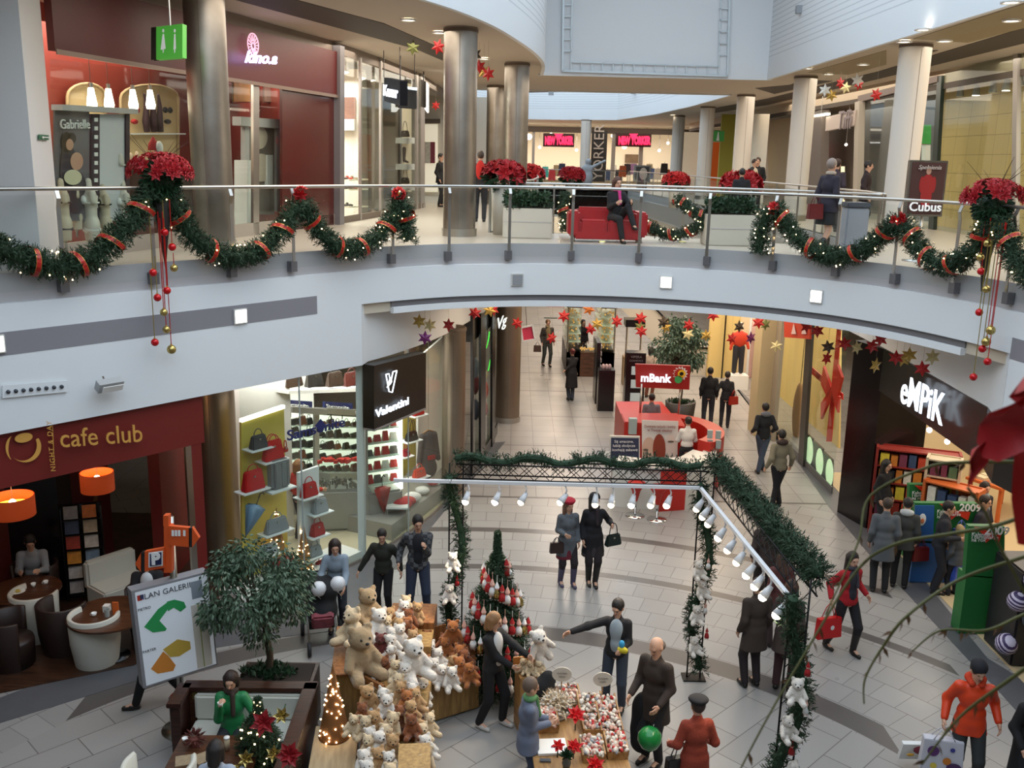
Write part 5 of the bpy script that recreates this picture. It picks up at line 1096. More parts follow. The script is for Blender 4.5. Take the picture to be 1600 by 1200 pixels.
for x,y,w,lb in((152,752,.25,'orange drum pendant lamp glowing inside, right one in the cafe'),(20,790,.3,'larger orange drum pendant lamp glowing inside, left one in the cafe')):
 c=LW(x,y,.9);t=thing('pendant_lamp',lb,'lamp',tuple(c),0,'drum lamps of the cafe')
 MB().lathe([(w,.15),(w,-.15),(w-.012,-.15),(w-.012,.15)],n=28).B('shade',mat('orange_shade','b5431a',.6,emit=.35),t,True);MB().lathe([(0.001,0),(w-.02,0)],n=24).B('inner_glow',mat('amber_glow','ffb53a',.5,emit=3.5),t);MB().sph((0,0,.05),.05).B('bulb',lampglow,t,True);MB().cyl((0,0,0),(0,0,4.84-c.z),.006).B('cord',mat('cord','5a4035',.6),t)
 l=bpy.data.lights.new('cafe_bulb','POINT');l.energy=9;l.color=(1,.65,.3);l.shadow_soft_size=.1;lo=bpy.data.objects.new('cafe_bulb',l);COL.objects.link(lo);lo.location=c+Vec((0,0,.22))
creamleather=mat('cream_leather','c9c7bc',.45);brownleather=mat('brown_leather','2b1c18',.45)
def tubchair(px,py,m,rz,label,s=1,loc=None):
 p=G(px,py)if loc is None else Vec((loc[0],loc[1]-.3,0));t=thing('tub_armchair',label,'armchair',(p.x,p.y+.3,.014),rz,'tub armchairs of the cafe',s)
 R=.36;n=28;mb=MB();vs=[];a0,a1=-PI*.15,PI*1.15
 prof=[(R*.86,.0),(R,.35),(R*1.04,.78),(R*.99,.8),(R*.88,.78),(R*.84,.42)];mb.lathe(prof,n=n,a0=a0,a1=a1)
 k=n+1
 for e in(0,n):mb.f.append([e+j*k for j in range(len(prof))]);mb.mi.append(0)
 mb.B('shell',m,t,True);MB().lathe([(.001,0.03),(R*.84,.03),(R*.88,.38),(R*.84,.43),(.001,.45)],n=28).B('seat',m if m is brownleather else brownleather,t,True)
 MB().lathe([(.0,0),(R*.8,0),(R*.8,.03)],n=24).B('foot_ring',black,t);return t
tubchair(139,1050,creamleather,PI*.95,'cream tub armchair with dark seat nearest the cafe edge')
tubchair(45,1010,creamleather,PI*.9,'cream tub armchair farther left behind the nearest one')
tubchair(88,1030,brownleather,PI*.9,'dark brown tub armchair between the two cream ones');tubchair(6,1055,brownleather,PI*.6,'dark brown tub armchair at the left picture edge')
t=tubchair(240,1325,creamleather,PI*1.0,'cream tub armchair cut by the bottom of the picture, beside the booth',1.1);tubchair(118,1350,brownleather,PI*.9,'dark brown tub armchair cut by the bottom edge at the left')
brownwood=woodmat('brown_wood','3a2015','5c3822',3,.3,'X',8)
def rtable(px,py,r,label,h=.74,rz=0):
 p=G(px,py,h);t=thing('cafe_table',label,'table',(p.x,p.y,.014),rz,'cafe tables');MB().lathe([(.001,h-.05),(r,h-.05),(r,h-.02),(.001,h-.02)],n=36).B('table_top',brownwood,t,'auto');MB().cyl((0,0,0),(0,0,h-.05),.04).B('pillar',black,t,True);MB().lathe([(.25,0),(.25,.02),(.04,.05)],n=20).B('foot',black,t,True);return Vec((p.x,p.y,h-.006))
T1=rtable(172,958,.62,'round dark wood cafe table behind the nearest cream armchair');T2=rtable(38,920,.55,'round dark wood cafe table at the left with plates')
tubchair(0,0,brownleather,0,'dark tub armchair under the man in the pale shirt',1,(T2 .x-.25,T2 .y+.85));tubchair(0,0,brownleather,0,'dark tub armchair under the man in the dark suit',1,(T1 .x+.3,T1 .y+.8))
cupm=mat('white_china','e9e9e6',.25)
def cup(p,label,s=1,group='cups on cafe tables'):
 t=thing('coffee_cup',label,'cup',tuple(p),RNG.uniform(0,6),group,s);MB().lathe([(.001,0),(.025,0),(.042,.06),(.038,.06),(.022,.006),(.001,.006)],n=18).B('bowl',cupm,t,True);MB().tube([(.038+.018*sin(a),0,.035+.018*cos(a))for a in[PI*i/8 for i in range(9)]],.004,6).B('handle',cupm,t,True);return t
cup(T1+Vec((-.2,-.1,0)),'white cup on the round table behind the cream armchair');cup(T2+Vec((.1,.1,0)),'white cup on the left round table, near the plate');cup(T2+Vec((.25,.2,0)),'white cup on the left round table, farther right')
o=MB().lathe([(.001,0),(.08,0),(.12,.02),(.118,.024),(.08,.006),(.001,.006)],n=24).B('plate',cupm,None,True);o.location=T2+Vec((-.05,-.12,0));prop(o,'white plate with food on the left round cafe table','plate')
o=MB().sph((0,0,.02),(.05,.04,.025)).B('cake',mat('cake_yellow','b8a04a',.7));o.location=T2+Vec((-.05,-.12,.005));prop(o,'piece of cake on the white plate in the cafe','food')
for dx,dy,c,h,lb in((.1,-.02,'d8662a',.2,'tall orange menu card standing on the cafe table'),(-.08,.08,'d8d4cc',.1,'white napkin stack on the cafe table')):
 o=MB().box((0,0,h/2),(.09,.02 if h>.15 else.1,h)).B('menu_card' if h>.15 else 'napkins',mat('card_'+c,c,.6));o.location=T1+Vec((dx,dy,0));prop(o,lb,'card' if h>.15 else 'napkin')
o=MB().lathe([(.001,0),(.035,0),(.04,.12),(.036,.12),(.032,.008),(.001,.008)],n=16).B('drinking_glass',mat('glass_gray','a5aaa5',.1,spec=1));o.location=T1+Vec((-.0,-.1,0));prop(o,'grey drinking glass beside the orange menu card','glass')
p=LW(190,940,1.7);t=thing('bench_seat','pale upholstered wall bench behind the cafe table','bench',(p.x,p.y,.014),.9);MB().box((0,0,.22),(.9,.6,.44)).B('seat',creamleather,t,bevel=.03);MB().box((0,.3,.58),(.9,.16,.5)).B('backrest',creamleather,t,bevel=.04)
p=G(118,955);t=thing('magazine_rack','tall black magazine rack full of colourful magazines in the cafe','rack',(p.x,p.y+.5,.014),.35)
MB().box((0,.1,.85),(.62,.06,1.7)).B('back_panel',black,t)
for s in(-1,1):MB().box((s*.31,0,.85),(.02,.22,1.7)).B('side_panel',black,t)
for i in range(6):MB().box((0,-.02,.12+i*.27),(.6,.14,.015)).B('shelf',black,t)
mc=['b9b2ac','8c4a3c','c6c0b8','5a6a8a','d08a35','7a8ea0','a53c2e','c9c3b9','3c4a66','b5a58a','8a8d92','c2703a'];k=0
XR=Matrix.LocRotScale(Vec((p.x,p.y+.5,.014)),Euler((0,0,.35)),Vec((1,1,1)))
for i in range(6):
 for s in(-.16,.13):
  o=MB().box((0,0,.11),(.22,.012,.22),rot=Euler((-.2,0,0))).B('magazine',mat('magazine_'+mc[k],mc[k],.4,var=.5,varscale=14));o.location=XR@Vec((s,-.04,.135+i*.27));o.rotation_euler=(0,0,.35)
  prop(o,'%s magazine, %s of row %s from the top of the cafe rack'%({'b9b2ac':'grey','8c4a3c':'rust','c6c0b8':'pale','5a6a8a':'blue','d08a35':'orange','7a8ea0':'steel blue','a53c2e':'red','c9c3b9':'cream','3c4a66':'navy','b5a58a':'tan','8a8d92':'mid grey','c2703a':'amber'}[mc[k]],'left' if s<0 else 'right',('six','five','four','three','two','one')[i]),'magazine','magazines in the cafe rack');k+=1
  # ---------------- map board ----------------
pb=G(262,1150);base=Vec((pb.x,pb.y,0));
P=[AY(205,924,base.y-.25),AY(325,893,base.y+.35),AY(332,1040,base.y+.35),AY(224,1076,base.y-.25)]
P[2]=P[1]+(P[3]-P[0]);t=thing('map_board','tilted light box with the gallery plan in green and orange','sign',(base.x,base.y,0));n=(P[1]-P[0]).cross(P[3]-P[0]).normalized();n=n if n.y<0 else-n
bx=slab(P,-n,.18).B('case',mat('case_gray','8b8a8e',.4),t,W=1)
def onb(u,v,o=.006):return P[0].lerp(P[1],u).lerp(P[3].lerp(P[2],u),v)+n*o
def bq(m,u0,v0,u1,v1,o=.006):return m.add([onb(u0,v0,o),onb(u1,v0,o),onb(u1,v1,o),onb(u0,v1,o)],[(0,1,2,3)])
bq(MB(),.04,.02,.98,.98).B('map_face',mat('map_face','c5ccd4',.4,emit=.22),t,W=1,fixn=False)
bq(MB(),.72,.3,.93,.97,.01).B('list_panel',mat('list_panel','d6cfc4',.5),t,W=1,fixn=False);bq(MB(),.81,.3,.823,.97,.012).B('list_line',mat('list_green','8a9a4a',.5),t,W=1,fixn=False)
bq(MB(),.75,.06,.9,.24,.01).B('info_block',mat('map_grayblue','8f98a2',.5),t,W=1,fixn=False)
def bpoly(pts,nm,m,o=.012):mb=MB();mb.add([onb(u,v,o)for u,v in pts],[tuple(range(len(pts)))]);return mb.B(nm,m,t,W=1,fixn=False)
mg=mat('map_green','2f9a56',.5);mo=mat('map_orange','d88a3c',.5);
bpoly([(.1,.38),(.3,.24),(.42,.2),(.42,.27),(.3,.36),(.38,.46),(.36,.48),(.2,.46)],'green_plan',mg);bpoly([(.42,.19),(.52,.19),(.64,.24),(.66,.3),(.58,.33),(.5,.27),(.42,.29)],'green_plan',mg)
bpoly([(.12,.82),(.3,.68),(.36,.74),(.44,.86),(.4,.91),(.2,.89)],'orange_plan',mo);bpoly([(.3,.66),(.5,.6),(.66,.66),(.66,.74),(.5,.78),(.38,.76)],'orange_plan',mat('map_yellow','c9a84a',.5))
bpoly([(.06,.055),(.12,.055),(.12,.11),(.06,.11)],'emblem',mat('map_red','b5352a',.5));bpoly([(.1,.055),(.14,.055),(.14,.11),(.1,.09)],'emblem',mat('map_blue','2c3c7a',.5),.014)
text('lettering','PLAN GALERII',mat('dark_letters','3a3c44',.5),.105,onb(.42,.085,.015),P[1]-P[0],P[0]-P[3],t,.004);text('lettering','PARTER',mat('dark_letters','3a3c44',.5),.05,onb(.13,.63,.015),P[1]-P[0],P[0]-P[3],t,.004);text('lettering','PIETRO',mat('dark_letters','3a3c44',.5),.05,onb(.13,.2,.015),P[1]-P[0],P[0]-P[3],t,.004)
mp=(P[0]+P[1])/2;MB().cyl((mp.x+.0,mp.y+.12,0.0),(mp.x,mp.y+.12,3.05),.045).B('pole',steel,t,True,W=1);MB().lathe([(.28,0),(.28,.02),(.05,.03)],(mp.x,mp.y+.12,0),n=20).B('foot',steel,t,True,W=1)
orange=mat('orange_sign','d2531a',.5);navy=mat('navy_sign','1b2452',.5)
yy=base.y+.02;t=thing('direction_sign','orange direction sign post with blue parking arrow and a second arrow, above the map board','sign',tuple(AY(260,900,yy)))
def sb(x0,y0,x1,y1,d,th,m,nm,sl=0):
 Q=[AY(x0,y0,yy+d),AY(x1,y0+sl,yy+d),AY(x1,y1+sl,yy+d),AY(x0,y1,yy+d)];return slab(Q,(0,1,0),th).B(nm,m,t,W=1)
sb(255,806,263,822,0,.1,orange,'post_cap');sb(256,822,268,895,0,.1,orange,'post_body');sb(264,822,296,852,-.02,.06,orange,'arrow_board',3)
Q=[AY(300,824,yy-.02),AY(311,841,yy-.02),AY(300,856,yy-.02)];m=MB();m.add(Q+[p_+Vec((0,.06,0))for p_ in Q],[(0,1,2),(5,4,3),(0,1,4,3),(1,2,5,4),(2,0,3,5)]);m.B('arrow_tip',orange,t,W=1);sb(295,825,300,855,-.02,.06,black,'arrow_band')
sb(226,862,257,893,-.03,.06,orange,'arrow_board',-6);sb(221,863,226,895,-.03,.06,black,'arrow_band');Q=[AY(220,864,yy-.03),AY(211,881,yy-.03),AY(220,894,yy-.03)];m=MB();m.add(Q+[p_+Vec((0,.06,0))for p_ in Q],[(0,1,2),(5,4,3),(0,1,4,3),(1,2,5,4),(2,0,3,5)]);m.B('arrow_tip',orange,t,W=1)
sb(232,864,254,887,-.045,.01,whitep,'parking_plate',-3);sb(234,866,252,885,-.058,.01,navy,'parking_field',-3);text('lettering','P',whitep,.21,AY(243,874,yy-.08),(1,0,.08),(0,0,1),t,.01,bold=.012)
m=MB()
for i,x in enumerate((268,273,278,286)):Q=[AY(x,828,yy-.045),AY(x+4,828.6,yy-.045),AY(x+4,838,yy-.045),AY(x,837.5,yy-.045)];m.add(Q,[(0,1,2,3)])
m.B('pictograms',whitep,t,W=1,fixn=False);
# ---------------- booth, ficus, planters in front left ----------------
zt=.87;A=G(292,1065,zt);B=G(495,1067,zt);walnut=woodmat('walnut','2a1510','47261a',3,.35,'X',8);
ux=Vec((B.x-A.x,B.y-A.y,0));L0=ux.length;ux.normalize();uy=Vec((ux.y,-ux.x,0));ang=math.atan2(ux.y,ux.x)
t=thing('seating_booth','dark wooden seating booth with pale upholstered back at the bottom left','booth',(A.x,A.y,0),ang)
MB().box((L0/2,-.06,zt/2),(L0,.12,zt-.06)).B('back_wall',brownwood,t);MB().box((L0/2,-.07,zt-.02),(L0+.04,.2,.06)).B('top_rail',walnut,t,bevel=.01)
MB().box((L0-.06,-1.2,zt/2),(.12,2.3,zt-.06)).B('side_wall',walnut,t);MB().box((L0-.07,-1.2,zt-.02),(.18,2.4,.06)).B('top_rail',walnut,t,bevel=.01)
MB().box((.0,-.28,zt/2),(.12,.45,zt-.06)).B('side_wall',walnut,t);MB().box((0,-.3,zt-.02),(.18,.52,.06)).B('top_rail',walnut,t,bevel=.01)
MB().box((L0/2,-.16,.62),(L0-.3,.12,.36)).B('backrest',creamleather,t,bevel=.03);MB().box((L0/2,-.42,.38),(L0-.3,.52,.14)).B('seat',creamleather,t,bevel=.03);MB().box((L0/2,-.42,.16),(L0-.32,.5,.3)).B('seat_base',brownwood,t)
MB().box((L0/2,-.115,zt-.12),(L0-.2,.02,.12)).B('inner_panel',mat('olive_wood','6b5a2e',.5),t)
BT=Matrix.LocRotScale(Vec((A.x,A.y,0)),Euler((0,0,ang)),Vec((1,1,1)))
p=G(280,1155);t=thing('litter_bin','slim grey cylindrical bin with red top beside the booth','bin',(p.x,p.y,0));MB().lathe([(.0,0),(.1,0),(.1,.62),(.085,.64)],n=24).B('body',mat('bin_gray2','777b80',.4,.4),t,True);MB().lathe([(.0,.66),(.07,.66),(.09,.62)],n=24).B('top',mat('bin_red','9c3526',.5),t,True)
pt=BT@Vec((.75,-1.35,0));t=thing('cafe_table','square brown table inside the booth with cups','table',tuple(pt),ang,'cafe tables');MB().box((0,0,.73),(1.0,.7,.04)).B('table_top',brownwood,t,bevel=.008);MB().cyl((0,0,0),(0,0,.71),.04).B('pillar',black,t,True);MB().box((0,0,.015),(.5,.4,.03)).B('foot',black,t)
TB=BT@Vec((.75,-1.35,.75));XT=lambda x,y:BT@Vec((.75+x,-1.35+y,.75))
cup(XT(-.42,.2),'white cup near the left edge of the booth table',.9,'things on the booth table')
t=thing('milk_glass','tall glass of white milk coffee on the booth table','glass',tuple(XT(.12,.05)));MB().lathe([(.001,0),(.03,0),(.035,.15),(.001,.15)],n=16).B('glass',mat('latte','b8a88a',.15,spec=1),t,True);MB().lathe([(.001,.15),(.036,.15),(.034,.17),(.001,.175)],n=16).B('foam',whitep,t,True)
o=MB().lathe([(.001,0),(.02,0),(.02,.1),(.008,.13),(.001,.13)],n=12).B('bottle',whitep,None,True);o.location=XT(-.35,.3);prop(o,'small white bottle on the booth table beside twigs','bottle')
m=MB();rg=random.Random(4)
for i in range(60):d=(rdir(rg)+Vec((0,0,.4))).normalized();leafy(m,Vec((0,0,.1))+d*.05,d,.1,.03,rg)
m.cyl((0,0,0),(0,0,.1),.05,n=14);o=m.B('dried_arrangement',mat('dry_red_brown','5e2c26',.7),None,fixn=False);o.location=XT(-.28,.12);prop(o,'small reddish dried arrangement on the booth table','decoration')
for i,(x,y)in enumerate(((-.3,-.18),(-.1,-.12))):o=MB().box((0,0,.01),(.22,.2,.02)).B('tray',mat('tray_tan','8f7c62',.5,var=.4,varscale=25));o.location=XT(x,y);o.rotation_euler=(0,0,.3+i*.4);prop(o,('left','right')[i]+' tan patterned tray on the booth table','tray','trays on the booth table')
def ficus(label,px,py,ztop,zbot,r,trunk_px,n=3600,seed=1,y=None,pot=.5,leafs=(.085,.035),soil=0.0,trunkr=.045):
 p=G(*trunk_px,soil)if y is None else AY(trunk_px[0],trunk_px[1],y);rg=random.Random(seed);base=Vec((p.x,p.y,0));t=thing('ficus_tree',label,'tree',tuple(base),0)
 c=AY(px,py,p.y);cc=Vec((c.x,c.y,c.z))-base;lm=MB();br=MB();H=(ztop-zbot)/2
 tr=[Vec((0,0,soil)),Vec((.02,0,soil+.3)),Vec((-.03,0,soil+.6)),Vec((.0,0,zbot+.1)),cc*1.0+Vec((0,0,-H*.5))];MB().tube(spline(tr,5),trunkr,10).B('trunk',mat('ficus_bark','4b3f31',.85,bump=.6,scale=50),t,True)
 heads=[]
 for i in range(26):
  d=rdir(rg);hp=cc+Vec((d.x*r*.72,d.y*r*.72,d.z*H*.72));heads.append(hp);st=tr[-1];br.tube([st-Vec((0,0,.1)),st.lerp(hp,.5)+Vec((0,0,.05)),hp],[.018,.01,.004],5)
 br.B('branches',mat('ficus_bark','4b3f31',.85,bump=.6,scale=50),t,True)
 for i in range(n):
  h=heads[rg.randrange(len(heads))];d=rdir(rg);q=h+d*(r*.36*rg.random()**.5);dd=(d*.6+Vec((0,0,-.75))+rdir(rg)*.4).normalized();leafy(lm,q,dd,leafs[0]*rg.uniform(.7,1.2),leafs[1],rg)
 lm.B('foliage',mat('ficus_leaf','4c624c',.5,var=.35,varscale=6),t,fixn=False)
 if pot:MB().lathe([(.001,0),(pot*.42,0),(pot*.5,pot*.85),(pot*.44,pot*.85),(.001,pot*.78)],n=24).B('pot',mat('ficus_pot','3a3430',.5),t,True)
 lm=MB()
 for i in range(260):a=rg.uniform(0,2*PI);q=Vec((cos(a)*rg.random()*.4,sin(a)*rg.random()*.25,(pot*.8 if pot else soil)+rg.random()*.06));leafy(lm,q,(rdir(rg)+Vec((0,0,.8))).normalized(),.1,.05,rg)
 lm.B('ground_cover',leafm,t,fixn=False);return t
pk=BT@Vec((L0*.62,.42,0));pp=proj((pk.x,pk.y,.8));
ficus('bushy ficus tree with pale grey green leaves rising behind the seating booth',400,925,2.75,1.3,.74,(421,1062),6500,3,y=pk.y,pot=0,soil=.75)
t=thing('planter','dark wooden planter behind the booth holding the ficus','planter',(pk.x,pk.y,0),ang);MB().box((.05,0,.38),(1.0,.6,.76)).B('box',walnut,t);MB().box((.05,0,.765),(.9,.5,.02)).B('soil',mat('soil','2b2018',.9),t)
ficus('dark green indoor tree standing in the corridor behind the bank kiosk',1057,540,2.9,1.1,.85,(1062,648),3400,5,y=27.5,pot=.9,leafs=(.15,.06))
def xmas(label,base,H,R,rows=14,dens=1.0,seed=1,name='christmas_tree',nb=40,group=None):
 rg=random.Random(seed);t=thing(name,label,'christmas tree',tuple(base),0,group);m=MB();MB().cyl((0,0,0),(0,0,H*.95),.04,.01,8).B('trunk',mat('ficus_bark','4b3f31',.85,bump=.6,scale=50),t)
 for i in range(int(2600*dens)):
  u=rg.random()**1.25;z=H*(.06+.93*u);rr=R*max(0,1-u/.86)**.62*(.84+.16*sin(z*14))+.015;a=rg.uniform(0,2*PI);s=rr*rg.uniform(.35,.95);p=Vec((cos(a)*s,sin(a)*s,z));dd=(Vec((cos(a),sin(a),.1))+rdir(rg)*.5).normalized();sprig(m,p,dd,.15*(1-.75*u),.013,6,rg)
 m.B('foliage',pine,t,fixn=False)
 for i in range(nb):
  u=rg.random();a=rg.uniform(PI,2*PI)if rg.random()<.85 else rg.uniform(0,PI);rr=R*max(0,1-u/.86)**.62+.04;bulb((cos(a)*rr,sin(a)*rr,H*(.06+.9*u)),t)
 return t
cb=BT@Vec((L0*.74,-1.3,0));xt=xmas('small christmas tree with red poinsettias and gold bows in front of the booth seat',(cb.x,cb.y,0),1.45,.52,seed=8,nb=70)
rg=random.Random(3)
for i,(x,y)in enumerate(((412,1130),(452,1180),(385,1185),(440,1118),(428,1178),(378,1200))):
 c=AY(x,y,cb.y-.42);isr=i<2;o=thing('poinsettia_flower' if isr else 'gold_bow',('upper','lower right')[i]+' red velvet poinsettia on the small christmas tree' if isr else('lower left','upper right','centre','lowest left')[i-2]+' gold bow on the small christmas tree','decoration',tuple(c),0,'red flowers on the small tree' if isr else 'gold bows on the small tree')
 m=MB();flower(m,Vec((0,0,0)),Vec((0,-.8,.6)),.16 if isr else.1,rg=rg);flower(m,Vec((0,0,0)),Vec((.2,-.8,.6)),.12 if isr else.08,rg=rg);m.B('petals',mat('velvet_red','8e1018',.6)if isr else gold,o,fixn=False);MB().tube([(0,0,0),(0,.2,.02)],.008,6).B('wire_stem',pine,o)
 # ---------------- bag shop ----------------
wallw=mat('shop_white','e4e0da',.6)
a,b=LW(378,700),LW(700,740);BS=[Vec((a.x,a.y))]+[p for p in WL if a.y+.1<p.y<b.y-.1]+[Vec((b.x,b.y))]
struct(MB().wall(shift([Vec((-6.4,15.3))]+BS,3.3),0,3.9,.1).B('wall_bag_shop_back',wallw))
struct(MB().prism([(p.x,p.y)for p in shift(BS,.02)]+[(p.x,p.y)for p in reversed(shift(BS,3.3))],.002,.01).B('floor_bag_shop',mat('shop_floor_pale','c9bd9f',.3)))
struct(MB().prism([(p.x,p.y)for p in shift(BS,.05)]+[(p.x,p.y)for p in reversed(shift(BS,3.4))],3.9,3.95).B('ceiling_bag_shop',wallw))
yel=mat('yellow_wall','d9c45a',.55)
t=thing('storefront','frameless glass front of the bright bag shop','shop front',(BS[3].x,BS[3].y,0))
m=MB()
for x0,x1 in((378,470),(470,569),(569,638),(638,700)):
 p,q=LW(x0,700),LW(x1,700);m.wall([Vec((p.x,p.y)),Vec((q.x,q.y))],.05,3.9,.012)
m.B('window_glass',GLASS,t,W=1)
for x in(470,569,638):p=LW(x,700);MB().bbox(p.x-.012,p.x+.012,p.y-.012,p.y+.012,0,3.9).B('glass_joint',mat('joint_gray','a9b2ae',.3),t,W=1)
MB().wall(BS,0,.06,.03).B('floor_channel',steel,t,W=1)
p=LW(563,700,.1);struct(MB().bbox(p.x-.06,p.x+.06,p.y-.06,p.y+.06,0.01,3.9).B('trim_18',whitep))
t=thing('signboard','black box sign with glowing white V emblem and Valentini lettering','sign',tuple(LW(608,610)))
SQ=[(567,569),(649,549),(649,634),(567,668)];m=MB();lp(m,SQ,-.05,.25);m.B('box',mat('sign_dark_brown','191412',.35),t,W=1)
m=MB();lp(m,[(567,668),(649,634),(649,637),(567,671)],-.05,.26);m.B('lower_edge',mat('sign_edge_gray','8b8580',.4),t,W=1)
glow=mat('white_neon','e9f3ff',.5,emit=1.5)
sl=lambda o:shift(WL,-.32-o)
wtext('Valentini',sl(0),[(586,640),(638,619),(638,633),(586,655)],glow,t,.95,off=.01,bold=.003)
m=MB()
def stroke(pts,w=1.6):
 for p,q in zip(pts[:-1],pts[1:]):m.bar(online(sl(0),*p),online(sl(0),*q),.02,.018)
stroke([(603,585),(608,612),(613,613),(620,579),(614,581),(610,600),(608,584),(603,585)]);stroke([(605,606),(610,590),(612,596),(606,604)])
m.B('v_emblem',glow,t,W=1)
navyl=mat('samsonite_navy','202860',.5)
t=thing('window_lettering','large navy Samsonite lettering on the shop glass','lettering',tuple(LW(490,668)))
wtext('Samsonite',WL,[(447,672),(537,650),(537,668),(447,690)],navyl,t,1.0,off=.03,bold=.004);m=MB();P=[LW(501+dx,665+dy,-.04)for dx,dy in((0,-11),(9,0),(0,11),(-9,0))];m.add(P,[(0,1,2,3)]);m.B('diamond',navyl,t,W=1,fixn=False)
for i,(x0,y0,x1)in enumerate(((380,621,423),(441,624,485),(504,627,548))):
 t=thing('signboard',('left','middle','right')[i]+' small navy Samsonite board above the lit shelves','sign',tuple(LW((x0+x1)/2,y0+7,2.6)),0,'small navy boards in the bag shop');m=MB();lp(m,[(x0,y0),(x1,y0+3),(x1,y0+17),(x0,y0+15)],2.6,.05);m.B('board',navyl,t,W=1)
 wtext('Samsonite',shift(WL,2.5),[(x0+4,y0+4),(x1-4,y0+7),(x1-4,y0+14),(x0+4,y0+11)],whitep,t,1.0,off=.03)
 m=MB()
 for dx in(.3,.7):xx=x0+(x1-x0)*dx;m.bar(LW(xx,y0+14,2.6),LW(xx,y0+28,2.6),.02,.02)
 m.B('brackets',black,t,W=1)
cg=mat('cabinet_gray','9a9892',.4,.3);lit=mat('lit_back','e9f0dc',.5,emit=.9)
def bags(L_,x0,x1,y,n,cols,label,rg,hh=(.1,.2),kind='handbag',g=None):
 for i in range(n):
  x=x0+(x1-x0)*(i+.5)/n+rg.uniform(-1,1);p=online(L_,x,y);w=rg.uniform(.16,.26);h=rg.uniform(*hh);c=cols[rg.randrange(len(cols))]
  o=MB();o.add([(-w/2,-.06,0),(w/2,-.06,0),(w/2,.06,0),(-w/2,.06,0),(-w*.4,-.03,h),(w*.4,-.03,h),(w*.4,.03,h),(-w*.4,.03,h)],[(3,2,1,0),(4,5,6,7),(0,1,5,4),(1,2,6,5),(2,3,7,6),(3,0,4,7)])
  if rg.random()<.6:o.tube([Vec((w*.25*cos(a),0,h+.08*sin(a)))for a in[PI*j/6 for j in range(7)]],.008,5)
  b_=o.B(kind,mat('bag_leather_'+c,c,.4,bump=.1,scale=30));b_.location=p;b_.rotation_euler=(0,0,.9)
  prop(b_,label%(CN.get(c,'coloured'),('first','second','third','fourth','fifth','sixth','seventh')[i]),'bag',g)
CN={'26221f':'black','3a2a20':'dark brown','4a4238':'olive brown','6b3f28':'brown','b02018':'red','c9c3b8':'cream','55504a':'grey','d8402a':'scarlet'}
rg=random.Random(9)
for ci,(x0,x1,yt,yb,tops)in enumerate(((441,490,645,745,'left'),(495,560,648,735,'right'))):
 D=2.9;t=thing('display_cabinet',tops+' lit glass cabinet with rows of bags at the shop back','cabinet',tuple(LW(x0,yb,D)),0,'lit cabinets of the bag shop')
 m=MB();lp(m,[(x0,yt),(x1,yt+4),(x1,yb),(x0,yb)],D,.02);m.B('lit_back',lit,t,W=1)
 for(q0,q1)in((x0-3,x0+1),(x1-1,x1+3)):m=MB();lp(m,[(q0,yt-5),(q1,yt-5),(q1,yb+5),(q0,yb+5)],D-.3,.05);m.B('side_frame',cg,t,W=1)
 m=MB();lp(m,[(x0-3,yt-12),(x1+3,yt-8),(x1+3,yt+1),(x0-3,yt-3)],D-.3,.3);m.B('cornice',cg,t,W=1)
 for k in range(5):
  y=yt+18+k*17.5;m=MB();lp(m,[(x0,y),(x1,y),(x1,y+1.2),(x0,y+1.2)],D-.02,.22);m.B('shelf',mat('glass_shelf','bfd6c6',.2),t,W=1)
  bags(shift(WL,D-.14),x0+2,x1-1,y,4 if ci==0 else 5,['26221f','3a2a20','4a4238','6b3f28','26221f'],'%s bag, %s on shelf '+('one','two','three','four','five')[k]+' of the '+tops+' lit cabinet',rg,(.1,.19),'small_bag','bags in the '+tops+' lit cabinet')
 m=MB();lp(m,[(x0-3,yb+2),(x1+3,yb+2),(x1+3,yb+55),(x0-3,yb+55)],D-.32,.35);m.B('base',cg,t,W=1)
p=G(533,832);t=thing('shop_counter','grey shop counter with small silver wares on top in the bag shop','counter',(p.x,p.y+.4,.01),.15);MB().box((0,0,.45),(1.15,.7,.9)).B('body',cg,t,bevel=.06);MB().box((0,0,1.1),(1.1,.65,.4)).B('glass_case',GLASS,t)
m=MB()
for i in range(70):m.box((rg.uniform(-.5,.5),rg.uniform(-.3,.1),.93+rg.random()*.1),(.03,.03,.05+rg.random()*.08),rg.random()*3)
m.B('silver_wares',mat('silver_wares','8a8680',.3,.6),t)
m=MB()
for i in range(30):m.box((rg.uniform(-.5,.5),.2+rg.uniform(-.05,.1),1.34+rg.random()*.05),(.09,.06,.07),rg.random())
m.B('red_wallets',mat('red_wallets','b8281e',.4),t)
p=G(600,828);t=thing('display_cabinet','tall lit corner cabinet full of red and grey bags beneath the black sign','cabinet',(p.x-.1,p.y+.3,.01),.5)
MB().box((0,0,.4),(.8,.5,.8)).B('base',cg,t,bevel=.05);MB().box((0,.22,1.6),(.78,.03,1.6)).B('lit_back',lit,t)
for s in(-1,1):MB().box((s*.38,0,1.6),(.05,.45,1.6)).B('side_frame',cg if s<0 else softglow,t)
MB().box((0,-.02,2.44),(.9,.6,.1)).B('cornice',cg,t,bevel=.03)
CX=XF[t.name]
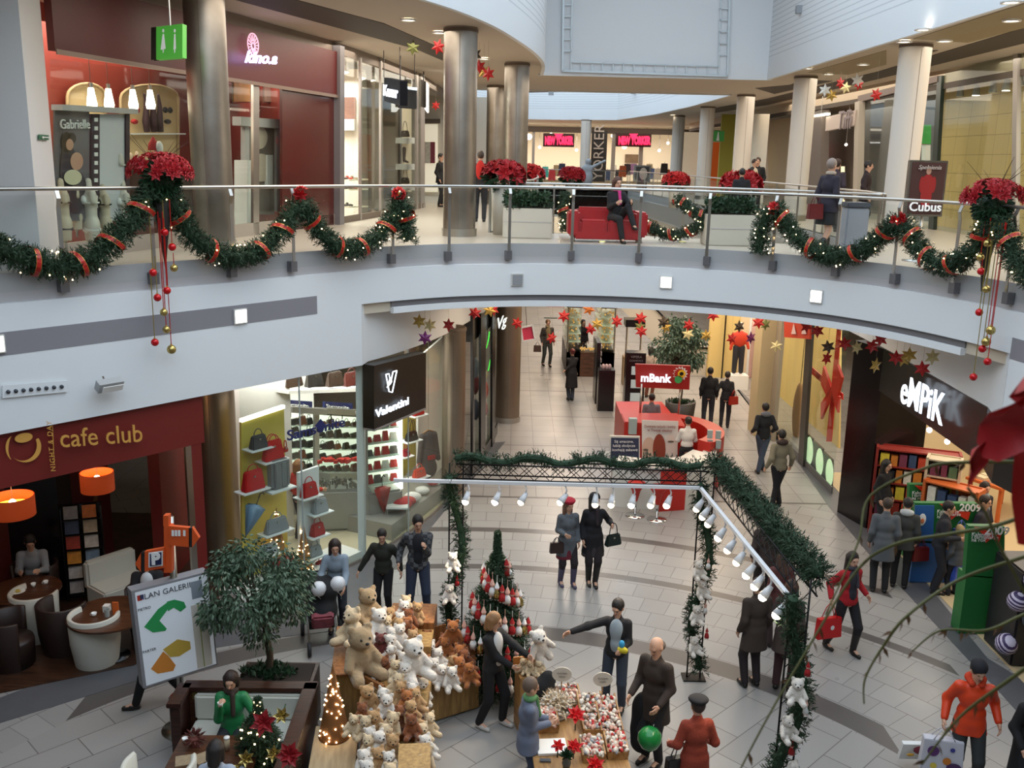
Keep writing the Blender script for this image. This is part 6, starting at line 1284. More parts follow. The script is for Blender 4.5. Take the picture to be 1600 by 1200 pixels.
for k in range(5):
 MB().box((0,0,.95+k*.3),(.72,.4,.015)).B('shelf',mat('glass_shelf','bfd6c6',.2),t)
 for i in range(4):
  c=['b02018','b02018','55504a','d8402a','c9c3b8'][rg.randrange(5)];o=MB();w,h=rg.uniform(.12,.18),rg.uniform(.1,.2);o.add([(-w/2,-.05,0),(w/2,-.05,0),(w/2,.05,0),(-w/2,.05,0),(-w*.4,-.02,h),(w*.4,-.02,h),(w*.4,.02,h),(-w*.4,.02,h)],[(3,2,1,0),(4,5,6,7),(0,1,5,4),(1,2,6,5),(2,3,7,6),(3,0,4,7)])
  b_=o.B('small_bag',mat('bag_leather_'+c,c,.4,bump=.1,scale=30));b_.location=CX@Vec((-.27+i*.18,-.04,.96+k*.3));b_.rotation_euler=(0,0,.5);prop(b_,'%s small bag, %s from the left on shelf %s of the corner cabinet'%(CN[c],('first','second','third','fourth')[i],('one','two','three','four','five')[k]),'bag','bags in the corner cabinet')
t=thing('wall_shelf','high white shelf carrying brown cases near the ceiling of the bag shop','shelf',tuple(LW(500,610,2.2)));m=MB();lp(m,[(425,607),(560,603),(560,608),(425,612)],2.2,.4);m.B('board',wallw,t,W=1)
for i,(x,c)in enumerate(((458,'3a2a20'),(491,'26221f'),(523,'3a2a20'),(549,'5a2620'))):
 p=LW(x,604-i*.7,2.0);handbag('travel_case',('first','second','third','fourth')[i]+' dark travel case from the left on the high shelf','bag',p,c,.42,.3,.18,.9,'dark cases on the high shelf',hh=.1)
t=thing('display_wall','bright yellow display wall with white edge light in the bag shop window','display wall',tuple(LW(405,900,.7)));m=MB();lp(m,[(374,658),(441,636),(450,960),(378,985)],.75,.05);m.B('panel',yel,t,W=1);m=MB();lp(m,[(374,654),(441,632),(441,637),(374,659)],.75,.08);m.B('edge_light',softglow,t,W=1)
silver=mat('silver_leather','8f9294',.3,.5)
def bag_at(x,y,c,w,h,lb,d=.45,kind='handbag',hn=1,hh=.12,rz=.9,shelf=True,dp=.16):
 p=LW(x,y,d);handbag(kind,lb,'handbag',p,c,w,h,dp,rz,'bags in the window of the bag shop',hn,hh)
 if shelf:
  s=thing('glass_shelf','white shelf under the '+' '.join(lb.split()[:9]),'shelf',tuple(p),rz,'small shelves in the bag shop window');MB().box((0,.02,-.012),(w+.12,dp+.14,.02)).B('board',whitep,s);MB().bar((0,.12,-.02),(0,.3,-.02),.02,.02).B('bracket',steel,s)
bag_at(427,718,'c41a1e',.42,.36,'red bag with ribbed bow handles high on the yellow wall',hn=2);bag_at(396,765,'b8181c',.44,.36,'shiny red zipped bag on the left of the yellow wall');bag_at(404,700,'3f3f42',.34,.24,'black and silver crumpled bag hanging at the left of the yellow wall')
bag_at(446,706,'b8281e',.12,.1,'tiny red purse beside the ribbed red bag',shelf=False,dp=.08);bag_at(432,830,'8c8f94',.5,.26,'silver grey handbag on the low yellow wall');bag_at(420,865,'9aa0a8',.42,.2,'pale silver bag low in the window above the ficus')
bag_at(440,885,'b41c20',.55,.2,'glossy red bag low in the window behind the ficus leaves');bag_at(445,905,'a82024',.35,.2,'small red bag lowest in the window corner')
p=LW(436,762,.4);t=thing('suitcase','grey ribbed upright suitcase on a white ledge of the yellow wall','suitcase',tuple(p),.9);MB().box((0,0,.27),(.4,.22,.54)).B('shell',mat('suitcase_gray','7e7f80',.4),t,'auto',bevel=.05)
for s in(-.12,0,.12):MB().box((s,-.115,.27),(.02,.012,.44)).B('rib',silver,t)
MB().tube([(-.08,0,.54),(-.08,0,.58),(.08,0,.58),(.08,0,.54)],.012).B('handle',silver,t,True)
s=thing('glass_shelf','white ledge under the grey ribbed suitcase','shelf',tuple(p),.9,'small shelves in the bag shop window');MB().box((0,.02,-.015),(.55,.35,.03)).B('board',whitep,s)
def umbrella(x,y,c1,lb,top=False,d=.4,tilt=.3):
 p=LW(x,y,d);t=thing('umbrella',lb,'umbrella',tuple(p),.4);prof=[(.004,0),(.03,.08),(.14,.55),(.02,.6)];n=16;mb=MB();mb.lathe(prof,n=n);
 for i in range(len(mb.v)):
  v=Vec(mb.v[i]);a=math.atan2(v.y,v.x);k=1+.28*cos(a*8);mb.v[i]=(v.x*k,v.y*k,v.z)
 mb.B('canopy',c1,t,True);MB().cyl((0,0,-.05),(0,0,.72),.008).B('shaft',black,t);MB().tube([(0,0,.72),(.0,0,.8),(.04,0,.83),(.07,0,.8)],.012).B('handle',black,t,True);t.rotation_euler=(0,tilt,.4);return t
umbrella(384,838,mat('blue_umbrella','6f8aa5',.4),'half folded blue umbrella leaning on the yellow wall',tilt=.35);umbrella(600,802,mat('red_black_umbrella','8c2018',.4,var=.8,varscale=4),'half folded red and black umbrella before the corner cabinet',d=.55,tilt=-.05)
t=thing('display_stand','tall white display stand holding red and silver bags behind the shop glass','display',tuple(LW(480,880,.3)));m=MB();lp(m,[(463,738),(495,727),(497,870),(466,895)],.35,.06);m.B('slab',whitep,t,W=1)
bag_at(483,775,'b41c20',.36,.26,'red bag with white straps on the white display stand',d=.2);bag_at(500,800,'9a9da0',.34,.26,'silver backpack shaped bag on the white display stand',d=.2);bag_at(496,836,'a8201e',.3,.24,'deep red bag hanging low on the white display stand',d=.2);bag_at(492,868,'8f9294',.3,.2,'silver boxy bag at the foot of the white display stand',d=.2);bag_at(505,900,'8a1a1e',.4,.34,'dark red big bag standing on the window floor',d=.25)
def lightcone(p,h,r,lb,n=26,m_=None):
 t=thing('cone_lamp',lb,'lamp',tuple(p),0,'woven cone trees with lights');MB().lathe([(.001,0),(r,0),(r*.98,.02),(.004,h)],n=24).B('cone',m_ or mat('woven_gold','9a6a34',.7,bump=.6,scale=90),t,True);rg=random.Random(int(h*100))
 for i in range(n):u=rg.random()**1.3*.9;a=rg.uniform(PI,2*PI);rr=r*(1-u)+.008;bulb((rr*cos(a),rr*sin(a),u*h+.02),t)
 return t
p=LW(476,893,.25);lightcone(p,.95,.17,'gold woven cone with lights behind the shop glass beside the white stand');p=LW(434,858,.5);lightcone(p,.8,.13,'slender gold woven cone with lights before the yellow wall')
t=thing('window_platform','white snowy display platform behind the shop glass','platform',tuple(LW(460,905,.4)));a,b=LW(380,900),LW(569,860)
PL=[Vec((a.x,a.y))]+[p for p in WL if a.y+.1<p.y<b.y-.1]+[Vec((b.x,b.y))];MB().prism([(p.x,p.y)for p in shift(PL,.06)]+[(p.x,p.y)for p in reversed(shift(PL,.7))],.01,.18).B('top',wallw,t,W=1)
t=thing('display_wall','yellow display wall with bags beneath the right side of the black sign','display wall',tuple(LW(628,720,1.4)));m=MB();lp(m,[(606,640),(652,620),(652,760),(606,780)],1.6,.05);m.B('panel',yel,t,W=1)
t=thing('display_wall','white end wall of the bag shop behind the hanging coat','display wall',tuple(LW(670,700,1.0)));m=MB();lp(m,[(650,560),(702,515),(702,745),(650,775)],.9,.05);m.B('panel',wallw,t,W=1)
bag_at(643,688,'221e1c',.34,.2,'black handbag with long loop handles before the white end wall',d=.6,hn=2,hh=.28);bag_at(653,648,'b02018',.32,.2,'red handbag high beside the black sign',d=.6);bag_at(634,712,'9c2030',.2,.16,'small dark red bag under the black handbag',d=.9);bag_at(655,745,'c4402a',.36,.2,'orange red bag low behind the track light bar',d=.5)
p=LW(669,748,.6);t=thing('coat','dark grey coat with red clutch hanging in the shop window','coat',tuple(p),.7)
coatm=mat('coat_gray','4a4340',.85,bump=.3,scale=60)
blob('body',[ell_((0,0,.95),(.2,.1,.2)),ell_((0,0,.6),(.2,.11,.35)),ell_((0,0,.25),(.24,.12,.25)),cap_((-.17,0,1.05),(-.27,-.02,.45),.07,.055),cap_((.17,0,1.05),(.27,-.02,.45),.07,.055)],coatm,t,h=.025,k=.05,clips=[((0,0,-1),0)]);MB().tube([(-.15,0,1.12),(0,0,1.17),(.15,0,1.12)],.015).B('hanger',mat('hanger_wood','a3784a',.5),t,True);MB().cyl((0,0,1.15),(0,0,3.9-p.z),.006).B('wire',steel,t);MB().box((0,-.13,.55),(.2,.03,.1)).B('clutch',mat('red_wallets','b8281e',.4),t)
t=thing('window_platform','grey low window platform with white fur and red gifts','platform',tuple(LW(650,800,.3)));a,b=LW(612,820,.1),LW(698,762,.1);W2=[Vec((a.x,a.y)),Vec((b.x,b.y))];MB().prism([(p.x,p.y)for p in W2]+[(p.x-1.0,p.y+.5)for p in reversed(W2)],.01,.35).B('top',cg,t,W=1)
for i,(x,y,c,s,lb)in enumerate(((627,770,'b41c20',.16,'red and white round gift at the left end of the grey platform'),(645,768,'d9d6d0',.14,'white fur roll on the grey platform'),(660,758,'d9d6d0',.12,'second white fur roll farther right on the platform'),(637,757,'a8201e',.13,'dark red parcel behind the furs'),(676,748,'b8281e',.1,'red parcel at the far end of the platform'))):
 p=LW(x,y,.35);p.z=.36+s*.8;o=MB().sph((0,0,0),(s*1.4,s,s*.8)).B('gift' if c!='d9d6d0' else 'fur_roll',mat('gift_'+c,c,.6),None,True);o.location=p;prop(o,lb,'gift' if c!='d9d6d0' else 'fur','gifts in the bag shop window')
p=LW(622,812,.35);t=thing('stool','small white topped stool behind the shop glass','stool',(p.x,p.y,.01));MB().box((0,0,.5),(.45,.4,.04)).B('seat',whitep,t)
for sx in(-1,1):
 for sy in(-1,1):MB().cyl((sx*.2,sy*.17,0),(sx*.2,sy*.17,.5),.012).B('leg',steel,t)
 # ---------------- black framed window between bronze column and steel corner ----------------
t=thing('storefront','black framed shop windows with green neon tubes and white script','shop front',tuple(LW(765,650)))
for x0,x1 in((735,738),(748,756),(766,771)):m=MB();lp(m,[(x0,490),(x1,488),(x1-1,700),(x0,745)],.0,.06);m.B('frame',black,t,W=1)
a,b=LW(737,600),LW(777,600);DS=[Vec((a.x,a.y))]+[p for p in WL if a.y+.1<p.y<b.y-.1]+[Vec((b.x,b.y))]
MB().wall(shift(DS,.02),.02,3.9,.012).B('window_glass',GLASS,t,W=1);MB().wall(shift(DS,.02),3.35,3.95,.2).B('header',black,t,W=1);MB().wall(DS,0,.3,-.03).B('plinth',black,t,W=1)
struct(MB().wall(shift(DS,1.6),0,3.9,.1).B('wall_black_shop_back',mat('dim_brown','57493c',.6)))
wtext('Vg',WL,[(762,499),(778,492),(777,506),(763,513)],mat('script_white','dfeaea',.5,emit=.8),t,1.2,off=.25,shear=.3)
ng=mat('green_neon','49e04a',.5,emit=2.5)
for i,(x,y,s)in enumerate(((762,530,1),(764,570,.7),(757,655,1),(759,672,.8))):
 p=LW(x,y,.5);o=MB().tube([p+Vec((.05*cos(a)*s,-.1*sin(a)*s,.28*cos(a+.5)*s))for a in[i_*.35 for i_ in range(8)]],.018,6).B('neon_tube',ng,None,True);MB().cyl(p+Vec((0,0,.1)),Vec((p.x,p.y,3.5)),.005,n=5).B('wire',black,o);prop(o,('top','second','third','lowest')[i]+' curved green neon tube in the black framed window','neon tube','green neon tubes')
for i,(x,y,c)in enumerate(((757,585,'d8cfa8'),(756,640,'a8204a'),(742,600,'7a3038'),(743,640,'3a3f55'),(757,610,'c93a2a'),(742,575,'8d94a3'))):
 p=LW(x,y,.5);t2=thing('display_ornament',('pale round head form','magenta ribbon cluster','maroon hanging garment','dark blue hanging garment','red ribbon cluster','grey hanging garment')[i]+' in the black framed window','ornament',tuple(p),0,'wares in the black framed window');MB().sph((0,0,0),(.12,.12,.16 if i==0 else.3),12,8).B('body',mat('orn_'+c,c,.6,var=.3),t2,True);MB().cyl((0,0,.1),(0,0,3.4-p.z),.006).B('wire',black,t2)
column(-.12,27.75,0,4.82,.36,bronze,'bronze column at the corner where the shops meet the corridor')
# ---------------- corridor beyond the bridge ----------------
def RW(px,py,d=0):return online(shift(WR,-d),px,py)
def rpn(m,q,d=0,th=.05):return panel(m,shift(WR,-d),q,th)
kred=mat('kiosk_red','b5251b',.4);kwhite=mat('kiosk_white','cfccc4',.35)
P0=G(983,650,1.25);P1=G(1137,668,1.25)
t=thing('bank_kiosk','red and white bank kiosk with curved counter in the middle of the hall','kiosk',(4.0,22.3,0))
m=MB();m.prism([(2.85,24.2),(2.85,23.3),(4.3,23.0),(4.35,23.2),(4.35,24.3)],0,1.25);m.B('back_counter',kred,t,W=1,bevel=.02)
cur=[(3.9+1.35*cos(a),22.9+1.5*sin(a))for a in[PI*(.42-.72*i/14)for i in range(15)]]
curi=[(3.9+.95*cos(a),22.9+1.15*sin(a))for a in[PI*(.42-.72*i/14)for i in range(15)]]
m=MB();m.prism(cur+curi[::-1],0,1.22);m.B('curved_counter',kred,t,W=1)
F0=[(2.35,20.55),(3.2,20.25),(4.1,20.5),(4.75,21.3),(4.3,21.7),(3.9,21.1),(3.2,20.85),(2.5,21.1)]
MB().prism([(2.3,20.6),(3.35,20.35),(3.4,20.9),(2.4,21.1)],0,.98).B('front_desk',kwhite,t,W=1);MB().prism([(3.35,20.3),(3.95,20.45),(3.9,21.0),(3.4,20.9)],0,1.0).B('front_desk_red',kred,t,W=1)
MB().prism([(p[0],p[1])for p in F0],1.0,1.05).B('desk_top',kwhite,t,W=1)
MB().prism([(3.95,20.45),(4.75,21.2),(4.9,21.9),(4.6,21.9),(4.4,21.4),(3.9,21.0)],0,1.0).B('side_desk',kwhite,t,W=1)
MB().prism([(2.9,24.2),(2.9,26.0),(4.2,26.1),(4.3,24.3)],0,1.1).B('rear_counter',kred,t,W=1)
sg=[AY(993,569,24.4),AY(1079,572,24.2),AY(1077,609,24.2),AY(994,605,24.4)]
slab(sg,(0,1,0),.1).B('sign_board',mat('kiosk_sign_red','9c1f1a',.4),t,W=1)
for x in(1003,1064):a=AY(x,600,24.35);MB().cyl((a.x,24.4,1.0),(a.x,24.4,a.z),.03).B('sign_post',steel,t,True,W=1)
SL=[Vec((sg[0].x-1,24.25)),Vec((sg[1].x+1,24.1))]
wtext('mBank',SL,[(1001,584),(1049,586),(1049,597),(1001,596)],mat('kiosk_letters','e6eaf6',.5,emit=.9),t,1.15,off=.05,bold=.012)
def disc(px,py,r,m,nm,y=24.0,star_=0,n=24):
 c=AY(px,py,y);mb=MB();mb.add([(c.x+r*(1-star_*(i%2))*cos(2*PI*i/n),y,c.z+r*(1-star_*(i%2))*sin(2*PI*i/n))for i in range(n)],[tuple(range(n))]);return mb.B(nm,m,t,W=1,fixn=False)
disc(1063,584,.2,whitep,'flower_emblem',24.05,.25,28);disc(1062,584,.16,kred,'flower_emblem',24.03,.25,28);disc(1065,584,.1,mat('yellow_paint','f0c020',.5),'flower_emblem',24.0);disc(1065,584,.05,black,'flower_emblem',23.98);disc(1060,593,.1,mat('emblem_green','3fa05a',.5),'flower_emblem',24.0)
PL_=[Vec((2.9,23.2)),Vec((4.35,22.9))]
def kp(q,m,nm,off=.0,th=.02):mb=MB();L2=[p-Vec((0,off))for p in PL_];panel(mb,L2,q,th);return mb.B(nm,m,t,W=1)
kp([(1003,656),(1060,658),(1058,728),(1003,724)],mat('poster_white','d9d4cf',.5),'poster',.05)
mb=MB();L2=[p-Vec((0,.09))for p in PL_]
def oell(cx,cy,rx,ry,m,nm,off=.09,n=20):
 L2=[p-Vec((0,off))for p in PL_];mb=MB();mb.add([online(L2,cx+rx*cos(2*PI*i/n),cy+ry*sin(2*PI*i/n))for i in range(n)],[tuple(range(n))]);mb.B(nm,m,t,W=1,fixn=False)
oell(1014,703,11,20,mat('print_face_pink','cfae9c',.6),'printed_face');oell(1048,700,9,22,mat('print_face_pale','d8c8c0',.6),'printed_face');oell(1030,702,10,24,mat('print_red_hair','8a3a26',.6),'printed_hair',.1);oell(1009,703,4,2,dgray,'printed_eye',.11);oell(1048,690,5,1.5,dgray,'printed_eye',.11)
for k,y in enumerate((664,670)):wtext(('Otwieramy rachunki i kredyty','w Twojej okolicy')[k],PL_,[(1007+k*5,y-2),(1056-k*5,y-1),(1056-k*5,y+3),(1007+k*5,y+2)],mat('dark_red_letters','8a4a4a',.5),t,1.1,off=.12)
for x,y,nm in((1109,678,'leaflet_holder'),(1122,679,'leaflet_holder'),(1109,693,'leaflet_holder'),(1122,694,'leaflet_holder')):c=AY(x,y,21.85);MB().bbox(c.x-.06,c.x+.06,21.8,21.86,c.z-.1,c.z+.1).B(nm,mat('leaflet_gray','9aa8a8',.4),t,W=1)
c=AY(987,665,23.2);MB().bbox(c.x-.08,c.x+.12,23.1,23.25,c.z-.2,c.z+.2).B('leaflet_holder',mat('leaflet_gray','9aa8a8',.4),t,W=1)
for x,y,lb in((992,806,'red bar stool with chrome disc foot, left one at the bank kiosk'),(1026,812,'red bar stool with chrome disc foot, right one at the bank kiosk')):
 p=G(x,y);s=thing('bar_stool',lb,'stool',(p.x,p.y,0),0,'bar stools at the kiosk');MB().lathe([(.001,0),(.22,0),(.21,.02),(.04,.05),(.001,.06)],n=28).B('foot',mat('chrome','d0d0d0',.08,1),s,True);MB().cyl((0,0,.05),(0,0,.72),.03).B('pole',mat('chrome','d0d0d0',.08,1),s,True);MB().lathe([(.04,.35),(.1,.6),(.2,.74),(.19,.78),(.0,.76)],n=24,sy=.9).B('seat',kred,s,True)
P=[AY(953,681,22.3),AY(1000,682,22.3),AY(1000,728,22.3),AY(952,728,22.3)];t=thing('poster_stand','white framed night blue poster stand left of the bank kiosk','poster',(P[3].x+.3,22.3,0));slab(P,(0,1,0),.06).B('frame',kwhite,t,W=1)
Q=[AY(955,684,22.28),AY(998,685,22.28),AY(998,726,22.28),AY(954,726,22.28)];slab(Q,(0,1,0),.02).B('print',mat('night_blue_print','2f3550',.5,var=.5,varscale=4),t,W=1)
for k,s_ in enumerate(('Są smaczne,','lubią słodycze','i kochają zabawę')):text('lettering',s_,whitep,.095,AY(975,690+k*6.5,22.2),(1,0,.02),(0,0,1),t,.005)
c=AY(982,718,22.2);m=MB();m.sph((0,0,0),(.08,.01,.07));o=m.B('printed_flame',mat('flame_orange','e07a2a',.5),t);o.location=c-Vec(XF[t.name].translation)
for x in(957,995):a=AY(x,726,22.33);MB().cyl((a.x,22.33,0),(a.x,22.33,a.z+.02),.02).B('leg',steel,t,True,W=1)
t=thing('table_card','small white price card left of the night blue poster','card',tuple(AY(948,709,22.2)));MB().box((0,0,0),(.16,.01,.12)).B('card',whitep,t);MB().cyl((0,0.02,-AY(948,709,22.2).z),(0,.02,0),.01).B('stand',steel,t)
for(x0,x1,yt,yb,yw,lb)in((935,957,576,643,27.5,'black cosmetics tower with small test boxes, left one'),(978,1003,549,645,27.5,'tall black cosmetics stand with white boxes behind the bank kiosk')):
 g0=G(x0,yb);yw=g0 .y+.3;a=AY(x0,yt,yw);b=AY(x1,yb,yw);t=thing('cosmetics_stand',lb,'stand',((a.x+b.x)/2,yw,0));w_=b.x-a.x;MB().box((0,0,a.z/2),(w_,.5,a.z)).B('body',black,t)
 if x0>960:
  for k in range(3):MB().box((.02,-.26,a.z-.55-k*.42),(w_*.5,.03,.26)).B('white_box',mat('white_box','b9c4c4',.4,emit=.2),t)
  text('lettering','VIPERA',mat('grey_letters','7f7478',.5),.11,((a.x+b.x)/2,yw-.27,a.z-.12),(1,0,0),(0,0,1),t,.005);text('lettering','COSMETICS',mat('grey_letters','7f7478',.5),.08,((a.x+b.x)/2,yw-.27,a.z-.24),(1,0,0),(0,0,1),t,.005)
 else:
  for k in range(3):MB().sph((-.1+k*.1,0,a.z+.06),(.06,.06,.1)).B('tester',mat('tester_pink','b59a9a',.3),t,True)
a=AY(931,560,31);t=thing('display_rack','narrow dark rack with small white and red wares by the jewellery stall','rack',(a.x,30.5,0));MB().box((0,0,1.0),(.12,1.0,2.0)).B('frame',black,t)
for k in range(8):MB().box((.08,0,.3+k*.22),(.06,.8,.1)).B('ware',mat('ware_mixed','a89a94',.5,var=.5,varscale=12),t)
a=AY(975,528,33);b=AY(1005,536,33);t=thing('cosmetics_stand','black topped stand with people behind it near the tree','stand',((a.x+b.x)/2,33,0));MB().box((0,0,2.2),(b.x-a.x,.6,.25)).B('canopy',black,t)
for s in(-1,1):MB().cyl((s*.25,0,0),(s*.25,0,2.1),.03).B('post',steel,t)
MB().box((0,0,.5),(b.x-a.x,.5,1.0)).B('counter',mat('tan_counter','9a8266',.5),t)
gsp=mat('gold_sparkle','d8a860',.3,.5,emit=.35);dk=woodmat('dark_stall_wood','3a2418','5a3826',3,.4,'X',6)
c0=G(884,588);c1=G(930,590);t=thing('jewellery_stall','dark brown jewellery stall with sparkling glass cases in the corridor','stall',(c0 .x+1.5,c0 .y+1.4,0));X0=c0 .x;W_=AY(960,560,c0 .y).x-X0;Yc=c0 .y
MB().bbox(X0,X0+W_,Yc,Yc+.6,0,.9).B('counter',dk,t,W=1);MB().bbox(X0,X0+.5,Yc,Yc+3.4,0,.9).B('counter',dk,t,W=1);MB().bbox(X0+W_-.5,X0+W_,Yc,Yc+3.4,0,.9).B('counter',dk,t,W=1)
for(ax0,ax1,y0_,y1_)in((X0,X0+.5,Yc+.1,Yc+3.3),(X0+W_-.5,X0+W_,Yc+.1,Yc+3.3)):
 MB().bbox(ax0,ax1,y0_,y1_,.9,2.5).B('glass_case',GLASS,t,W=1)
 m=MB();rg=random.Random(int(ax0*10))
 for i in range(130):m.sph((rg.uniform(ax0+.04,ax1-.04),rg.uniform(y0_+.05,y1_-.05),rg.choice((1.0,1.3,1.6,1.9,2.2))+rg.random()*.1),.035,6,4)
 m.B('jewellery',gsp,t,W=1)
 for z in(1.25,1.55,1.85,2.15):MB().bbox(ax0,ax1,y0_,y1_,z-.01,z).B('glass_shelf',mat('glass_shelf','bfd6c6',.2),t,W=1)
 MB().bbox(ax0-.03,ax1+.03,y0_-.05,y1_+.05,2.5,2.65).B('case_top',dk,t,W=1)
MB().bbox(X0+.5,X0+W_-.5,Yc+.05,Yc+.5,.9,1.15).B('glass_case',GLASS,t,W=1)
m=MB();rg=random.Random(77)
for i in range(60):m.sph((rg.uniform(X0+.5,X0+W_-.5),rg.uniform(Yc+.1,Yc+.45),.95+rg.random()*.06),.03,6,4)
m.B('jewellery',gsp,t,W=1);MB().bbox(X0-.05,X0+W_+.05,Yc-.05,Yc+.1,2.6,2.75).B('front_beam',dk,t,W=1)
for xx in(X0+.03,X0+W_-.03):MB().cyl((xx,Yc+.02,.9),(xx,Yc+.02,2.6),.03).B('corner_post',steel,t,W=1)
P=[AY(814,512,30),AY(832,508,30),AY(836,530,30),AY(817,533,30)];t=thing('banner','tilted pink and white hanging banner at the left of the far corridor','banner',tuple(P[0]));slab(P,(0,1,0),.04).B('cloth',mat('banner_pink','d8405e',.5),t,W=1);MB().cyl((P[0]+P[1])/2,Vec((P[0].x,30,4.85)),.01).B('hanger',steel,t,W=1)
for q_ in((P[0],P[1]),(P[1],P[2]),(P[2],P[3]),(P[3],P[0])):MB().bar(q_[0]+Vec((0,-.02,0)),q_[1]+Vec((0,-.02,0)),.06,.05).B('white_border',whitep,t,W=1)
for(x,y,c,lb)in((812,500,'25303c','dark blue round logo panel at the far left of the corridor'),(868,492,'c8521e','orange lit shop fronts far down the corridor'),(858,520,'7da08a','pale green shop window far down the corridor')):
 a=AY(x-14 if x>860 else x-8,y-14,51 if y<515 else 47);t=thing('storefront',lb,'shop front',(a.x,a.y,0));b=AY(x+(60 if x==868 else 12),y+(5 if x==868 else 14),a.y);MB().bbox(a.x,b.x,a.y,a.y+.3,b.z if y<515 else 0,a.z).B('panel',mat('far_panel_'+c,c,.5,emit=.15),t,W=1);MB().bbox(a.x,a.x+.1,a.y,a.y+.3,0,b.z).B('side_post',dgray,t,W=1)
t=thing('escalator','grey escalator flank sloping down right of the indoor tree','escalator',tuple(G(1100,600)));g0=G(1106,596);
m=MB();Q=[(g0 .x-3.6,2.9),(g0 .x-3.0,3.6),(g0 .x-.4,1.0),(g0 .x+.1,1.0),(g0 .x+.1,0),(g0 .x-.7,0)]
m.add([(x,g0 .y+1,z)for x,z in Q]+[(x,g0 .y+2.2,z)for x,z in Q],[(0,1,2,3,4,5),(11,10,9,8,7,6)]+[(i,(i+1)%6,6+(i+1)%6,6+i)for i in range(6)]);m.B('flank',mat('escalator_white','c4bcae',.4),t,W=1)
MB().tube([(g0 .x-3.1,g0 .y+.95,3.65),(g0 .x-.4,g0 .y+.95,1.05),(g0 .x+.1,g0 .y+.95,1.02)],.05).B('handrail',black,t,True,W=1)
yc=mat('cream_yellow_wall','dcc07a',.6)
def pier(x0,x1,yb,yt_z,d,m,nm,depth=.5,lab=None):
 g=G((x0+x1)/2,yb);a=AY(x0,yb,g.y);b=AY(x1,yb,g.y);o=MB().bbox(a.x,b.x,g.y,g.y+depth,0,4.82).B(nm,m);return struct(o)
pier(1105,1151,590,0,0,yc,'wall_cream_panel',.3);pier(1126.5,1128.5,591.5,0,0,black,'trim_19',.05)
g=G(1163,596);t=thing('storefront','bright sports shop opening with mannequins between the cream pillars','shop front',(g.x,g.y,0));a=AY(1150,596,g.y+1.5);b=AY(1184,596,g.y+1.5);MB().bbox(a.x,b.x,g.y+1.5,g.y+1.6,0,4.5).B('lit_back',mat('peach_wall','e8cfa8',.6,emit=.2),t,W=1);MB().bbox(AY(1165,596,g.y).x,AY(1168,596,g.y).x,g.y,g.y+.1,0,4.6).B('door_frame',whitep,t,W=1)
pier(1178,1204,682,0,0,mat('beige_pier','c2ad83',.6),'wall_pier_beige',.8);pier(1206,1212,690,0,0,mat('grey_pier','9a8d78',.6),'wall_pier_grey',.5)
a=RW(1212,690);b=RW(1243,735)
g=G(1155,612);t=thing('display_mannequin','white mannequin in red top and dark trousers on a plinth at the sports shop','mannequin',(g.x,g.y+.5,0))
MB().box((0,0,.25),(.7,.5,.5)).B('plinth',whitep,t);blob('body',[ell_((0,0,2.2),(.11,.11,.14)),cap_((0,0,1.95),(0,0,2.1),.05)],mann,t,h=.03);blob('red_top',[ell_((0,0,1.75),(.24,.15,.3)),cap_((-.2,0,1.9),(-.3,-.05,1.4),.07,.05),cap_((.2,0,1.9),(.3,-.1,1.45),.07,.05)],mat('red_sportswear','c4381e',.7),t,h=.03,k=.06);blob('trousers',[cap_((-.1,0,1.45),(-.12,0,.6),.11,.08),cap_((.1,0,1.45),(.12,0,.6),.11,.08)],mat('dark_trousers','26262c',.8),t,h=.03)
g=G(1185,600);t=thing('display_mannequin','pale pink dressed mannequin group farther right in the sports shop','mannequin',(g.x,g.y+.8,0));blob('body',[ell_((0,0,1.7),(.3,.2,.5)),ell_((0,0,2.3),(.12,.12,.15)),cap_((-.1,0,1.3),(-.12,0,.1),.12,.08),cap_((.1,0,1.3),(.12,0,.1),.12,.08)],mat('pink_pale','c9a39a',.6),t,h=.035)
WRf=shift(WR,-.02)
t=thing('storefront','cream lit shop windows with oval pendant and red ribbon, right of the corridor','shop front',tuple(RW(1250,720)))
m=MB();rpn(m,[(1212,480),(1316,480),(1312,800),(1212,700)],1.5,.05);m.B('yellow_back_wall',yc,t,W=1)
for x0,x1,yb in((1205,1211,700),(1260,1268,742),(1213,1215,700)):m=MB();rpn(m,[(x0+6,492),(x1+6,495),(x1-10,yb+5),(x0-10,yb)],0,.08);m.B('frame',mat('window_frame_dark','3a3630',.4),t,W=1)
a=RW(1216,600);b=RW(1318,600);WS=[Vec((a.x,a.y)),Vec((b.x,b.y))];MB().wall([Vec((b.x,b.y)),Vec((a.x,a.y))],.02,3.95,.012).B('window_glass',GLASS,t,W=1);MB().wall([Vec((b.x,b.y)),Vec((a.x,a.y))],0,.18,.03).B('plinth',mat('plinth_stone','5c5d5b',.4),t,W=1)
MB().wall([Vec((b.x,b.y)),Vec((a.x,a.y))],3.95,4.05,.1).B('head',black,t,W=1)
c=RW(1247,643,.6);o=MB().sph((0,0,0),(.12,.38,.85),20,12).B('oval_pendant',mat('wicker_brown','a3744a',.7,bump=.6,scale=50),None,True);o.location=c;prop(o,'brown woven oval pendant hanging in the cream shop window','decoration');MB().cyl((0,0,.8),(0,0,3.9-c.z),.01).B('wire',black,o)
rb=mat('bright_ribbon','cc2a16',.45)
t=thing('ribbon_bow','giant red gift ribbon with bow across the shop window','ribbon',tuple(RW(1298,620,.25)))
m=MB();rpn(m,[(1268,572),(1300,600),(1300,612),(1268,583)],.25,.02);rpn(m,[(1310,500),(1316,500),(1300,690),(1292,690)],.27,.02);rpn(m,[(1300,600),(1318,615),(1318,625),(1300,612)],.27,.02);m.B('band',rb,t,W=1)
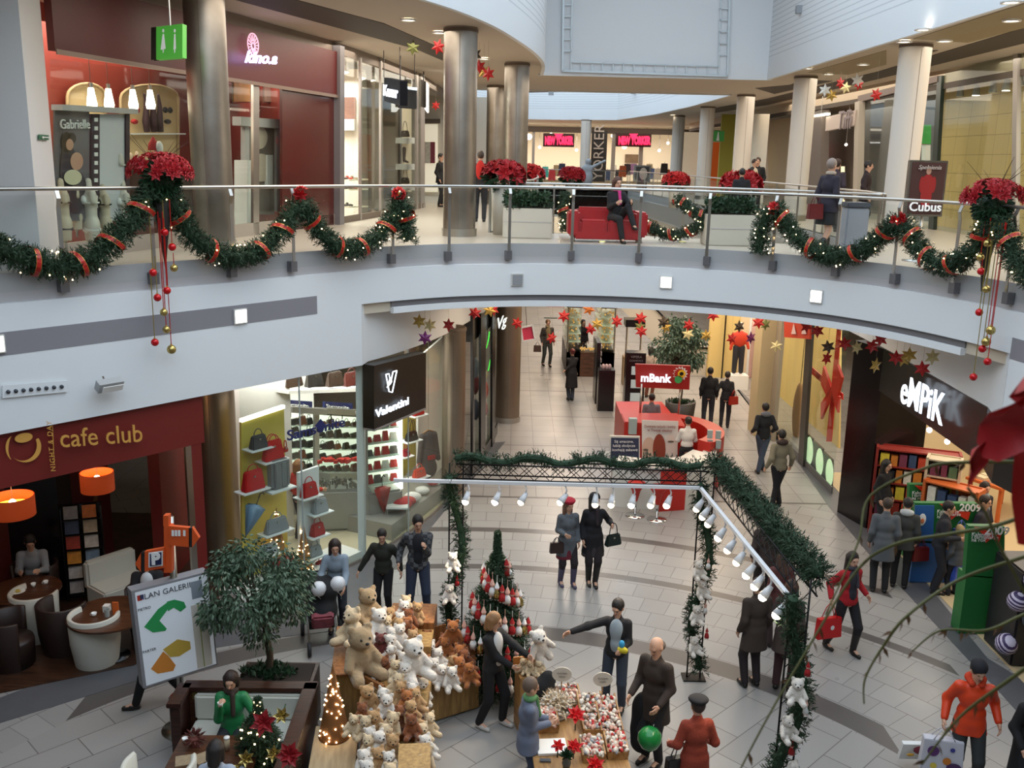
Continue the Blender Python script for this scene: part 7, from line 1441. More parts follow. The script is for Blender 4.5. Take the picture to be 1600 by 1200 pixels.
for pts in([(1302,606),(1290,572),(1286,600),(1296,622)],[(1302,606),(1312,570),(1319,590),(1312,618)],[(1302,606),(1286,630),(1286,655),(1296,632)],[(1302,606),(1314,620),(1312,645),(1308,632)]):m=MB();P=[RW(x,y,.15)for x,y in pts];m.add(P+[p+Vec((-.06,0,0))for p in P],[(0,1,2,3),(7,6,5,4),(0,4,5,1),(1,5,6,2),(2,6,7,3),(3,7,4,0)]);m.B('loop',rb,t,W=1)
for i,(x0,x1,y0,y1)in enumerate(((1257,1272,672,722),(1273,1288,688,742),(1289,1303,705,758))):
 t=thing('lit_picture',('left','middle','right')[i]+' small back lit green picture low in the ribbon window','picture',tuple(RW(x0,y1,.1)),0,'back lit pictures in the ribbon window')
 m=MB();rpn(m,[(x0,y0),(x1,y0+13),(x1-2,y1+14),(x0-1,y1)],.12,.05);m.B('frame',black,t,W=1)
 m=MB();n=20;cx,cy=(x0+x1)/2,(y0+y1)/2+7;P=[RW(cx+6*cos(2*PI*k/n),cy+22*sin(2*PI*k/n),.0)for k in range(n)];m.add(P,[tuple(range(n))]);m.B('lit_oval',mat('green_lit','bfe0b0',.5,emit=.7,var=.5,varscale=6),t,W=1,fixn=False)
t=thing('hanging_poster','red orange hanging poster with a small white tree figure','poster',tuple(RW(1242,512,-.3)));m=MB();rpn(m,[(1228,502),(1268,502),(1268,530),(1228,527)],-.3,.05);m.B('board',mat('orange_red_board','c43a20',.5),t,W=1)
m=MB();
for cx in(1240,1256):P=[RW(x,y,-.38)for x,y in((cx,505),(cx+4,522),(cx-4,522))];m.add(P,[(0,1,2)])
m.B('tree_figure',mat('pale_pink','e0c0b8',.5),t,W=1,fixn=False)
MB().cyl(RW(1248,503,-.3),Vec((RW(1248,503,-.3).x,RW(1248,503,-.3).y,4.84)),.01).B('hanger',steel,t,W=1)
# ---------------- black book shop portal ----------------
a=RW(1312,800);b=RW(1362,815);bk=mat('portal_black','0f0e10',.22)
PY=G(1345,817);t=thing('portal_pillar','tall glossy black pillar at the book shop entrance','pillar',(PY.x,PY.y,0));c0=G(1308,800);c1=G(1352,822)
MB().prism([(c0 .x,c0 .y),(c1 .x-.05,c1 .y-.15),(c1 .x+1.1,c1 .y+.1),(c0 .x+.9,c0 .y+.3)],0,3.95).B('body',bk,t,W=1)
HP=[E[jR+i]+Vec((-.1,0))for i in(6,4,2)]+[p for p in WRb if p.y<c0 .y-.45];
MB().wall(list(HP),3.05,3.97,-.12).B('header',bk,thing('signboard','black header board with glowing white EMPiK lettering over the book shop','sign',(HP[0].x,HP[0].y,3.5)),W=1)
t=bpy.data.objects[[o.name for o in COL.objects if o.name.startswith('signboard')and 'EMPiK' in o.get('label','')][0]]
HS=shift(HP,.1)
EQ=[(1422,588),(1490,622),(1490,664),(1422,630)]
wtext('eMPiK',HP,[(1422,590),(1489,626),(1488,662),(1422,628)],glow,t,1.35,off=.16,bold=.008)
struct(MB().bbox(7.9,14,12,23.4,.003,.012).B('floor_book_shop',mat('book_floor','c9b48e',.35)));struct(MB().bbox(13.8,14,8,23.5,0,3.9).B('wall_book_back',mat('book_wall','d8c7a3',.6)));struct(MB().bbox(9.4,14,23.3,23.5,0,3.9).B('wall_book_side',mat('book_wall','d8c7a3',.6)))
struct(MB().bbox(7.8,14,8,23.5,3.95,4.0).B('ceiling_book_shop',whitep))
cols=['8c2a20','b8402c','3a4a6a','c9b48a','5a7a5a','d8c040','e0d8c8','7a3a50','c87830','2f3035']
def bookcase(x,y,rz,label,w=1.6,h=1.9,frame_='b0602a',rows=5,seed=1):
 rg=random.Random(seed);t=thing('bookcase',label,'bookcase',(x,y,.012),rz,'book shop cases');fm=mat('case_'+frame_,frame_,.5);MB().box((0,.18,h/2),(w,.03,h)).B('back_panel',fm,t)
 for s in(-1,1):MB().box((s*w/2,0,h/2),(.05,.36,h)).B('side_panel',fm,t)
 for i in range(rows+1):MB().box((0,0,.06+i*(h-.1)/rows),(w,.34,.03)).B('shelf',fm,t)
 X=XF[t.name]
 for i in range(rows):
  z=.075+i*(h-.1)/rows;xx=-w/2+.06
  while xx<w/2-.14:
   bw_=rg.uniform(.1,.2);bh=rg.uniform(.7,.92)*((h-.1)/rows-.05);c=cols[rg.randrange(10)]
   o=MB().box((0,0,bh/2),(bw_*.9,.16,bh)).B('book_display',mat('book_'+c,c,.4,var=.35,varscale=12));o.location=X@Vec((xx+bw_/2,-.06,z));o.rotation_euler=(0,0,rz)
   prop(o,'boxed book set on a case shelf in the book shop','book','boxed books in the book shop');xx+=bw_+.02
   o['label']='%s book block in the %s'%(BN[c],label[:40].rsplit(' ',1)[0])
   o['group']='books in the book shop'
 return t
BN={'8c2a20':'dark red','b8402c':'red','3a4a6a':'blue','c9b48a':'tan','5a7a5a':'green','d8c040':'yellow','e0d8c8':'white','7a3a50':'plum','c87830':'orange','2f3035':'black'}
p=G(1430,815);q1=G(1455,770)
c=AY(1440,725,17.0)
bookcase(AY(1438,740,19.0).x,19.2,-.35,'red bookcase with calendars behind the black pillar',1.6,1.9,'8c2a20',5,1)
bookcase(AY(1475,730,18.0).x,18.0,-.5,'spinning card rack case beside the red bookcase',.6,2.1,'c8b89a',6,2)
bookcase(AY(1500,720,17.5).x,17.6,-.8,'orange bookcase with a blue book front',1.0,1.7,'c2602a',3,3)
bookcase(12.6,17.0,-1.2,'long pale bookcase at the back of the book shop',3.0,1.9,'c9b48a',5,4)
bookcase(11.2,12.6,-1.4,'orange bookcase near the right picture edge',2.2,1.4,'c2602a',4,5)
p=G(1568,748,.83);t=thing('display_table','orange display table piled with pale books under the red petal','table',(p.x,p.y,.012),.5);MB().box((0,0,.8),(1.4,.9,.06)).B('table_top',mat('case_c2602a','c2602a',.5),t)
for sx in(-1,1):
 for sy in(-1,1):MB().box((sx*.6,sy*.38,.39),(.07,.07,.78)).B('leg',mat('case_c2602a','c2602a',.5),t)
for i in range(10):o=MB().box((0,0,.03),(.2,.28,.06)).B('book',mat('book_pale','cfc4a4',.5));o.location=XF[t.name]@Vec((-.5+(i%5)*.25,-.2+(i//5)*.4,.83));o.rotation_euler=(0,0,.5);prop(o,'%s pale book from the left, %s row of the orange display table'%(('first','second','third','fourth','fifth')[i%5],('front','rear')[i//5]),'book','pale books on the orange table')
for x,y in((1462,672),(1490,690)):c=AY(x-10,y,17);t=thing('track_spotlight','small ceiling spotlight in the book shop, '+('left one' if x<1480 else 'right one'),'light',tuple(c));MB().sph((0,0,0),.05).B('bulb',lampglow,t,True);MB().cyl((0,0,0),(0,0,3.95-c.z),.01).B('stem',steel,t)
gr=mat('calendar_green','1e6a32',.5);bl=mat('calendar_blue','2f5f9c',.5)
for k,(Q,yb,lb)in enumerate((([(1421,757),(1481,757),(1481,790),(1420,788)],860,'green calendar display with red ribbon print, farthest one'),([(1430,786),(1528,787),(1527,850),(1427,848)],900,'wide green and blue calendar display with red ribbon, middle one'),([(1514,822),(1570,823),(1569,905),(1508,900)],980,'green calendar display nearest to the right picture edge'))):
 g0=G((Q[0][0]+Q[1][0])/2,yb+12);yw=g0 .y;P=[AY(x,y,yw)for x,y in Q];t=thing('calendar_display',lb,'display stand',(g0 .x,yw,0),0,'calendar displays of the book shop');slab(P,(0,1,0),.12).B('board',gr,t,W=1)
 body=[P[3]+Vec((.02,0,.02)),P[2]+Vec((-.02,0,.02)),Vec((P[2].x-.02,yw,.02)),Vec((P[3].x+.02,yw,.02))];slab(body,(0,1,0),.3).B('body',bl if k==1 else gr,t,W=1)
 if k==1:mb=MB();Qb=[AY(1430,790,yw-.03),AY(1460,790,yw-.03),AY(1458,845,yw-.03),AY(1428,845,yw-.03)];slab(Qb,(0,1,0),.02).B('blue_poster',bl,t,W=1);cc=AY(1441,812,yw-.05);MB().sph(cc,(.07,.01,.12)).B('printed_figure',whitep,t,True,W=1);MB().sph(cc+Vec((0,-.01,-.02)),(.035,.01,.05)).B('printed_belly',mat('print_orange','d87a50',.5),t,True,W=1)
 off=yw-.04;x0=Q[0][0]+(12 if k!=1 else 42);y0=Q[0][1];m=MB();R1=[(x0-4,y0+1),(x0+10,y0+3),(x0+24,y0+12),(x0+44 if k==1 else x0+38,y0+14),(x0+40 if k==1 else x0+34,y0+27),(x0+24,y0+18),(x0+14,y0+26),(x0+12,y0+15)]
 P_=[AY(x,y,off)for x,y in R1];m.plate([((p-P_[0]).x,(p-P_[0]).z)for p in P_],P_[0],(1,0,0),(0,0,1),.01);m.B('ribbon_print',mat('ribbon_print_red','d0331f',.5),t,W=1)
 text('lettering','2009',whitep,.2,AY(Q[1][0]-12,Q[1][1]+7,yw-.06),(1,0,0),(0,0,1),t,.01,bold=.004);
 for j,s_ in enumerate(('Kalendarze','i terminarze','na rok')):text('lettering',s_,whitep,.09,AY(Q[0][0]+(4 if k!=1 else 34),Q[0][1]+13+j*4.3,yw-.06),(1,0,0),(0,0,1),t,.006,align='LEFT')
 # ---------------- people ----------------
def ik(a,c,l1,l2,hint):
 d=c-a;L=d.length;mx=(l1+l2)*.999
 if L>mx:c=a+d*(mx/L);d=c-a;L=mx
 u=d/L;x=(l1*l1-l2*l2+L*L)/(2*L);h=math.sqrt(max(l1*l1-x*x,0));n=hint-u*hint.dot(u);n.normalize();return a+u*x+n*h,c
def V3(*a):return Vec(a)
SKIN={'a':mat('skin','c99c82',.55),'b':mat('skin_light','d9ad95',.55)}
def cloth(c,name='cloth',**k):return mat(name+'_'+c,c,k.pop('rough',.85),bump=k.pop('bump',.25),scale=k.pop('scale',70),**k)
def hand_prims(w,d,side,curl=.5,pn=None):
 d=d.normalized();pn=(pn or Vec((-side,0,0)));pn=(pn-d*pn.dot(d)).normalized();s=d.cross(pn).normalized()
 P=[cap_(w,w+d*.03,.022,.026)];pc=w+d*.055
 for k in(-1,0,1):P.append(cap_(w+d*.02+s*k*.014,w+d*.082+s*k*.024,.016,.0135))
 for k,L in((-1.5,.058),(-.5,.07),(.5,.076),(1.5,.066)):
  b=w+d*.085+s*k*.0185;m=b+(d*cos(curl)+pn*sin(curl))*L*.5;e=m+(d*cos(curl*2)+pn*sin(curl*2))*L*.5;P+=[cap_(b,m,.0095,.009),cap_(m,e,.009,.0075)]
 sg=1 if s.y<0 else-1
 b=w+d*.03+s*sg*.022;m=b+(d*.6+s*sg*.7+pn*.25).normalized()*.035;P+=[cap_(b,m,.013,.011),cap_(m,m+(d*.9+s*sg*.2+pn*.3).normalized()*.03,.011,.009)]
 return P
CNT=[0]
def person(label,p,rz,H=1.72,top='26262a',tl='hip',pants='20222a',hair=('2a1d16','short'),lean=.0,feet=((-.1,0),(.1,0)),hands=None,head=(0,.1),seat=None,skirt=None,scarf=None,hat=None,shoes='1a1715',female=False,det=1.0,shirt=None,topk={},group=None,hc=(.4,.4),z0=0,tm=None,hood=None,skin='a',vest=None,boots=None,belly=0):
 t=thing('person',label,'person',(p[0],p[1],z0),rz,group,H/1.72);h=.0135*det;sk=SKIN[skin]
 fl=[V3(f[0],f[1],.075+(f[2]if len(f)>2 else 0))for f in feet]
 if seat:pz=seat+.09;pel=V3(0,0,pz)
 else:
  pz=.93
  for f in fl:pz=min(pz,f.z+math.sqrt(max(.3,.852**2-(f.y*.8)**2-(abs(f.x)-.09)**2)))
  pel=V3(0,0,pz)
 up=V3(0,-sin(lean),cos(lean));R=Euler((lean,0,0));sw=.15 if female else.172;k1=.92 if female else 1.0
 nb=pel+up*.53;hd=nb+V3(0,-sin(lean*.6)*.16-.02,.165)
 HR=Euler((head[1]+lean*.35,0,head[0]),'XYZ').to_matrix();HR=Matrix.Rotation(head[0],3,'Z')@Matrix.Rotation(head[1],3,'X')
 hp=lambda x,y,z:hd+HR@V3(x,y,z)
 A={}
 for s in(-1,1):
  sh=pel+up*.475+V3(s*sw,.0,0);tg=None if not hands else hands.get(s)
  tg=sh+V3(s*.05,-.07,-.5)if tg is None else V3(*tg)
  el,wr=ik(sh,tg,.285,.255,V3(s*.22,.85,-.4));A[s]=(sh,el,wr)
 Lg={}
 for i,s in enumerate((-1,1)):
  hj=pel+V3(s*.09,0,-.02)
  kn,an=ik(hj,fl[i],.435,.42,V3(s*.08,-1,.1 if not seat else 1.0));Lg[s]=(hj,kn,an)
 P=[ell_(pel,(.14,.1,.12),R),ell_(pel+up*.17,(.12*k1,.085,.15),R),ell_(pel+up*.35,(.145*k1,.1,.17),R),cap_(pel+up*.45+V3(-sw*.7,0,0),pel+up*.45+V3(sw*.7,0,0),.06),cap_(nb-up*.06,hd-V3(0,-.01,.06),.054*k1,.05*k1),ell_(hp(0,.012,.02),(.076,.094,.1),HR),ell_(hp(0,-.022,-.055),(.055,.062,.065),HR),cap_(hp(0,-.09,.0),hp(0,-.106,-.03),.011,.015),ell_(hp(-.078,.01,-.01),(.012,.02,.03),HR),ell_(hp(.078,.01,-.01),(.012,.02,.03),HR),cap_(hp(-.03,-.08,.025),hp(.03,-.08,.025),.012)]
 for s in(-1,1):
  sh,el,wr=A[s];P+=[cap_(sh,el,.05*k1,.039*k1),cap_(el,wr,.039*k1,.025)];hj,kn,an=Lg[s];P+=[cap_(hj,kn,.082,.057),cap_(kn,an,.055,.036),cap_(an,an+V3(0,-.13,-.035),.036,.03)]
 more=[]
 if det<=1.3:
  for s in(-1,1):sh,el,wr=A[s];more.append((hand_prims(wr,wr-el,s,hc[0 if s<0 else 1]),.0062 if det<=1 else.009,.006))
 else:
  for s in(-1,1):sh,el,wr=A[s];P.append(cap_(wr,wr+(wr-el).normalized()*.12,.028,.02))
 blob('body',P,sk,t,h=h,k=.025,more=more)
 m=MB();
 for s in(-1,1):m.sph(hp(s*.031,-.079,.004),(.013,.009,.008),8,6,HR.to_euler())
 m.B('eyes',mat('eye_dark','2a2220',.3),t,True);MB().sph(hp(0,-.083,-.062),(.022,.009,.008),8,6,HR.to_euler()).B('lips',mat('lips','a05a50',.5),t,True)
 if pants:
  Q=[ell_(pel+V3(0,0,.02),(.155,.115,.11),R)]
  for s in(-1,1):hj,kn,an=Lg[s];Q+=[cap_(hj,kn,.098*k1,.072),cap_(kn,an+V3(0,0,.02),.07,.056 if not boots else.05)]
  blob('trousers',Q,cloth(pants,'trouser_cloth'),t,h=h,k=.02)
 if skirt:blob('skirt',[ell_(pel,(.16,.12,.12)),cap_(pel+V3(-.05,0,0),pel+V3(-.07,0,-.35),.12,.14),cap_(pel+V3(.05,0,0),pel+V3(.07,0,-.35),.12,.14)],cloth(skirt,'skirt_cloth'),t,h=h,k=.05,clips=[((0,0,-1),-(pel.z-.36))])
 for s in(-1,1):
  hj,kn,an=Lg[s];m_=mat('shoe_'+shoes,shoes,.4);Q=[cap_(an+V3(0,.02,-.035),an+V3(0,-.06,-.035),.042,.044),cap_(an+V3(0,-.06,-.04),an+V3(0,-.16,-.045),.042,.034)]
  if boots:Q+=[cap_(an,an.lerp(kn,boots),.05,.066)]
  blob('shoe',Q,m_,t,h=h,k=.02,clips=[((0,0,-1),-(an.z-.075))])
 g=.02;hem={'waist':.08,'hip':-.06,'jacket':-.14,'thigh':-.3,'knee':-.48,'long':-.6}[tl]
 Q=[ell_(pel+up*.12,(.145*k1+g+belly,.1+g+belly,.15),R),ell_(pel+up*.33,(.15*k1+g,.108+g,.17),R),cap_(pel+up*.44+V3(-sw*.72,.005,0),pel+up*.44+V3(sw*.72,.005,0),.06+g*.6),cap_(pel+up*.5,nb+up*.02,.085,.062)]
 if hem<.05:Q+=[ell_(pel,(.16+g*.6,.118+g*.6,.13),R)]
 hz=0
 if hem<-.1 and not seat:Q+=[cap_(pel+V3(-.05,0,0),pel+V3(-.075,.0,hem-.04),.125,.14),cap_(pel+V3(.05,0,0),pel+V3(.075,.0,hem-.04),.125,.14),cap_(pel,pel+V3(0,.02,hem),.12,.12)]
 if hem<-.1 and seat:Q+=[cap_(Lg[s][0],Lg[s][0].lerp(Lg[s][1],.7),.11,.1)for s in(-1,1)]
 tmx=tm or cloth(top,'top_cloth',**topk)
 for s in(-1,1):sh,el,wr=A[s];Q+=[cap_(sh+V3(0,0,-.015),el,.046*k1+g,.038*k1+g),cap_(el,el.lerp(wr,.93),.04*k1+g,.028+g*.8)]
 blob('coat' if hem<-.2 else 'jacket' if tl in('jacket','hip')else 'sweater',Q,tmx,t,h=h,k=.035,clips=[((0,0,-1),-(pel.z+hem))]if not seat else[((0,0,-1),-(pel.z-.1))],cuts=[('e',tuple(nb+V3(0,-.07,.05)),(.055,.07,.06))])
 fr=lambda z,w,d:[pel+up*z+V3(dx,d,0)for dx in(-w,w)]
 if shirt:
  Q=[ell_(pel+up*.36+V3(0,-.07,0),(.1,.074,.18),R),ell_(pel+up*.14+V3(0,-.066,0),(.085,.074,.15),R)];blob('shirt_front',Q,cloth(shirt,'shirt_cloth'),t,h=h,k=.03)
 if scarf:blob('scarf',[cap_(nb+V3(.06*cos(a),.05*sin(a)-.01,.03),nb+V3(.06*cos(a+.7),.05*sin(a+.7)-.01,.03),.034)for a in[i*.7 for i in range(9)]]+[cap_(nb+V3(.03,-.09,.0),nb+V3(.04,-.14,-.25),.032,.03)],cloth(scarf,'scarf_wool'),t,h=h,k=.02)
 if hood:blob('hood',[ell_(nb+V3(0,.07,.03),(.12,.07,.07)),cap_(nb+V3(-.08,.03,.03),nb+V3(-.05,-.05,0),.04),cap_(nb+V3(.08,.03,.03),nb+V3(.05,-.05,0),.04)],cloth(hood,'hood_cloth'),t,h=h,k=.03)
 hcx,st=hair;hm=mat('hair_'+hcx,hcx,.55,bump=.5,scale=120);face=[('e',tuple(hp(0,-.115,-.032)),(.074,.088,.1))]
 if st!='none':
  Q=[ell_(hp(0,.02,.03),(.088,.1,.105),HR)]
  if st=='bald':Q=[ell_(hp(0,.05,-.02),(.086,.075,.06),HR)];face=[('e',tuple(hp(0,-.06,.06)),(.08,.11,.07))]
  if st in('bob','long','verylong'):
   L={'bob':.13,'long':.26,'verylong':.36}[st]
   for s in(-1,1):Q+=[cap_(hp(s*.06,.03,.02),hp(s*.07,.02,-L*.7),.045,.035),cap_(hp(s*.03,.07,.02),hp(s*.03,.075,-L),.055,.04)]
   Q+=[cap_(hp(0,.07,0),hp(0,.085,-L),.06,.045)]
  if st=='bun':Q+=[ell_(hp(0,.11,.06),(.04,.04,.04))]
  if st=='pony':Q+=[cap_(hp(0,.1,.03),hp(0,.13,-.18),.035,.02)]
  blob('hair',Q,hm,t,h=h*.85,k=.02,cuts=face)
 if hat:
  kind,c=hat;hm=cloth(c,'hat_wool')
  if kind=='beret':blob('beret',[ell_(hp(0,.015,.095),(.125,.13,.05),HR),ell_(hp(0,.01,.06),(.09,.105,.05),HR)],hm,t,h=h,k=.03)
  else:blob('knit_hat',[ell_(hp(0,.015,.06),(.094,.11,.09),HR)],hm,t,h=h,k=.02,clips=[],cuts=[('e',tuple(hp(0,-.12,-.03)),(.08,.1,.09))])
 t['_j']=[list(A[-1][2]),list(A[1][2])]
 return t
def wpos(t,s,d=(0,0,0)):
 j=t['_j'][0 if s<0 else 1];return XF[t.name]@(Vec(j)+Vec(d))
def carrybag(name,label,at,m,w,h,d=.1,rz=0,hh=.22,logo=None,cat='bag'):
 t=thing(name,label,cat,tuple(at),rz);b=MB();b.add([(-w/2,-d/2,-hh-h),(w/2,-d/2,-hh-h),(w/2,d/2,-hh-h),(-w/2,d/2,-hh-h),(-w*.46,-d*.4,-hh),(w*.46,-d*.4,-hh),(w*.46,d*.4,-hh),(-w*.46,d*.4,-hh)],[(3,2,1,0),(0,1,5,4),(1,2,6,5),(2,3,7,6),(3,0,4,7),(4,5,6,7)]);b.B('body',m,t,'auto',bevel=.008)
 for s in(-1,1):MB().tube([(-w*.25,s*d*.35,-hh),(-w*.12,s*d*.2,-hh*.35),(0,0,0),(w*.12,s*d*.2,-hh*.35),(w*.25,s*d*.35,-hh)],.007,6).B('handle',m,t,True)
 if logo:MB().add([(.03+.035*cos(2*PI*i/14),-d/2-.004,-hh-h*.45+.04*sin(2*PI*i/14))for i in range(14)],[tuple(range(14))]).B('emblem',whitep,t,fixn=False)
 return t
g2=lambda x,y,z=0:(lambda v:(v.x,v.y))(G(x,y,z))
# --- main hall ---
a1=person('woman in red beret and grey coat, left of the couple in the hall',g2(884,914),.25,1.66,'5b6066','thigh','2a2226',('6b4a38','long'),feet=((-.1,.05),(.12,-.06)),hat=('beret','a31c30'),skirt='6a1f2e',female=True,shoes='4a4560',boots=.75,hands={-1:(-.12,-.22,1.12)},head=(.3,.1),topk=dict(var=.35,varscale=14))
person('woman in black coat and black cap, right of the couple in the hall',g2(924,912),.1,1.74,'17151a','thigh','221a1c',('17120f','long'),feet=((-.06,0),(.05,-.08)),hat=('knit','18151a'),skirt='3a3438',female=True,boots=.8,hands={1:(.3,-.15,1.2)},head=(.5,0),scarf='2c2226')
handbag('handbag','dark green handbag at the elbow of the woman in the black coat','handbag',G(924,912)+Vec((.36,-.02,.78)),'1c2a26',.34,.22,.12,.5,hh=.22)
carrybag('shoulder_bag','small dark brown shoulder bag of the woman in the grey coat',G(884,914)+Vec((-.2,-.16,1.0)),mat('dark_brown_leather','33211f',.4),.26,.2,.09,.2,.1)
person('man in dark hooded jacket and jeans walking away right of the bank kiosk',g2(1188,738),PI+.1,1.8,'1a1b20','hip','3d4a5c',('1c1613','short'),feet=((.1,.12),(-.1,-.14)),hood='6b6d72',hands={-1:(-.25,-.1,1.0),1:(.25,-.1,1.0)},det=1.2)
person('man in beige hooded jacket and black trousers walking away past the cream windows',g2(1212,793),PI+.25,1.82,'7d7763','hip','17171b',('1a1512','short'),feet=((.09,0),(-.1,-.05)),hood='3a2c28',hands={-1:(-.3,-.05,.92),1:(.3,-.02,.92)},det=1.1)
person('man in dark leather jacket walking away beside a woman, beyond the kiosk',g2(1104,668),PI-.2,1.8,'151416','hip','2a2c33',('1a1412','short'),det=1.5)
person('woman in black jacket with red bag, walking beside the man in leather',g2(1131,668),PI-.3,1.68,'1d1b1e','hip','24232a',('2a1e18','short'),det=1.5,hands={1:(.35,-.1,1.0)},female=True)
carrybag('shoulder_bag','red shoulder bag on the woman beyond the bank kiosk',G(1134,668)+Vec((.12,-.2,1.2)),mat('bag_leather_red2','a82a20',.4),.3,.24,.1,.4,.2)
person('woman in white blouse standing at the bank kiosk seen from behind',(AY(1073,700,22.15).x,22.15),PI,1.7,'d8d2cc','waist','1c1a1d',('1c1512','bun'),hands={-1:(-.2,-.32,1.05),1:(.2,-.32,1.05)},female=True,det=1.15)
person('man seated low behind the bank kiosk counter with dark hair',(AY(1021,630,24.6).x,24.9),PI,1.7,'6b6a70','hip','2a2a30',('1a1412','short'),seat=.72,feet=((-.1,-.35,.3),(.1,-.35,.3)),det=1.5)
person('woman in black knee length coat walking away in the middle of the corridor',g2(892,626),PI+.3,1.7,'1b1719','knee','3a3f4a',('5a1e1c','bun'),hands={-1:(.38,.12,.98),1:(-.2,-.05,.9)},det=1.5,female=True,feet=((-.05,.0),(.06,-.05)))
person('man with brown vest and checked scarf walking towards us in the far corridor',g2(854,572),.3,1.78,'3a3430','hip','3a3d3a',('6a4a30','short'),feet=((-.1,.15),(.08,-.1)),det=1.8,scarf='8a7a5a',shirt='857250')
carrybag('handbag','small brown handbag carried by the far man with the checked scarf',G(843,572)+Vec((-.1,0,.95)),mat('brown_leather2','4a3228',.5),.3,.25,.1,0,.15)
person('person in dark clothes standing behind the jewellery stall',(AY(908,530,37).x,36.3),.4,1.7,'1f1a1c','hip','1d1d22',('2a1a14','long'),det=1.9,female=True)
person('person with dark hair in pale top standing near the black stand by the tree',(AY(1017,560,31).x,31),2.6,1.7,'b8a494','hip','6a3a28',('1a1210','bob'),det=1.8,female=True)
person('shopkeeper in red shirt reaching to the shelves in the bag shop',(LW(468,800,1.7).x,LW(468,800,1.7).y),2.4,1.68,'c0301c','waist','2a2020',('8a5a30','bob'),hands={-1:(-.3,-.35,1.1)},female=True,det=1.3,z0=.01)
person('woman in red jacket and grey scarf walking with a big red tote',g2(1316,1018),.35,1.72,'a3161f','hip','1c1b1f',('1f1512','long'),feet=((-.16,.22),(.1,-.12)),hands={-1:(-.34,-.02,.98),1:(.27,-.1,1.0)},scarf='3c3a42',shirt='2c2b33',female=True,boots=.7,head=(-.1,.15),vest=1)
x_=wpos([o for o in COL.objects if o.name.startswith('person')and 'big red tote' in o['label']][0],-1,(0,0,-.06))
carrybag('tote_bag','large bright red tote bag with small white emblem',x_,mat('bright_red_bag','c8151c',.35),.44,.34,.12,.3,.26,logo=1)
person('person in long grey overcoat seen from behind at the calendar displays',g2(1372,925),PI-.2,1.78,'55585c','thigh','17171a',('3a2c22','short'),det=1.1,lean=.08)
person('person in dark grey jacket with white collar beside the grey overcoat',g2(1403,918),PI-.4,1.72,'3a3a38','jacket','17171a',('1a1412','short'),det=1.1,hood='b9bcbc',lean=.1)
carrybag('handbag','dark red handbag held by the person in the dark grey jacket',G(1413,912)+Vec((.15,-.15,1.0)),mat('dark_red_bag','6a1a20',.4),.34,.26,.12,.2,.2)
person('dark haired man looking down at the blue calendar poster with shopping bag',g2(1458,925),1.2,1.76,'26262c','hip','23242c',('15100e','short'),det=1.1,hands={-1:(-.2,-.3,1.15)},lean=.1)
person('blond child in grey coat standing before the dark haired man',g2(1486,930),PI+.3,1.35,'4a4f58','jacket','23242c',('a3875a','bob'),det=1.2)
carrybag('shopping_bag','blue and white printed shopping bag held by the dark haired man',G(1485,915)+Vec((0,-.1,1.35)),mat('blue_print_bag','4a5aa8',.4,var=.7,varscale=14),.36,.4,.12,.5,.15)
carrybag('shopping_bag','blue shopping bag low at the knees of the dark haired man',G(1490,925)+Vec((0,-.15,.75)),mat('blue_print_bag2','4058b0',.4,var=.5,varscale=10),.34,.36,.12,.3,.12)
person('long haired dark person standing beside the black pillar',g2(1372,838),.6,1.68,'17171a','jacket','1a1a1e',('15100e','long'),det=1.2,female=True)
person('person with dark jacket and pale scarf behind the middle calendar display',(G(1545,900).x,G(1545,900).y+.6),.2,1.68,'22222c','hip','23242c',('17110f','long'),det=1.3,scarf='8a9aa0',female=True)
person('person in blue jeans and dark top inside the book shop near the orange table',(AY(1545,735,16.8).x,16.8),.8,1.75,'2a2a33','hip','4a5468',('2a1c14','short'),det=1.4)
person('man in bright orange outdoor jacket and dark cap at the lower right',g2(1500,1232),-.25,1.78,'d23c12','jacket','2e3030',('1d1512','short'),hat=('knit','1a1a20'),feet=((-.1,0),(.14,-.1)),head=(.3,.35),lean=.06,hands={-1:(-.3,-.08,.95),1:(.3,-.05,.98)},topk=dict(rough=.5,bump=.1),hood='b8330f')
x_=wpos([o for o in COL.objects if o.name.startswith('person')and 'bright orange' in o['label']][0],-1,(0,0,-.08))
t=carrybag('shopping_bag','large pale printed shopping bag with purple and orange drawings',x_+Vec((.0,-.05,0)),mat('pale_bag','c4c3cc',.4),.5,.42,.16,-.2,.16)
for cx,cz,r,c in((-.12,-.3,.07,'5a2a6a'),(.1,-.26,.03,'3a3a8a'),(.05,-.42,.05,'c87a2a'),(.14,-.5,.09,'4a2a5a'),(-.1,-.5,.04,'d8c04a')):MB().add([(cx+r*cos(2*PI*i/14),-.088,cz+r*sin(2*PI*i/14)*(.7 if r>.08 else 1))for i in range(14)],[tuple(range(14))]).B('printed_motif',mat('motif_'+c,c,.5),t,fixn=False)
t=thing('paper_bag','flat white bag with a colourful bird print beside the orange jacket man','bag',tuple(G(1432,1172,.25)));MB().box((0,0,0),(.42,.06,.28),rot=Euler((.3,0,0))).B('body',whitep,t);MB().sph((.03,-.06,.04),(.1,.01,.06)).B('bird_print',mat('bird_red_purple','7a2a3a',.5,var=.6,varscale=20),t,True);MB().sph((-.1,-.06,-.03),(.05,.01,.02)).B('bird_tail',mat('bird_yellow','d8a030',.5),t,True)
person('person in long black coat with brown hair at the right bottom edge',g2(1590,1262),.3,1.72,'121214','knee','1c1c22',('3a241a','short'),hands={-1:(-.24,-.15,.95)},female=True,boots=.6)
person('person in dark brown jacket and cap behind the right stall garland',g2(1190,948),PI-.1,1.72,'3a2c28','jacket','2a2224',('4a2a24','short'),hat=('knit','4a2226'),det=1.1)
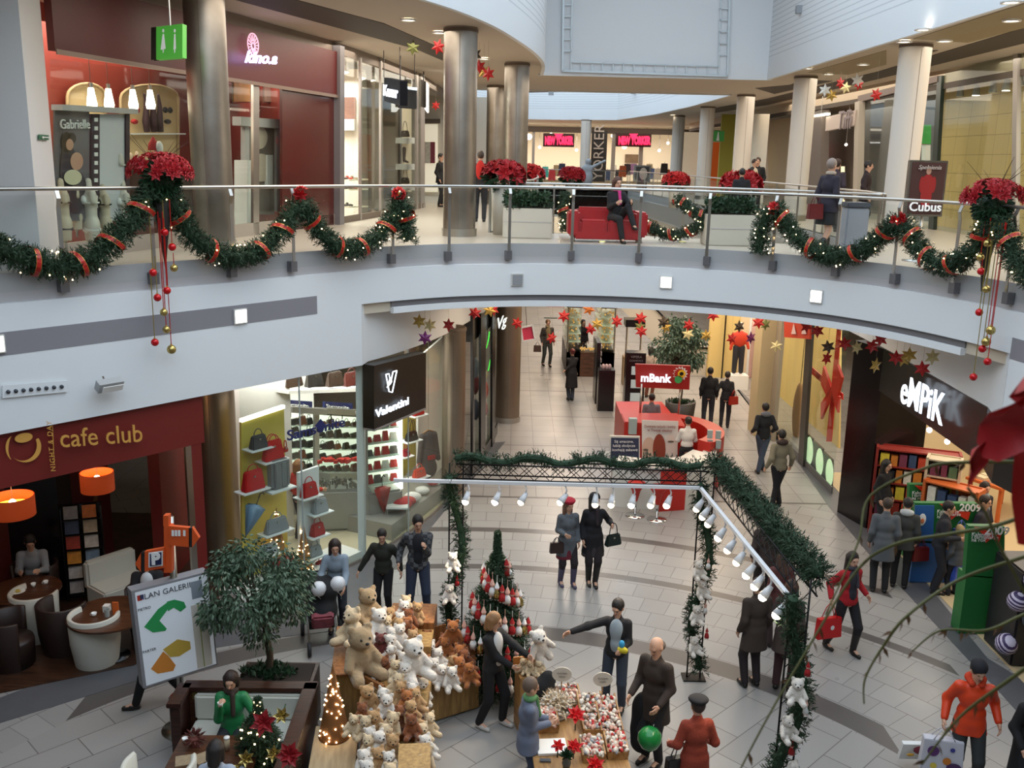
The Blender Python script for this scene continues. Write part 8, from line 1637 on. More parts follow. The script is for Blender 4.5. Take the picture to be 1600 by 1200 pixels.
person('person in grey brown coat with brown hair beside the front right garland post',g2(1222,1078),PI-.5,1.74,'4a3c38','thigh','3a2224',('4a2a1c','bob'),det=1.0,female=True,hands={1:(.25,-.2,1.05)})
person('person in dark coat half hidden by the front right garland post',g2(1172,1072),PI+.3,1.72,'40352e','thigh','2a2224',('3a2a22','short'),det=1.0)
person('person in maroon coat behind the track lamps on the right',g2(1210,1010),PI+.2,1.66,'5a302c','jacket','3a2a2a',('5a4238','long'),det=1.1,female=True)
tp=woodmat
person('woman in pale blue grey sweater bending over a black pushchair',g2(527,985),.15,1.68,'8a98a6','waist','2c3038',('2a1d18','long'),lean=.3,hands={-1:(-.24,-.42,1.0),1:(.14,-.44,.98)},head=(.1,.35),female=True)
person('boy in dark jacket standing left of the man in the plaid jacket',g2(600,962),-.15,1.58,'262820','hip','141418',('1c1512','short'),hands={-1:(-.42,-.12,.92),1:(.34,-.05,.95)},head=(.3,.45),lean=.1)
pm=bpy.data.materials.new('plaid_wool');pm.use_nodes=True;_n=pm.node_tree.nodes;_l=pm.node_tree.links;_t=_n.new('ShaderNodeTexCoord');_w=_n.new('ShaderNodeTexChecker');_w.inputs['Scale'].default_value=14;_w.inputs['Color1'].default_value=lin('2e2f33');_w.inputs['Color2'].default_value=lin('5a5c60');_l.new(_t.outputs['Object'],_w.inputs['Vector']);_l.new(_w.outputs[0],_n['Principled BSDF'].inputs[0]);_n['Principled BSDF'].inputs['Roughness'].default_value=.9
person('man in grey plaid jacket and jeans holding his collar, beside the left garland post',g2(653,966),.15,1.84,'3a3b40','hip','2b3347',('17110f','short'),hands={1:(.1,-.24,1.3),-1:(-.3,-.05,.98)},head=(.1,.3),tm=pm,shirt='1c1d24',feet=((-.14,.02),(.14,-.06)))
p=G(515,985);t=thing('pushchair','black three wheeled pushchair with two white balloons tied on','pushchair',(p.x-.05,p.y-.35,0),.25)
bm_=cloth('16171a','stroller_cloth');blob('hood',[ell_((0,.05,.85),(.27,.3,.25)),ell_((0,-.1,.6),(.25,.3,.2))],bm_,t,h=.02,k=.08);MB().box((0,-.32,.52),(.34,.14,.3),rot=Euler((.5,0,0))).B('foot_cover',mat('red_grey_print','8a3a44',.6,var=.8,varscale=9),t,bevel=.03)
for x,y,r in((-.3,.28,.13),(.3,.28,.13),(.0,-.5,.12),(-.22,-.42,.11),(.22,-.42,.11))[:2]+((-.22,-.45,.11),(.22,-.45,.11)):w=thing;o=MB().lathe([(r*.5,-.025),(r*.95,-.03),(r,0),(r*.95,.03),(r*.5,.025)],n=24).B('wheel',mat('tyre','2a2a2c',.7),t,True);o.location=(x,y,r);o.rotation_euler=(0,PI/2,0);h_=MB().lathe([(.001,-.02),(r*.52,-.015),(r*.52,.015),(.001,.02)],n=18).B('hub',mat('hub_gray','8a8d90',.4,.5),o,True)
for s in(-1,1):MB().tube([(s*.28,.28,.13),(s*.24,.0,.5),(s*.2,.42,1.02)],.014).B('frame_tube',steel,t,True);MB().tube([(s*.22,-.45,.13),(s*.22,0,.5),(s*.23,.15,.7)],.014).B('frame_tube',steel,t,True)
MB().tube([(-.2,.42,1.02),(.2,.42,1.02)],.017).B('handle',black,t,True);MB().box((0,.15,.3),(.4,.4,.12)).B('basket',bm_,t)
for x,y,lb in((498,920,'white round balloon on the pushchair, left and lower one'),(528,912,'white round balloon on the pushchair, right and higher one')):
 c=AY(x,y,p.y-.65);o=thing('balloon',lb,'balloon',tuple(c));MB().lathe([(.001,-.125),(.03,-.118),(.08,-.09),(.115,-.02),(.112,.04),(.08,.092),(.03,.115),(.001,.118)],n=24).B('skin',mat('white_balloon','dcdde0',.3),o,True);MB().lathe([(.001,-.12),(.014,-.145)],n=8).B('knot',mat('white_balloon','dcdde0',.3),o);MB().tube([(0,0,-.14),(.03,.1,-.25),(0,.25,-.38)],.003,5).B('string',whitep,o)
seller=person('blonde seller in black cardigan and white shirt handing over a white bear',g2(768,1133),.95,1.68,'141316','hip','131216',('8f6844','bob'),hands={-1:(.02,-.3,1.02),1:(.12,-.5,1.2)},head=(.4,.2),shirt='d8d4cf',female=True,shoes='b8b4ae',feet=((-.16,.1),(.12,-.1)),hc=(.6,.6))
buyer=person('dark haired woman in black cardigan stretching her arm to the white bear',g2(958,1108),-.25,1.7,'1a191c','hip','353c4a',('1c1513','short'),hands={-1:(-.62,-.28,1.26),1:(.12,-.3,1.12)},head=(-.35,.4),shirt='9aa6ae',female=True,feet=((-.12,.05),(.12,0)),lean=.05)
person('balding man in dark brown coat carrying a coat at the stall',g2(1018,1192),-.75,1.78,'352a24','thigh','1e1d20',('5a4a40','bald'),hands={-1:(-.2,-.25,.98),1:(.2,-.22,.98)},head=(-.1,.45),lean=.05)
person('woman in rust red coat and black beret seen from behind at the bottom edge',g2(1078,1285),PI+.15,1.62,'8a3420','thigh','2a2426',('2a1d18','short'),hat=('beret','17161a'),hands={-1:(-.26,-.2,1.0),1:(.26,-.2,1.0)},female=True,topk=dict(bump=.6))
person('woman in grey blue cardigan with green scarf, arms folded, at the bottom of the stall',g2(822,1255),1.7,1.66,'666d80','jacket','3a4358',('6a5648','short'),hands={-1:(-.02,-.26,1.12),1:(.12,-.26,1.1)},head=(.2,.2),scarf='5a8a5a',female=True)
t=thing('coat','black coat carried over the arm of the balding man','coat',tuple(G(998,1180)+Vec((.02,-.1,.62))));blob('cloth',[ell_((0,0,.15),(.16,.1,.22)),ell_((-.02,0,-.15),(.15,.09,.3)),ell_((.03,.02,-.38),(.17,.09,.15))],cloth('0f0f12','black_wool'),t,h=.02,k=.08)
carrybag('shoulder_bag','black shoulder bag on the back of the woman in the rust red coat',G(1055,1285)+Vec((.0,.02,1.12)),mat('black_leather','141316',.4),.34,.3,.12,.3,.25)
c=AY(1015,1154,G(1018,1192).y-.45);o=thing('balloon','shiny green balloon in front of the balding man','balloon',tuple(c));gb=mat('green_balloon','1e7a3a',.15);MB().lathe([(.001,-.16),(.04,-.15),(.105,-.11),(.15,-.02),(.145,.06),(.1,.12),(.04,.148),(.001,.152)],n=28).B('skin',gb,o,True);MB().lathe([(.001,-.155),(.016,-.18)],n=8).B('knot',gb,o);MB().tube([(0,0,-.17),(.02,.1,-.2),(.1,.3,.05)],.003,5).B('string',whitep,o)
def seatp(px,py,zs=.45):v=G(px,py,zs);return(v.x,v.y)
person('man in pale shirt sitting at the left cafe table',(T2 .x-.25,T2 .y+.85),.3,1.75,'8d9196','hip','26262c',('1c1512','short'),seat=.45,feet=((-.12,-.42),(.12,-.42)),hands={-1:(-.15,-.4,.8),1:(.15,-.45,.82)},head=(.2,.5),lean=.25,z0=.014)
person('man in dark suit and white shirt sitting at the cafe table behind the map board',(T1 .x+.3,T1 .y+.8),.2,1.78,'17171b','hip','17171b',('1a1412','short'),seat=.45,feet=((-.12,-.42),(.12,-.42)),hands={-1:(-.15,-.45,.82),1:(.12,-.4,.84)},head=(.6,.3),shirt='cfd0d2',lean=.15,z0=.014)
w1=BT@Vec((.72,-.5,0));person('woman in green padded jacket drinking from a white cup in the booth',(w1 .x,w1 .y),ang+.05,1.68,'1f7a45','hip','2a2c33',('2e1d16','bob'),seat=.44,feet=((-.12,-.42),(.12,-.42)),hands={-1:(-.1,-.24,1.0),1:(.28,-.32,.82)},head=(0,.25),scarf='3a2c24',female=True,topk=dict(rough=.5),hc=(1.0,.6))
cup(BT@Vec((.66,-.78,1.0)),'white cup raised to the lips of the woman in green',.9,'cups on cafe tables')
w1=BT@Vec((.95,-2.0,0));person('dark haired person in pale blue sweater seen from behind at the booth table',(w1 .x,w1 .y),ang+PI,1.68,'9aa4b4','hip','2a2c33',('1d1512','bob'),seat=.45,feet=((-.12,-.35),(.12,-.35)),hands={-1:(-.2,-.35,.82),1:(.2,-.35,.82)},head=(0,.3),female=True)
s=thing('chair','dark chair under the person in the pale blue sweater','chair',(w1 .x,w1 .y,0),ang+PI);MB().box((0,0,.42),(.42,.42,.06)).B('seat',brownleather,s,bevel=.01);MB().box((0,.2,.62),(.4,.04,.34)).B('backrest',brownleather,s,bevel=.01)
for sx in(-1,1):
 for sy in(-1,1):MB().cyl((sx*.18,sy*.18,0),(sx*.18,sy*.18,.4),.018).B('leg',black,s)
person('person in black trousers and long black coat striding behind the map board',g2(250,1100),-1.3,1.75,'141416','thigh','121215',('1a1412','short'),feet=((-.06,.32,.02),(.06,-.3)),hands={-1:(-.25,.2,1.0)})
def up(x,y):v=G(x,y,6.0);return(v.x,v.y)
person('woman in dark coat and short skirt walking on the upper right gallery with a bag',up(1286,398),2.2,1.74,'26222e','jacket',None,('8a7a70','short'),skirt='1c1c1e',feet=((-.06,.2),(.06,-.14)),z0=6,boots=.5,female=True,scarf='a89a8a')
carrybag('handbag','red handbag held by the woman on the upper right gallery',tuple(Vec((*up(1269,398),6))+Vec((-.05,-.1,1.12))),mat('dark_red_bag','6a1a20',.4),.3,.28,.12,.3,.18)
person('woman with pink scarf in black sitting cross legged on the red sofa',(SOFA[0]+.18,20.05),.25,1.7,'18161a','hip','17161a',('4a2a1e','long'),seat=.42,feet=((-.02,-.5),(.2,-.55,.28)),hands={-1:(-.1,-.3,.8),1:(.2,-.35,.82)},scarf='d03a86',z0=6,female=True,head=(.2,.1))
person('man in red and black jacket walking away beside the steel column',(AY(750,330,25.5).x,25.5),PI,1.78,'1c1a1e','hip','23242a',('3a2c22','short'),z0=6,det=1.3,shirt=None)
_p=[o for o in COL.objects if o.name.startswith('person')and 'red and black jacket' in o['label']][0];blob('red_back_panel',[ell_((0,.11,1.28),(.12,.05,.24))],mat('red_jacket','b82018',.8),_p,h=.02)
person('man in dark suit standing by the railing beyond the second pale column, left one',(AY(1176,290,33).x,33),.5,1.78,'1c1c22','hip','1c1c22',('2a1c16','short'),z0=6,det=1.8,shirt='c8b8a0')
person('person in dark jacket standing by the railing beyond the second pale column, right one',(AY(1184,290,33.6).x,33.8),-.4,1.84,'16161a','hip','1c1c22',('3a2a20','short'),z0=6,det=1.8)
person('person with knitted hat by the dark doorway of the upper gallery',(AY(1297,290,25).x,24.6),2.6,1.76,'3a3038','jacket','2a2a30',('2a1c16','short'),hat=('knit','4a3a34'),z0=6,det=1.4)
person('blond person in olive jacket at the dark doorway of the upper gallery',(AY(1311,300,26).x,26.6),2.2,1.68,'2e3020','jacket','2a2a30',('c8a04a','bob'),z0=6,det=1.5,female=True)
person('dark dressed person half hidden behind the nearest pale column',(AY(1352,300,24).x,24),1.2,1.74,'2a1c1e','jacket','1c1c20',('1a1210','short'),z0=6,det=1.5)
person('person in black at the left edge of the second steel column gap',(AY(688,320,33).x,33),1.2,1.74,'17171a','jacket','1c1c20',('1a1210','short'),z0=6,det=1.7)
person('dark haired person in black by the railing left of the second pale column',(AY(1207,300,20.6).x+.0,23.5),PI,1.5,'141418','jacket','1c1c20',('15100e','short'),z0=6,det=1.4)
s=thing('bar_stool','red stool under the man behind the bank kiosk','stool',(AY(1021,630,24.6).x,24.9,0));MB().cyl((0,0,0),(0,0,.66),.03).B('pole',steel,s,True);MB().cyl((0,0,.66),(0,0,.74),.19,n=24).B('seat',kred,s)
# ---------------- market stall frame with garlands and track lamps ----------------
BL=Vec((-.78,13.3));BR=Vec((2.85,13.2));FR=Vec((3.05,9.55));ZT=3.1
ironm=mat('black_iron','1c1a1a',.5,.6);whitetrack=mat('white_track','e0e0e2',.35)
def truss(name,label,a,b,z,w=.2,h=.22,n=16,off=Vec((0,0))):
 t=thing(name,label,'truss',((a.x+b.x)/2,(a.y+b.y)/2,z));d=(b-a).normalized();s=Vec((-d.y,d.x));L=(b-a).length
 for k,(sx,sz)in enumerate(((-1,0),(1,0),(-1,1),(1,1))):p=a+s*(sx*w/2)+off;q=b+s*(sx*w/2)+off;MB().tube([(p.x,p.y,z+sz*h),(q.x,q.y,z+sz*h)],.012,6).B('chord',ironm,t,True,W=1)
 for sx in(-1,1):
  m=MB()
  for i in range(n):
   p=a+d*(L*i/n)+s*(sx*w/2)+off;q=a+d*(L*(i+1)/n)+s*(sx*w/2)+off;m.tube([(p.x,p.y,z),(q.x,q.y,z+h)],.006,5);m.tube([(p.x,p.y,z+h),(q.x,q.y,z)],.006,5)
  m.B('lattice',ironm,t,W=1)
 return t
truss('roof_truss','black lattice truss along the back of the market stall',BL,BR,ZT);truss('roof_truss','black lattice truss along the right side of the market stall',BR,FR,ZT,off=Vec((.18,0)))
def post(c,label):
 t=thing('lattice_post',label,'post',(c.x,c.y,0))
 for sx in(-.1,.1):MB().cyl((sx,0,0),(sx,0,ZT+.2),.012,n=8).B('rod',ironm,t,True)
 m=MB()
 for i in range(14):z=i*.225;m.tube([(-.1,0,z),(.1,0,z+.225)],.006,5)
 m.B('lattice',ironm,t);MB().box((0,0,.01),(.34,.24,.02)).B('foot',ironm,t)
post(BL,'back left garlanded lattice post of the market stall');post(BR,'back right garlanded lattice post of the market stall');post(FR+Vec((.1,0)),'front right garlanded lattice post of the market stall')
PG='garlands on the market stall frame'
def postgar(c,label,seed,z1=3.15,r=.13,ph=0):
 pts=[Vec((c.x+.1*cos(ph+z*3.1),c.y+.09*sin(ph+z*3.1)-.05,z))for z in[.12+i*(z1-.12)/12 for i in range(13)]];return garland(label,pts,r=r,dens=260,nb=0,ribbons=0,group=PG,seed=seed,ns=5)
postgar(BL,'green garland winding down the back left post',31);postgar(BR,'green garland winding down the back right post',32,r=.13);postgar(FR+Vec((.1,0)),'green garland winding down the front right post',33,r=.14)
garland('loose green garland lying along the back truss',[Vec((BL.x+(BR.x-BL.x)*u-.05,BL.y+.02,ZT+.26+.05*sin(u*25)))for u in[i/14 for i in range(15)]],r=.13,dens=150,nb=0,ribbons=0,group=PG,seed=34)
garland('dense green garland lying along the right truss',[Vec((BR.x+.2+(FR.x-BR.x+.1)*u,BR.y+(FR.y-BR.y)*u,ZT+.24))for u in[i/10 for i in range(-1,11)]],r=.17,dens=420,nb=0,ribbons=0,group=PG,seed=35)
t=thing('track_rail','white lighting track rail along the back and right side of the market stall','rail',(0,13.1,ZT));o_=G(615,750,ZT-.02)
MB().bar((o_.x,13.13,ZT-.02),(BR.x-.1,13.08,ZT-.02),.05,.045).B('back_rail',whitetrack,t,W=1);MB().bar((BR.x-.12,13.08,ZT-.02),(FR.x-.02,FR.y+.08,ZT-.02),.05,.045).B('side_rail',whitetrack,t,W=1)
spotglow=mat('spot_glow','ffe9c4',.5,emit=40);spotdim=mat('spot_dim','ffe6c0',.5,emit=6)
def tspot(p,aim,bright,label,light):
 t=thing('track_lamp',label,'lamp',tuple(p),0,'white track lamps of the market stall');d=(Vec(aim)-p).normalized();h=Vec((0,0,-.15))+d*.02;a=h-d*.06;b=h+d*.1
 MB().tube([(0,0,0),(.02,0,-.07),h],.012,6).B('arm',whitetrack,t,True);MB().cyl(a,b,.03,.058,18).B('head',whitetrack,t,True);MB().sph(b,.05,12,8).B('bulb',spotglow if bright else spotdim,t,True)
 if light:
  l=bpy.data.lights.new('stall_spot','SPOT');l.energy=light;l.color=(1,.83,.6);l.spot_size=1.7;l.spot_blend=.6;l.shadow_soft_size=.06;o=bpy.data.objects.new('stall_spot',l);COL.objects.link(o);o.location=p+b+d*.06;o.rotation_euler=d.to_track_quat('-Z','Y').to_euler()
aimL=(-1.3,11.4,.8);aimM=(.9,11.0,.6)
for i,(x,br,lt)in enumerate(((731,1,75),(779,1,45),(821,0,45),(884,0,0),(932,0,45),(958,0,0),(991,1,45),(1022,0,0),(1048,1,45))):
 c=AY(x,752,13.1);tspot(Vec((c.x,13.11,ZT-.05)),aimL if x<900 else aimM,br,('first','second','third','fourth','fifth','sixth','seventh','eighth','ninth')[i]+' white track lamp from the left on the back rail',lt)
for i,u in enumerate((.03,.12,.2,.34,.46,.57,.68,.77,.85,.98)):
 a=Vec((BR.x-.12,13.08));b=Vec((FR.x-.02,FR.y+.08));q=a.lerp(b,u);tspot(Vec((q.x,q.y,ZT-.05)),(1.0,q.y-.8,.7),i in(3,6,7,8,9),('first','second','third','fourth','fifth','sixth','seventh','eighth','ninth','tenth')[i]+' white track lamp from the back on the right rail',45 if i in(3,7,9)else 0)
 # ---------------- plush animals ----------------
PC={'white':'d8cfc4','cream':'cdb592','tan':'b08a5e','brown':'7c4522','rust':'9c5c2a','taupe':'9a8262','maroon':'5e2420'}
furs={k:mat('plush_'+k,v,.95,bump=.9,scale=45,var=.15,varscale=10,sheen=.3)for k,v in PC.items()}
nosem=mat('plush_nose','1a1413',.4)
def make_bear(k,pose):
 t=thing('plush_bear','plush','plush toy',(0,0,0),0,'plush animals at the market stall')
 if pose=='sit':B=[ell_((0,0,.1),(.085,.075,.1)),ell_((0,-.01,.245),(.078,.072,.068)),cap_((-.06,0,.16),(-.11,-.07,.09),.034,.03),cap_((.06,0,.16),(.11,-.07,.09),.034,.03),cap_((-.05,-.03,.04),(-.085,-.15,.035),.045,.038),cap_((.05,-.03,.04),(.085,-.15,.035),.045,.038),ell_((-.06,0,.305),(.028,.016,.028)),ell_((.06,0,.305),(.028,.016,.028)),ell_((0,-.07,.23),(.036,.035,.03))];hd=(0,-.01,.245)
 else:B=[ell_((0,.02,.16),(.075,.065,.11)),ell_((0,-.03,.31),(.072,.07,.064)),cap_((-.06,0,.22),(-.12,-.02,.12),.032,.028),cap_((.06,0,.22),(.12,-.02,.12),.032,.028),cap_((-.04,0,.1),(-.055,-.02,.03),.042,.04),cap_((.04,0,.1),(.055,-.02,.03),.042,.04),ell_((-.055,-.01,.37),(.026,.016,.026)),ell_((.055,-.01,.37),(.026,.016,.026)),ell_((0,-.09,.295),(.034,.033,.028))];hd=(0,-.03,.31)
 blob('body',B,furs[k],t,h=.0105,k=.018,fuzz=.0012)
 MB().sph((hd[0],hd[1]-.09,hd[2]),(.014,.01,.01),8,6).B('nose',nosem,t,True)
 for s in(-1,1):MB().sph((s*.03,hd[1]-.066,hd[2]+.02),.008,8,6).B('eye',nosem,t,True)
 return t
protos={};BUSED={};ladj={'white':'white','cream':'cream','tan':'tan','brown':'dark brown','rust':'rust brown','taupe':'taupe','maroon':'maroon'}
def zone_b(x,y):
 if x<600 and y<1060:return 'on the upper left display'
 if x>=640 and y<1080:return 'in the right crate'
 if y<1080:return 'in the middle of the bear heap'
 if x<600:return 'on the left display steps'
 return 'on the lower right display steps'
bears=[]
def bear(px,py,s,k,rz=None,pose='sit',z=None,tilt=(0,0)):bears.append((px,py,s,k,rz,pose,z,tilt))
for b_ in((573,958,1.7,'taupe',.6),(552,990,1.6,'cream',-.5),(590,985,1.4,'white',.4),(562,1030,2.1,'taupe',.5),(595,1015,1.0,'maroon',.2),(614,1010,1.0,'white',.1),(624,1000,1.0,'white',.5),(608,1028,.9,'white',-.3),(629,1045,1.0,'white',.6),(614,1055,.9,'cream',0),(634,1062,1.0,'white',.3),(620,1076,.95,'cream',-.2),(605,1045,.9,'brown',.3),(645,1035,1.7,'white',.7),(672,1022,.95,'white',.5),(686,1036,.95,'white',.4),(702,1062,1.0,'white',.6),(688,1062,1.0,'white',.2),(662,1062,.95,'white',0),(656,1085,1.1,'white',.3),(676,1052,.95,'white',.4),(698,1016,.95,'rust',.4),(715,1030,1.0,'rust',.3),(728,1036,1.0,'brown',.5),(722,1050,1.0,'rust',.6),(737,1056,.95,'rust',.2),(712,1006,.9,'brown',.1),(706,1042,.9,'tan',.3),(690,1010,.85,'brown',0),(730,1020,.85,'rust',0),(655,992,1.0,'tan',.2),(637,992,.95,'brown',-.2),(626,980,.95,'white',0),(668,1002,.9,'brown',.3),(643,1006,.9,'tan',.2),(577,1096,1.1,'tan',.4),(603,1110,1.0,'white',.2),(598,1095,1.0,'white',-.2),(549,1138,.8,'cream',.1),(572,1138,.9,'cream',-.2),(588,1132,.95,'tan',.5),(565,1120,.8,'brown',.2),(632,1106,1.0,'rust',.3),(650,1100,.95,'tan',.1),(640,1120,1.0,'tan',.5),(656,1126,.95,'white',.3),(667,1138,.95,'cream',.6),(628,1088,.95,'tan',0),(645,1088,.9,'white',.4),(620,1125,.9,'brown',.2),(610,1134,1.0,'cream',-.1),(606,1155,1.0,'cream',.2),(596,1168,1.0,'white',.4),(613,1172,1.0,'tan',.1),(661,1156,.95,'cream',.3),(668,1172,.95,'white',.6),(664,1192,.95,'cream',.2),(577,1176,.95,'cream',-.3),(566,1196,1.0,'white',.2),(598,1192,.95,'tan',.4),(612,1198,.9,'white',0),(646,1140,.9,'brown',.2),(584,1155,.9,'white',.3),(612,972,1.0,'tan',.2),(628,962,1.0,'white',.3),(642,972,1.0,'brown',0),(655,978,.95,'white',.3),(600,985,1.0,'cream',.1),(638,985,.9,'rust',.3),(622,988,.95,'tan',0),(610,998,.9,'white',.2),(650,962,.9,'tan',.2),(636,950,.9,'cream',.1),(655,1212,1.0,'cream',.3),(580,1215,1.0,'white',0),(605,1222,1.0,'cream',.4)):
 bear(*b_)
rg=random.Random(12);placed=[]
def heapz(px,py):return max(.62,1.12-(py-950)/250*.5)if px<655 else.55+max(0,(1060-py))/80*.22
for px,py,s,k,rz,pose,z,tilt in bears:
 zz=heapz(px,py)if z is None else z;v=G(px,py,zz+.1*s);key=(k,pose)
 if key not in protos:protos[key]=make_bear(k,pose);t=protos[key];XF[t.name];t.location=(v.x,v.y,zz)
 else:t=clone(protos[key],(v.x,v.y,zz))
 t.location=(v.x,v.y,zz);t.rotation_euler=(rg.uniform(-.25,.15),rg.uniform(-.2,.2),rz+rg.uniform(-.4,.4));t.scale=(s,s,s);BUSED.setdefault((k,zone_b(px,py),s>1.3),[]).append((px,py,t));placed.append((v.x,v.y,zz,s))
ordn=['topmost','second from the top','third from the top','fourth from the top','fifth from the top','sixth from the top','seventh from the top','eighth from the top','ninth from the top','tenth from the top','eleventh from the top','twelfth from the top']
for(k,z_,big),L_ in BUSED.items():
 for i,(x,y,t)in enumerate(sorted(L_,key=lambda q:q[1])):t['label']=('large ' if big else '')+'%s plush bear %s'%(ladj[k],z_)+('' if len(L_)==1 else ', '+ordn[i])
t=make_bear('rust','stand');v=G(708,985,1.05);t.location=(v.x,v.y,.78);t.scale=(1.15,)*3;t['label']='rust brown plush monkey standing upright at the back of the right crate'
t=make_bear('white','stand');v=AY(851,1022,11.85);t.location=(v.x,v.y,v.z-.1);t.scale=(1.4,)*3;t.rotation_euler=(0,-.3,.5);t['label']='white plush bear held up between the seller and the woman in black'
pinew=woodmat('pine_crate','8a6a3c','b08c54',3,.6,'Z',7);pinew2=woodmat('red_pine','7a4a26','a06a3a',3,.55,'Z',7)
c1_=G(668,1133);c2_=G(747,1108);ux=Vec((c2_.x-c1_.x,c2_.y-c1_.y,0)).normalized();Lc=(c2_-c1_).length;an=math.atan2(ux.y,ux.x)
t=thing('toy_crate','pine crate full of white and brown bears beside the christmas tree','crate',(c1_.x,c1_.y,0),an);CD=1.05
for(cx,cy,w_,d_)in((Lc/2-.15,.012,Lc+.3,.024),(Lc/2-.15,CD,Lc+.3,.024),(-.3,CD/2,.024,CD),(Lc,CD/2,.024,CD)):MB().box((cx,cy,.32),(w_,d_,.58)).B('side_board',pinew,t,bevel=.004)
MB().box((Lc/2-.15,CD/2,.5),(Lc+.25,CD-.06,.04)).B('inner_board',pinew,t);MB().box((Lc/2-.15,CD-.05,.72),(Lc+.3,.03,.3)).B('back_board',pinew2,t);MB().box((Lc*.75,-.002,.5),(.05,.01,.03)).B('hand_hole',black,t)
for sx in(-.25,Lc-.05):MB().box((sx,.06,.02),(.06,.06,.04)).B('foot',pinew,t)
lc=G(522,1152);t=thing('toy_crate','tall pine box with the two largest taupe bears on top','crate',(lc.x,lc.y,0),.12);MB().box((.24,.62,.47),(.46,1.3,.92)).B('body',pinew,t,bevel=.006);MB().box((.24,.62,.945),(.52,1.36,.03)).B('lid',pinew2,t,bevel=.004)
s_pts=[(13.0,1.1),(12.5,1.0),(12.0,.9),(11.4,.8),(10.8,.72),(10.2,.64),(9.7,.6)]
t=thing('stepped_display','stepped pine display carrying the heap of plush toys','display',(-1.5,11.5,0))
for i,(y,z)in enumerate(s_pts):
 xr=-1.05 if y>11.6 else-1.0;xl=-1.72 if y>11 else-1.75;MB().bbox(xl,xr,y-.32,y+.3,0,z-.02).B('step',pinew if i%2 else pinew2,t,W=1,bevel=.005)
for(x,y,x2,y2,zz)in((605,968,640,955,1.25),(560,1055,600,1075,.95)):MB().bar(G(x,y,zz),G(x2,y2,zz),.04,.07).B('frame_rail',pinew2,t,W=1)
kb=G(643,1215,.8);t=thing('toy_chest','red brown pine chest in the toy display at the bottom edge','chest',(kb.x,kb.y+.3,.6),.1);MB().box((0,0,.12),(.34,.5,.26)).B('body',pinew2,t,bevel=.006);MB().box((0,-.02,.26),(.37,.53,.03)).B('rim',pinew,t,bevel=.004)
cb_=G(523,1148,.5);t=thing('cone_plinth','pale wooden base carrying the big lit cone','base',(cb_.x,cb_.y,0),.1);MB().box((.02,-.55,.24),(.52,1.5,.46)).B('body',woodmat('pale_board','a08c70','b8a486',3,.5,'Y',7),t,bevel=.006);MB().box((.02,-.55,.48),(.55,1.53,.03)).B('top_board',woodmat('pale_board2','9a8464','b09a78',3,.5,'Y',7),t,bevel=.004)
lightcone((cb_.x,cb_.y-.02,.495),1.0,.2,'tall brown woven cone with warm lights on the pale base',46,mat('woven_brown','7c5026',.7,bump=.6,scale=90))
tx=AY(768,1060,12.75);tree=xmas('tall christmas tree hung with red and white santa dolls beside the toy crate',(tx.x+.05,12.75,0),2.5,.66,dens=2.2,seed=12,nb=0);
rg=random.Random(15)
def doll(p,k,label,group,s=1):
 t=thing('tree_doll',label,'ornament',tuple(p),rg.uniform(-.5,.5),group,s)
 m1,m2={'santa':(redc,whitep),'angel':(whitep,mat('plush_pink','d8a898',.7)),'gold':(gold,whitep)}[k]
 MB().lathe([(.001,0),(.035,0),(.03,.05),(.012,.08)],n=12).B('dress',m1,t,True);MB().sph((0,0,.095),.022,10,8).B('head',mat('plush_pink','d8a898',.7),t,True);MB().lathe([(.024,.1),(.012,.135),(.001,.16)],n=10).B('hat',m1 if k=='santa' else m2,t,True);MB().tube([(0,0,.16),(0,0,.22)],.0025,4).B('loop',m2,t)
 for sx in(-1,1):MB().sph((sx*.015,0,-.012),(.012,.012,.018),8,6).B('foot',m2,t,True)
kinds=['santa','angel','santa','gold','angel'];kn={'santa':'red santa','angel':'white angel','gold':'gold'}
rows={}
for i in range(46):
 u=.04+.78*((i+.5)/46);a=PI+.25+((i*2.399)%(PI-.5));rr=.66*max(0,1-u/.86)**.62+.05;k=kinds[i%5];doll((tx.x+.05+cos(a)*rr,12.75+sin(a)*rr,2.45*(.03+.9*u)),k,'%s doll on the tall stall tree, number %d counted from the bottom'%(kn[k],i+1),'dolls on the tall stall tree',1.55)
def postdolls(c,zs,label,seed):
 rg=random.Random(seed)
 for i,z in enumerate(zs):
  if i%2:doll((c.x+rg.uniform(-.02,.14),c.y-.24,z),'santa' if i%4==1 else 'angel','%s doll, number %d from the bottom %s'%('red santa' if i%4==1 else 'white angel',(i+1)//2,label),'dolls on the stall posts')
  else:t=clone(protos[('white','sit')],(c.x+rg.uniform(-.1,.02),c.y-.25,z),rg.uniform(-.6,.6),label='small white plush bear, number %d from the bottom %s'%(i//2+1,label),group='bears on the stall posts',scale=.85)
postdolls(BR,[.55,.8,1.05,1.2,1.45,1.6,1.75,1.9],'on the back right post',1);postdolls(FR+Vec((.1,0)),[1.0,1.35,1.55,1.85,2.0,2.3],'on the front right post',2);postdolls(BL,[1.25,1.5,1.75],'on the back left post',3)
tb=G(905,1150,.76);t=thing('market_table','low wooden sales table covered with small ornaments','table',(tb.x,tb.y,0),.08);wood3=woodmat('market_wood','8a6238','ae8450',3,.5,'Y',7)
MB().box((-.05,.0,.74),(1.12,1.7,.05)).B('table_top',wood3,t,bevel=.006)
for sx in(-1,1):
 for sy in(-1,1):MB().box((sx*.48-.05,sy*.78,.36),(.07,.07,.72)).B('leg',wood3,t)
MB().box((-.05,0,.5),(1.04,1.6,.04)).B('lower_shelf',wood3,t)
orn={k:mat('orn_mix_'+k,c,.6)for k,c in(('w','d8cdbf'),('p','c99a88'),('r','b01a1c'),('b','7a6248'),('g','8f8f94'))}
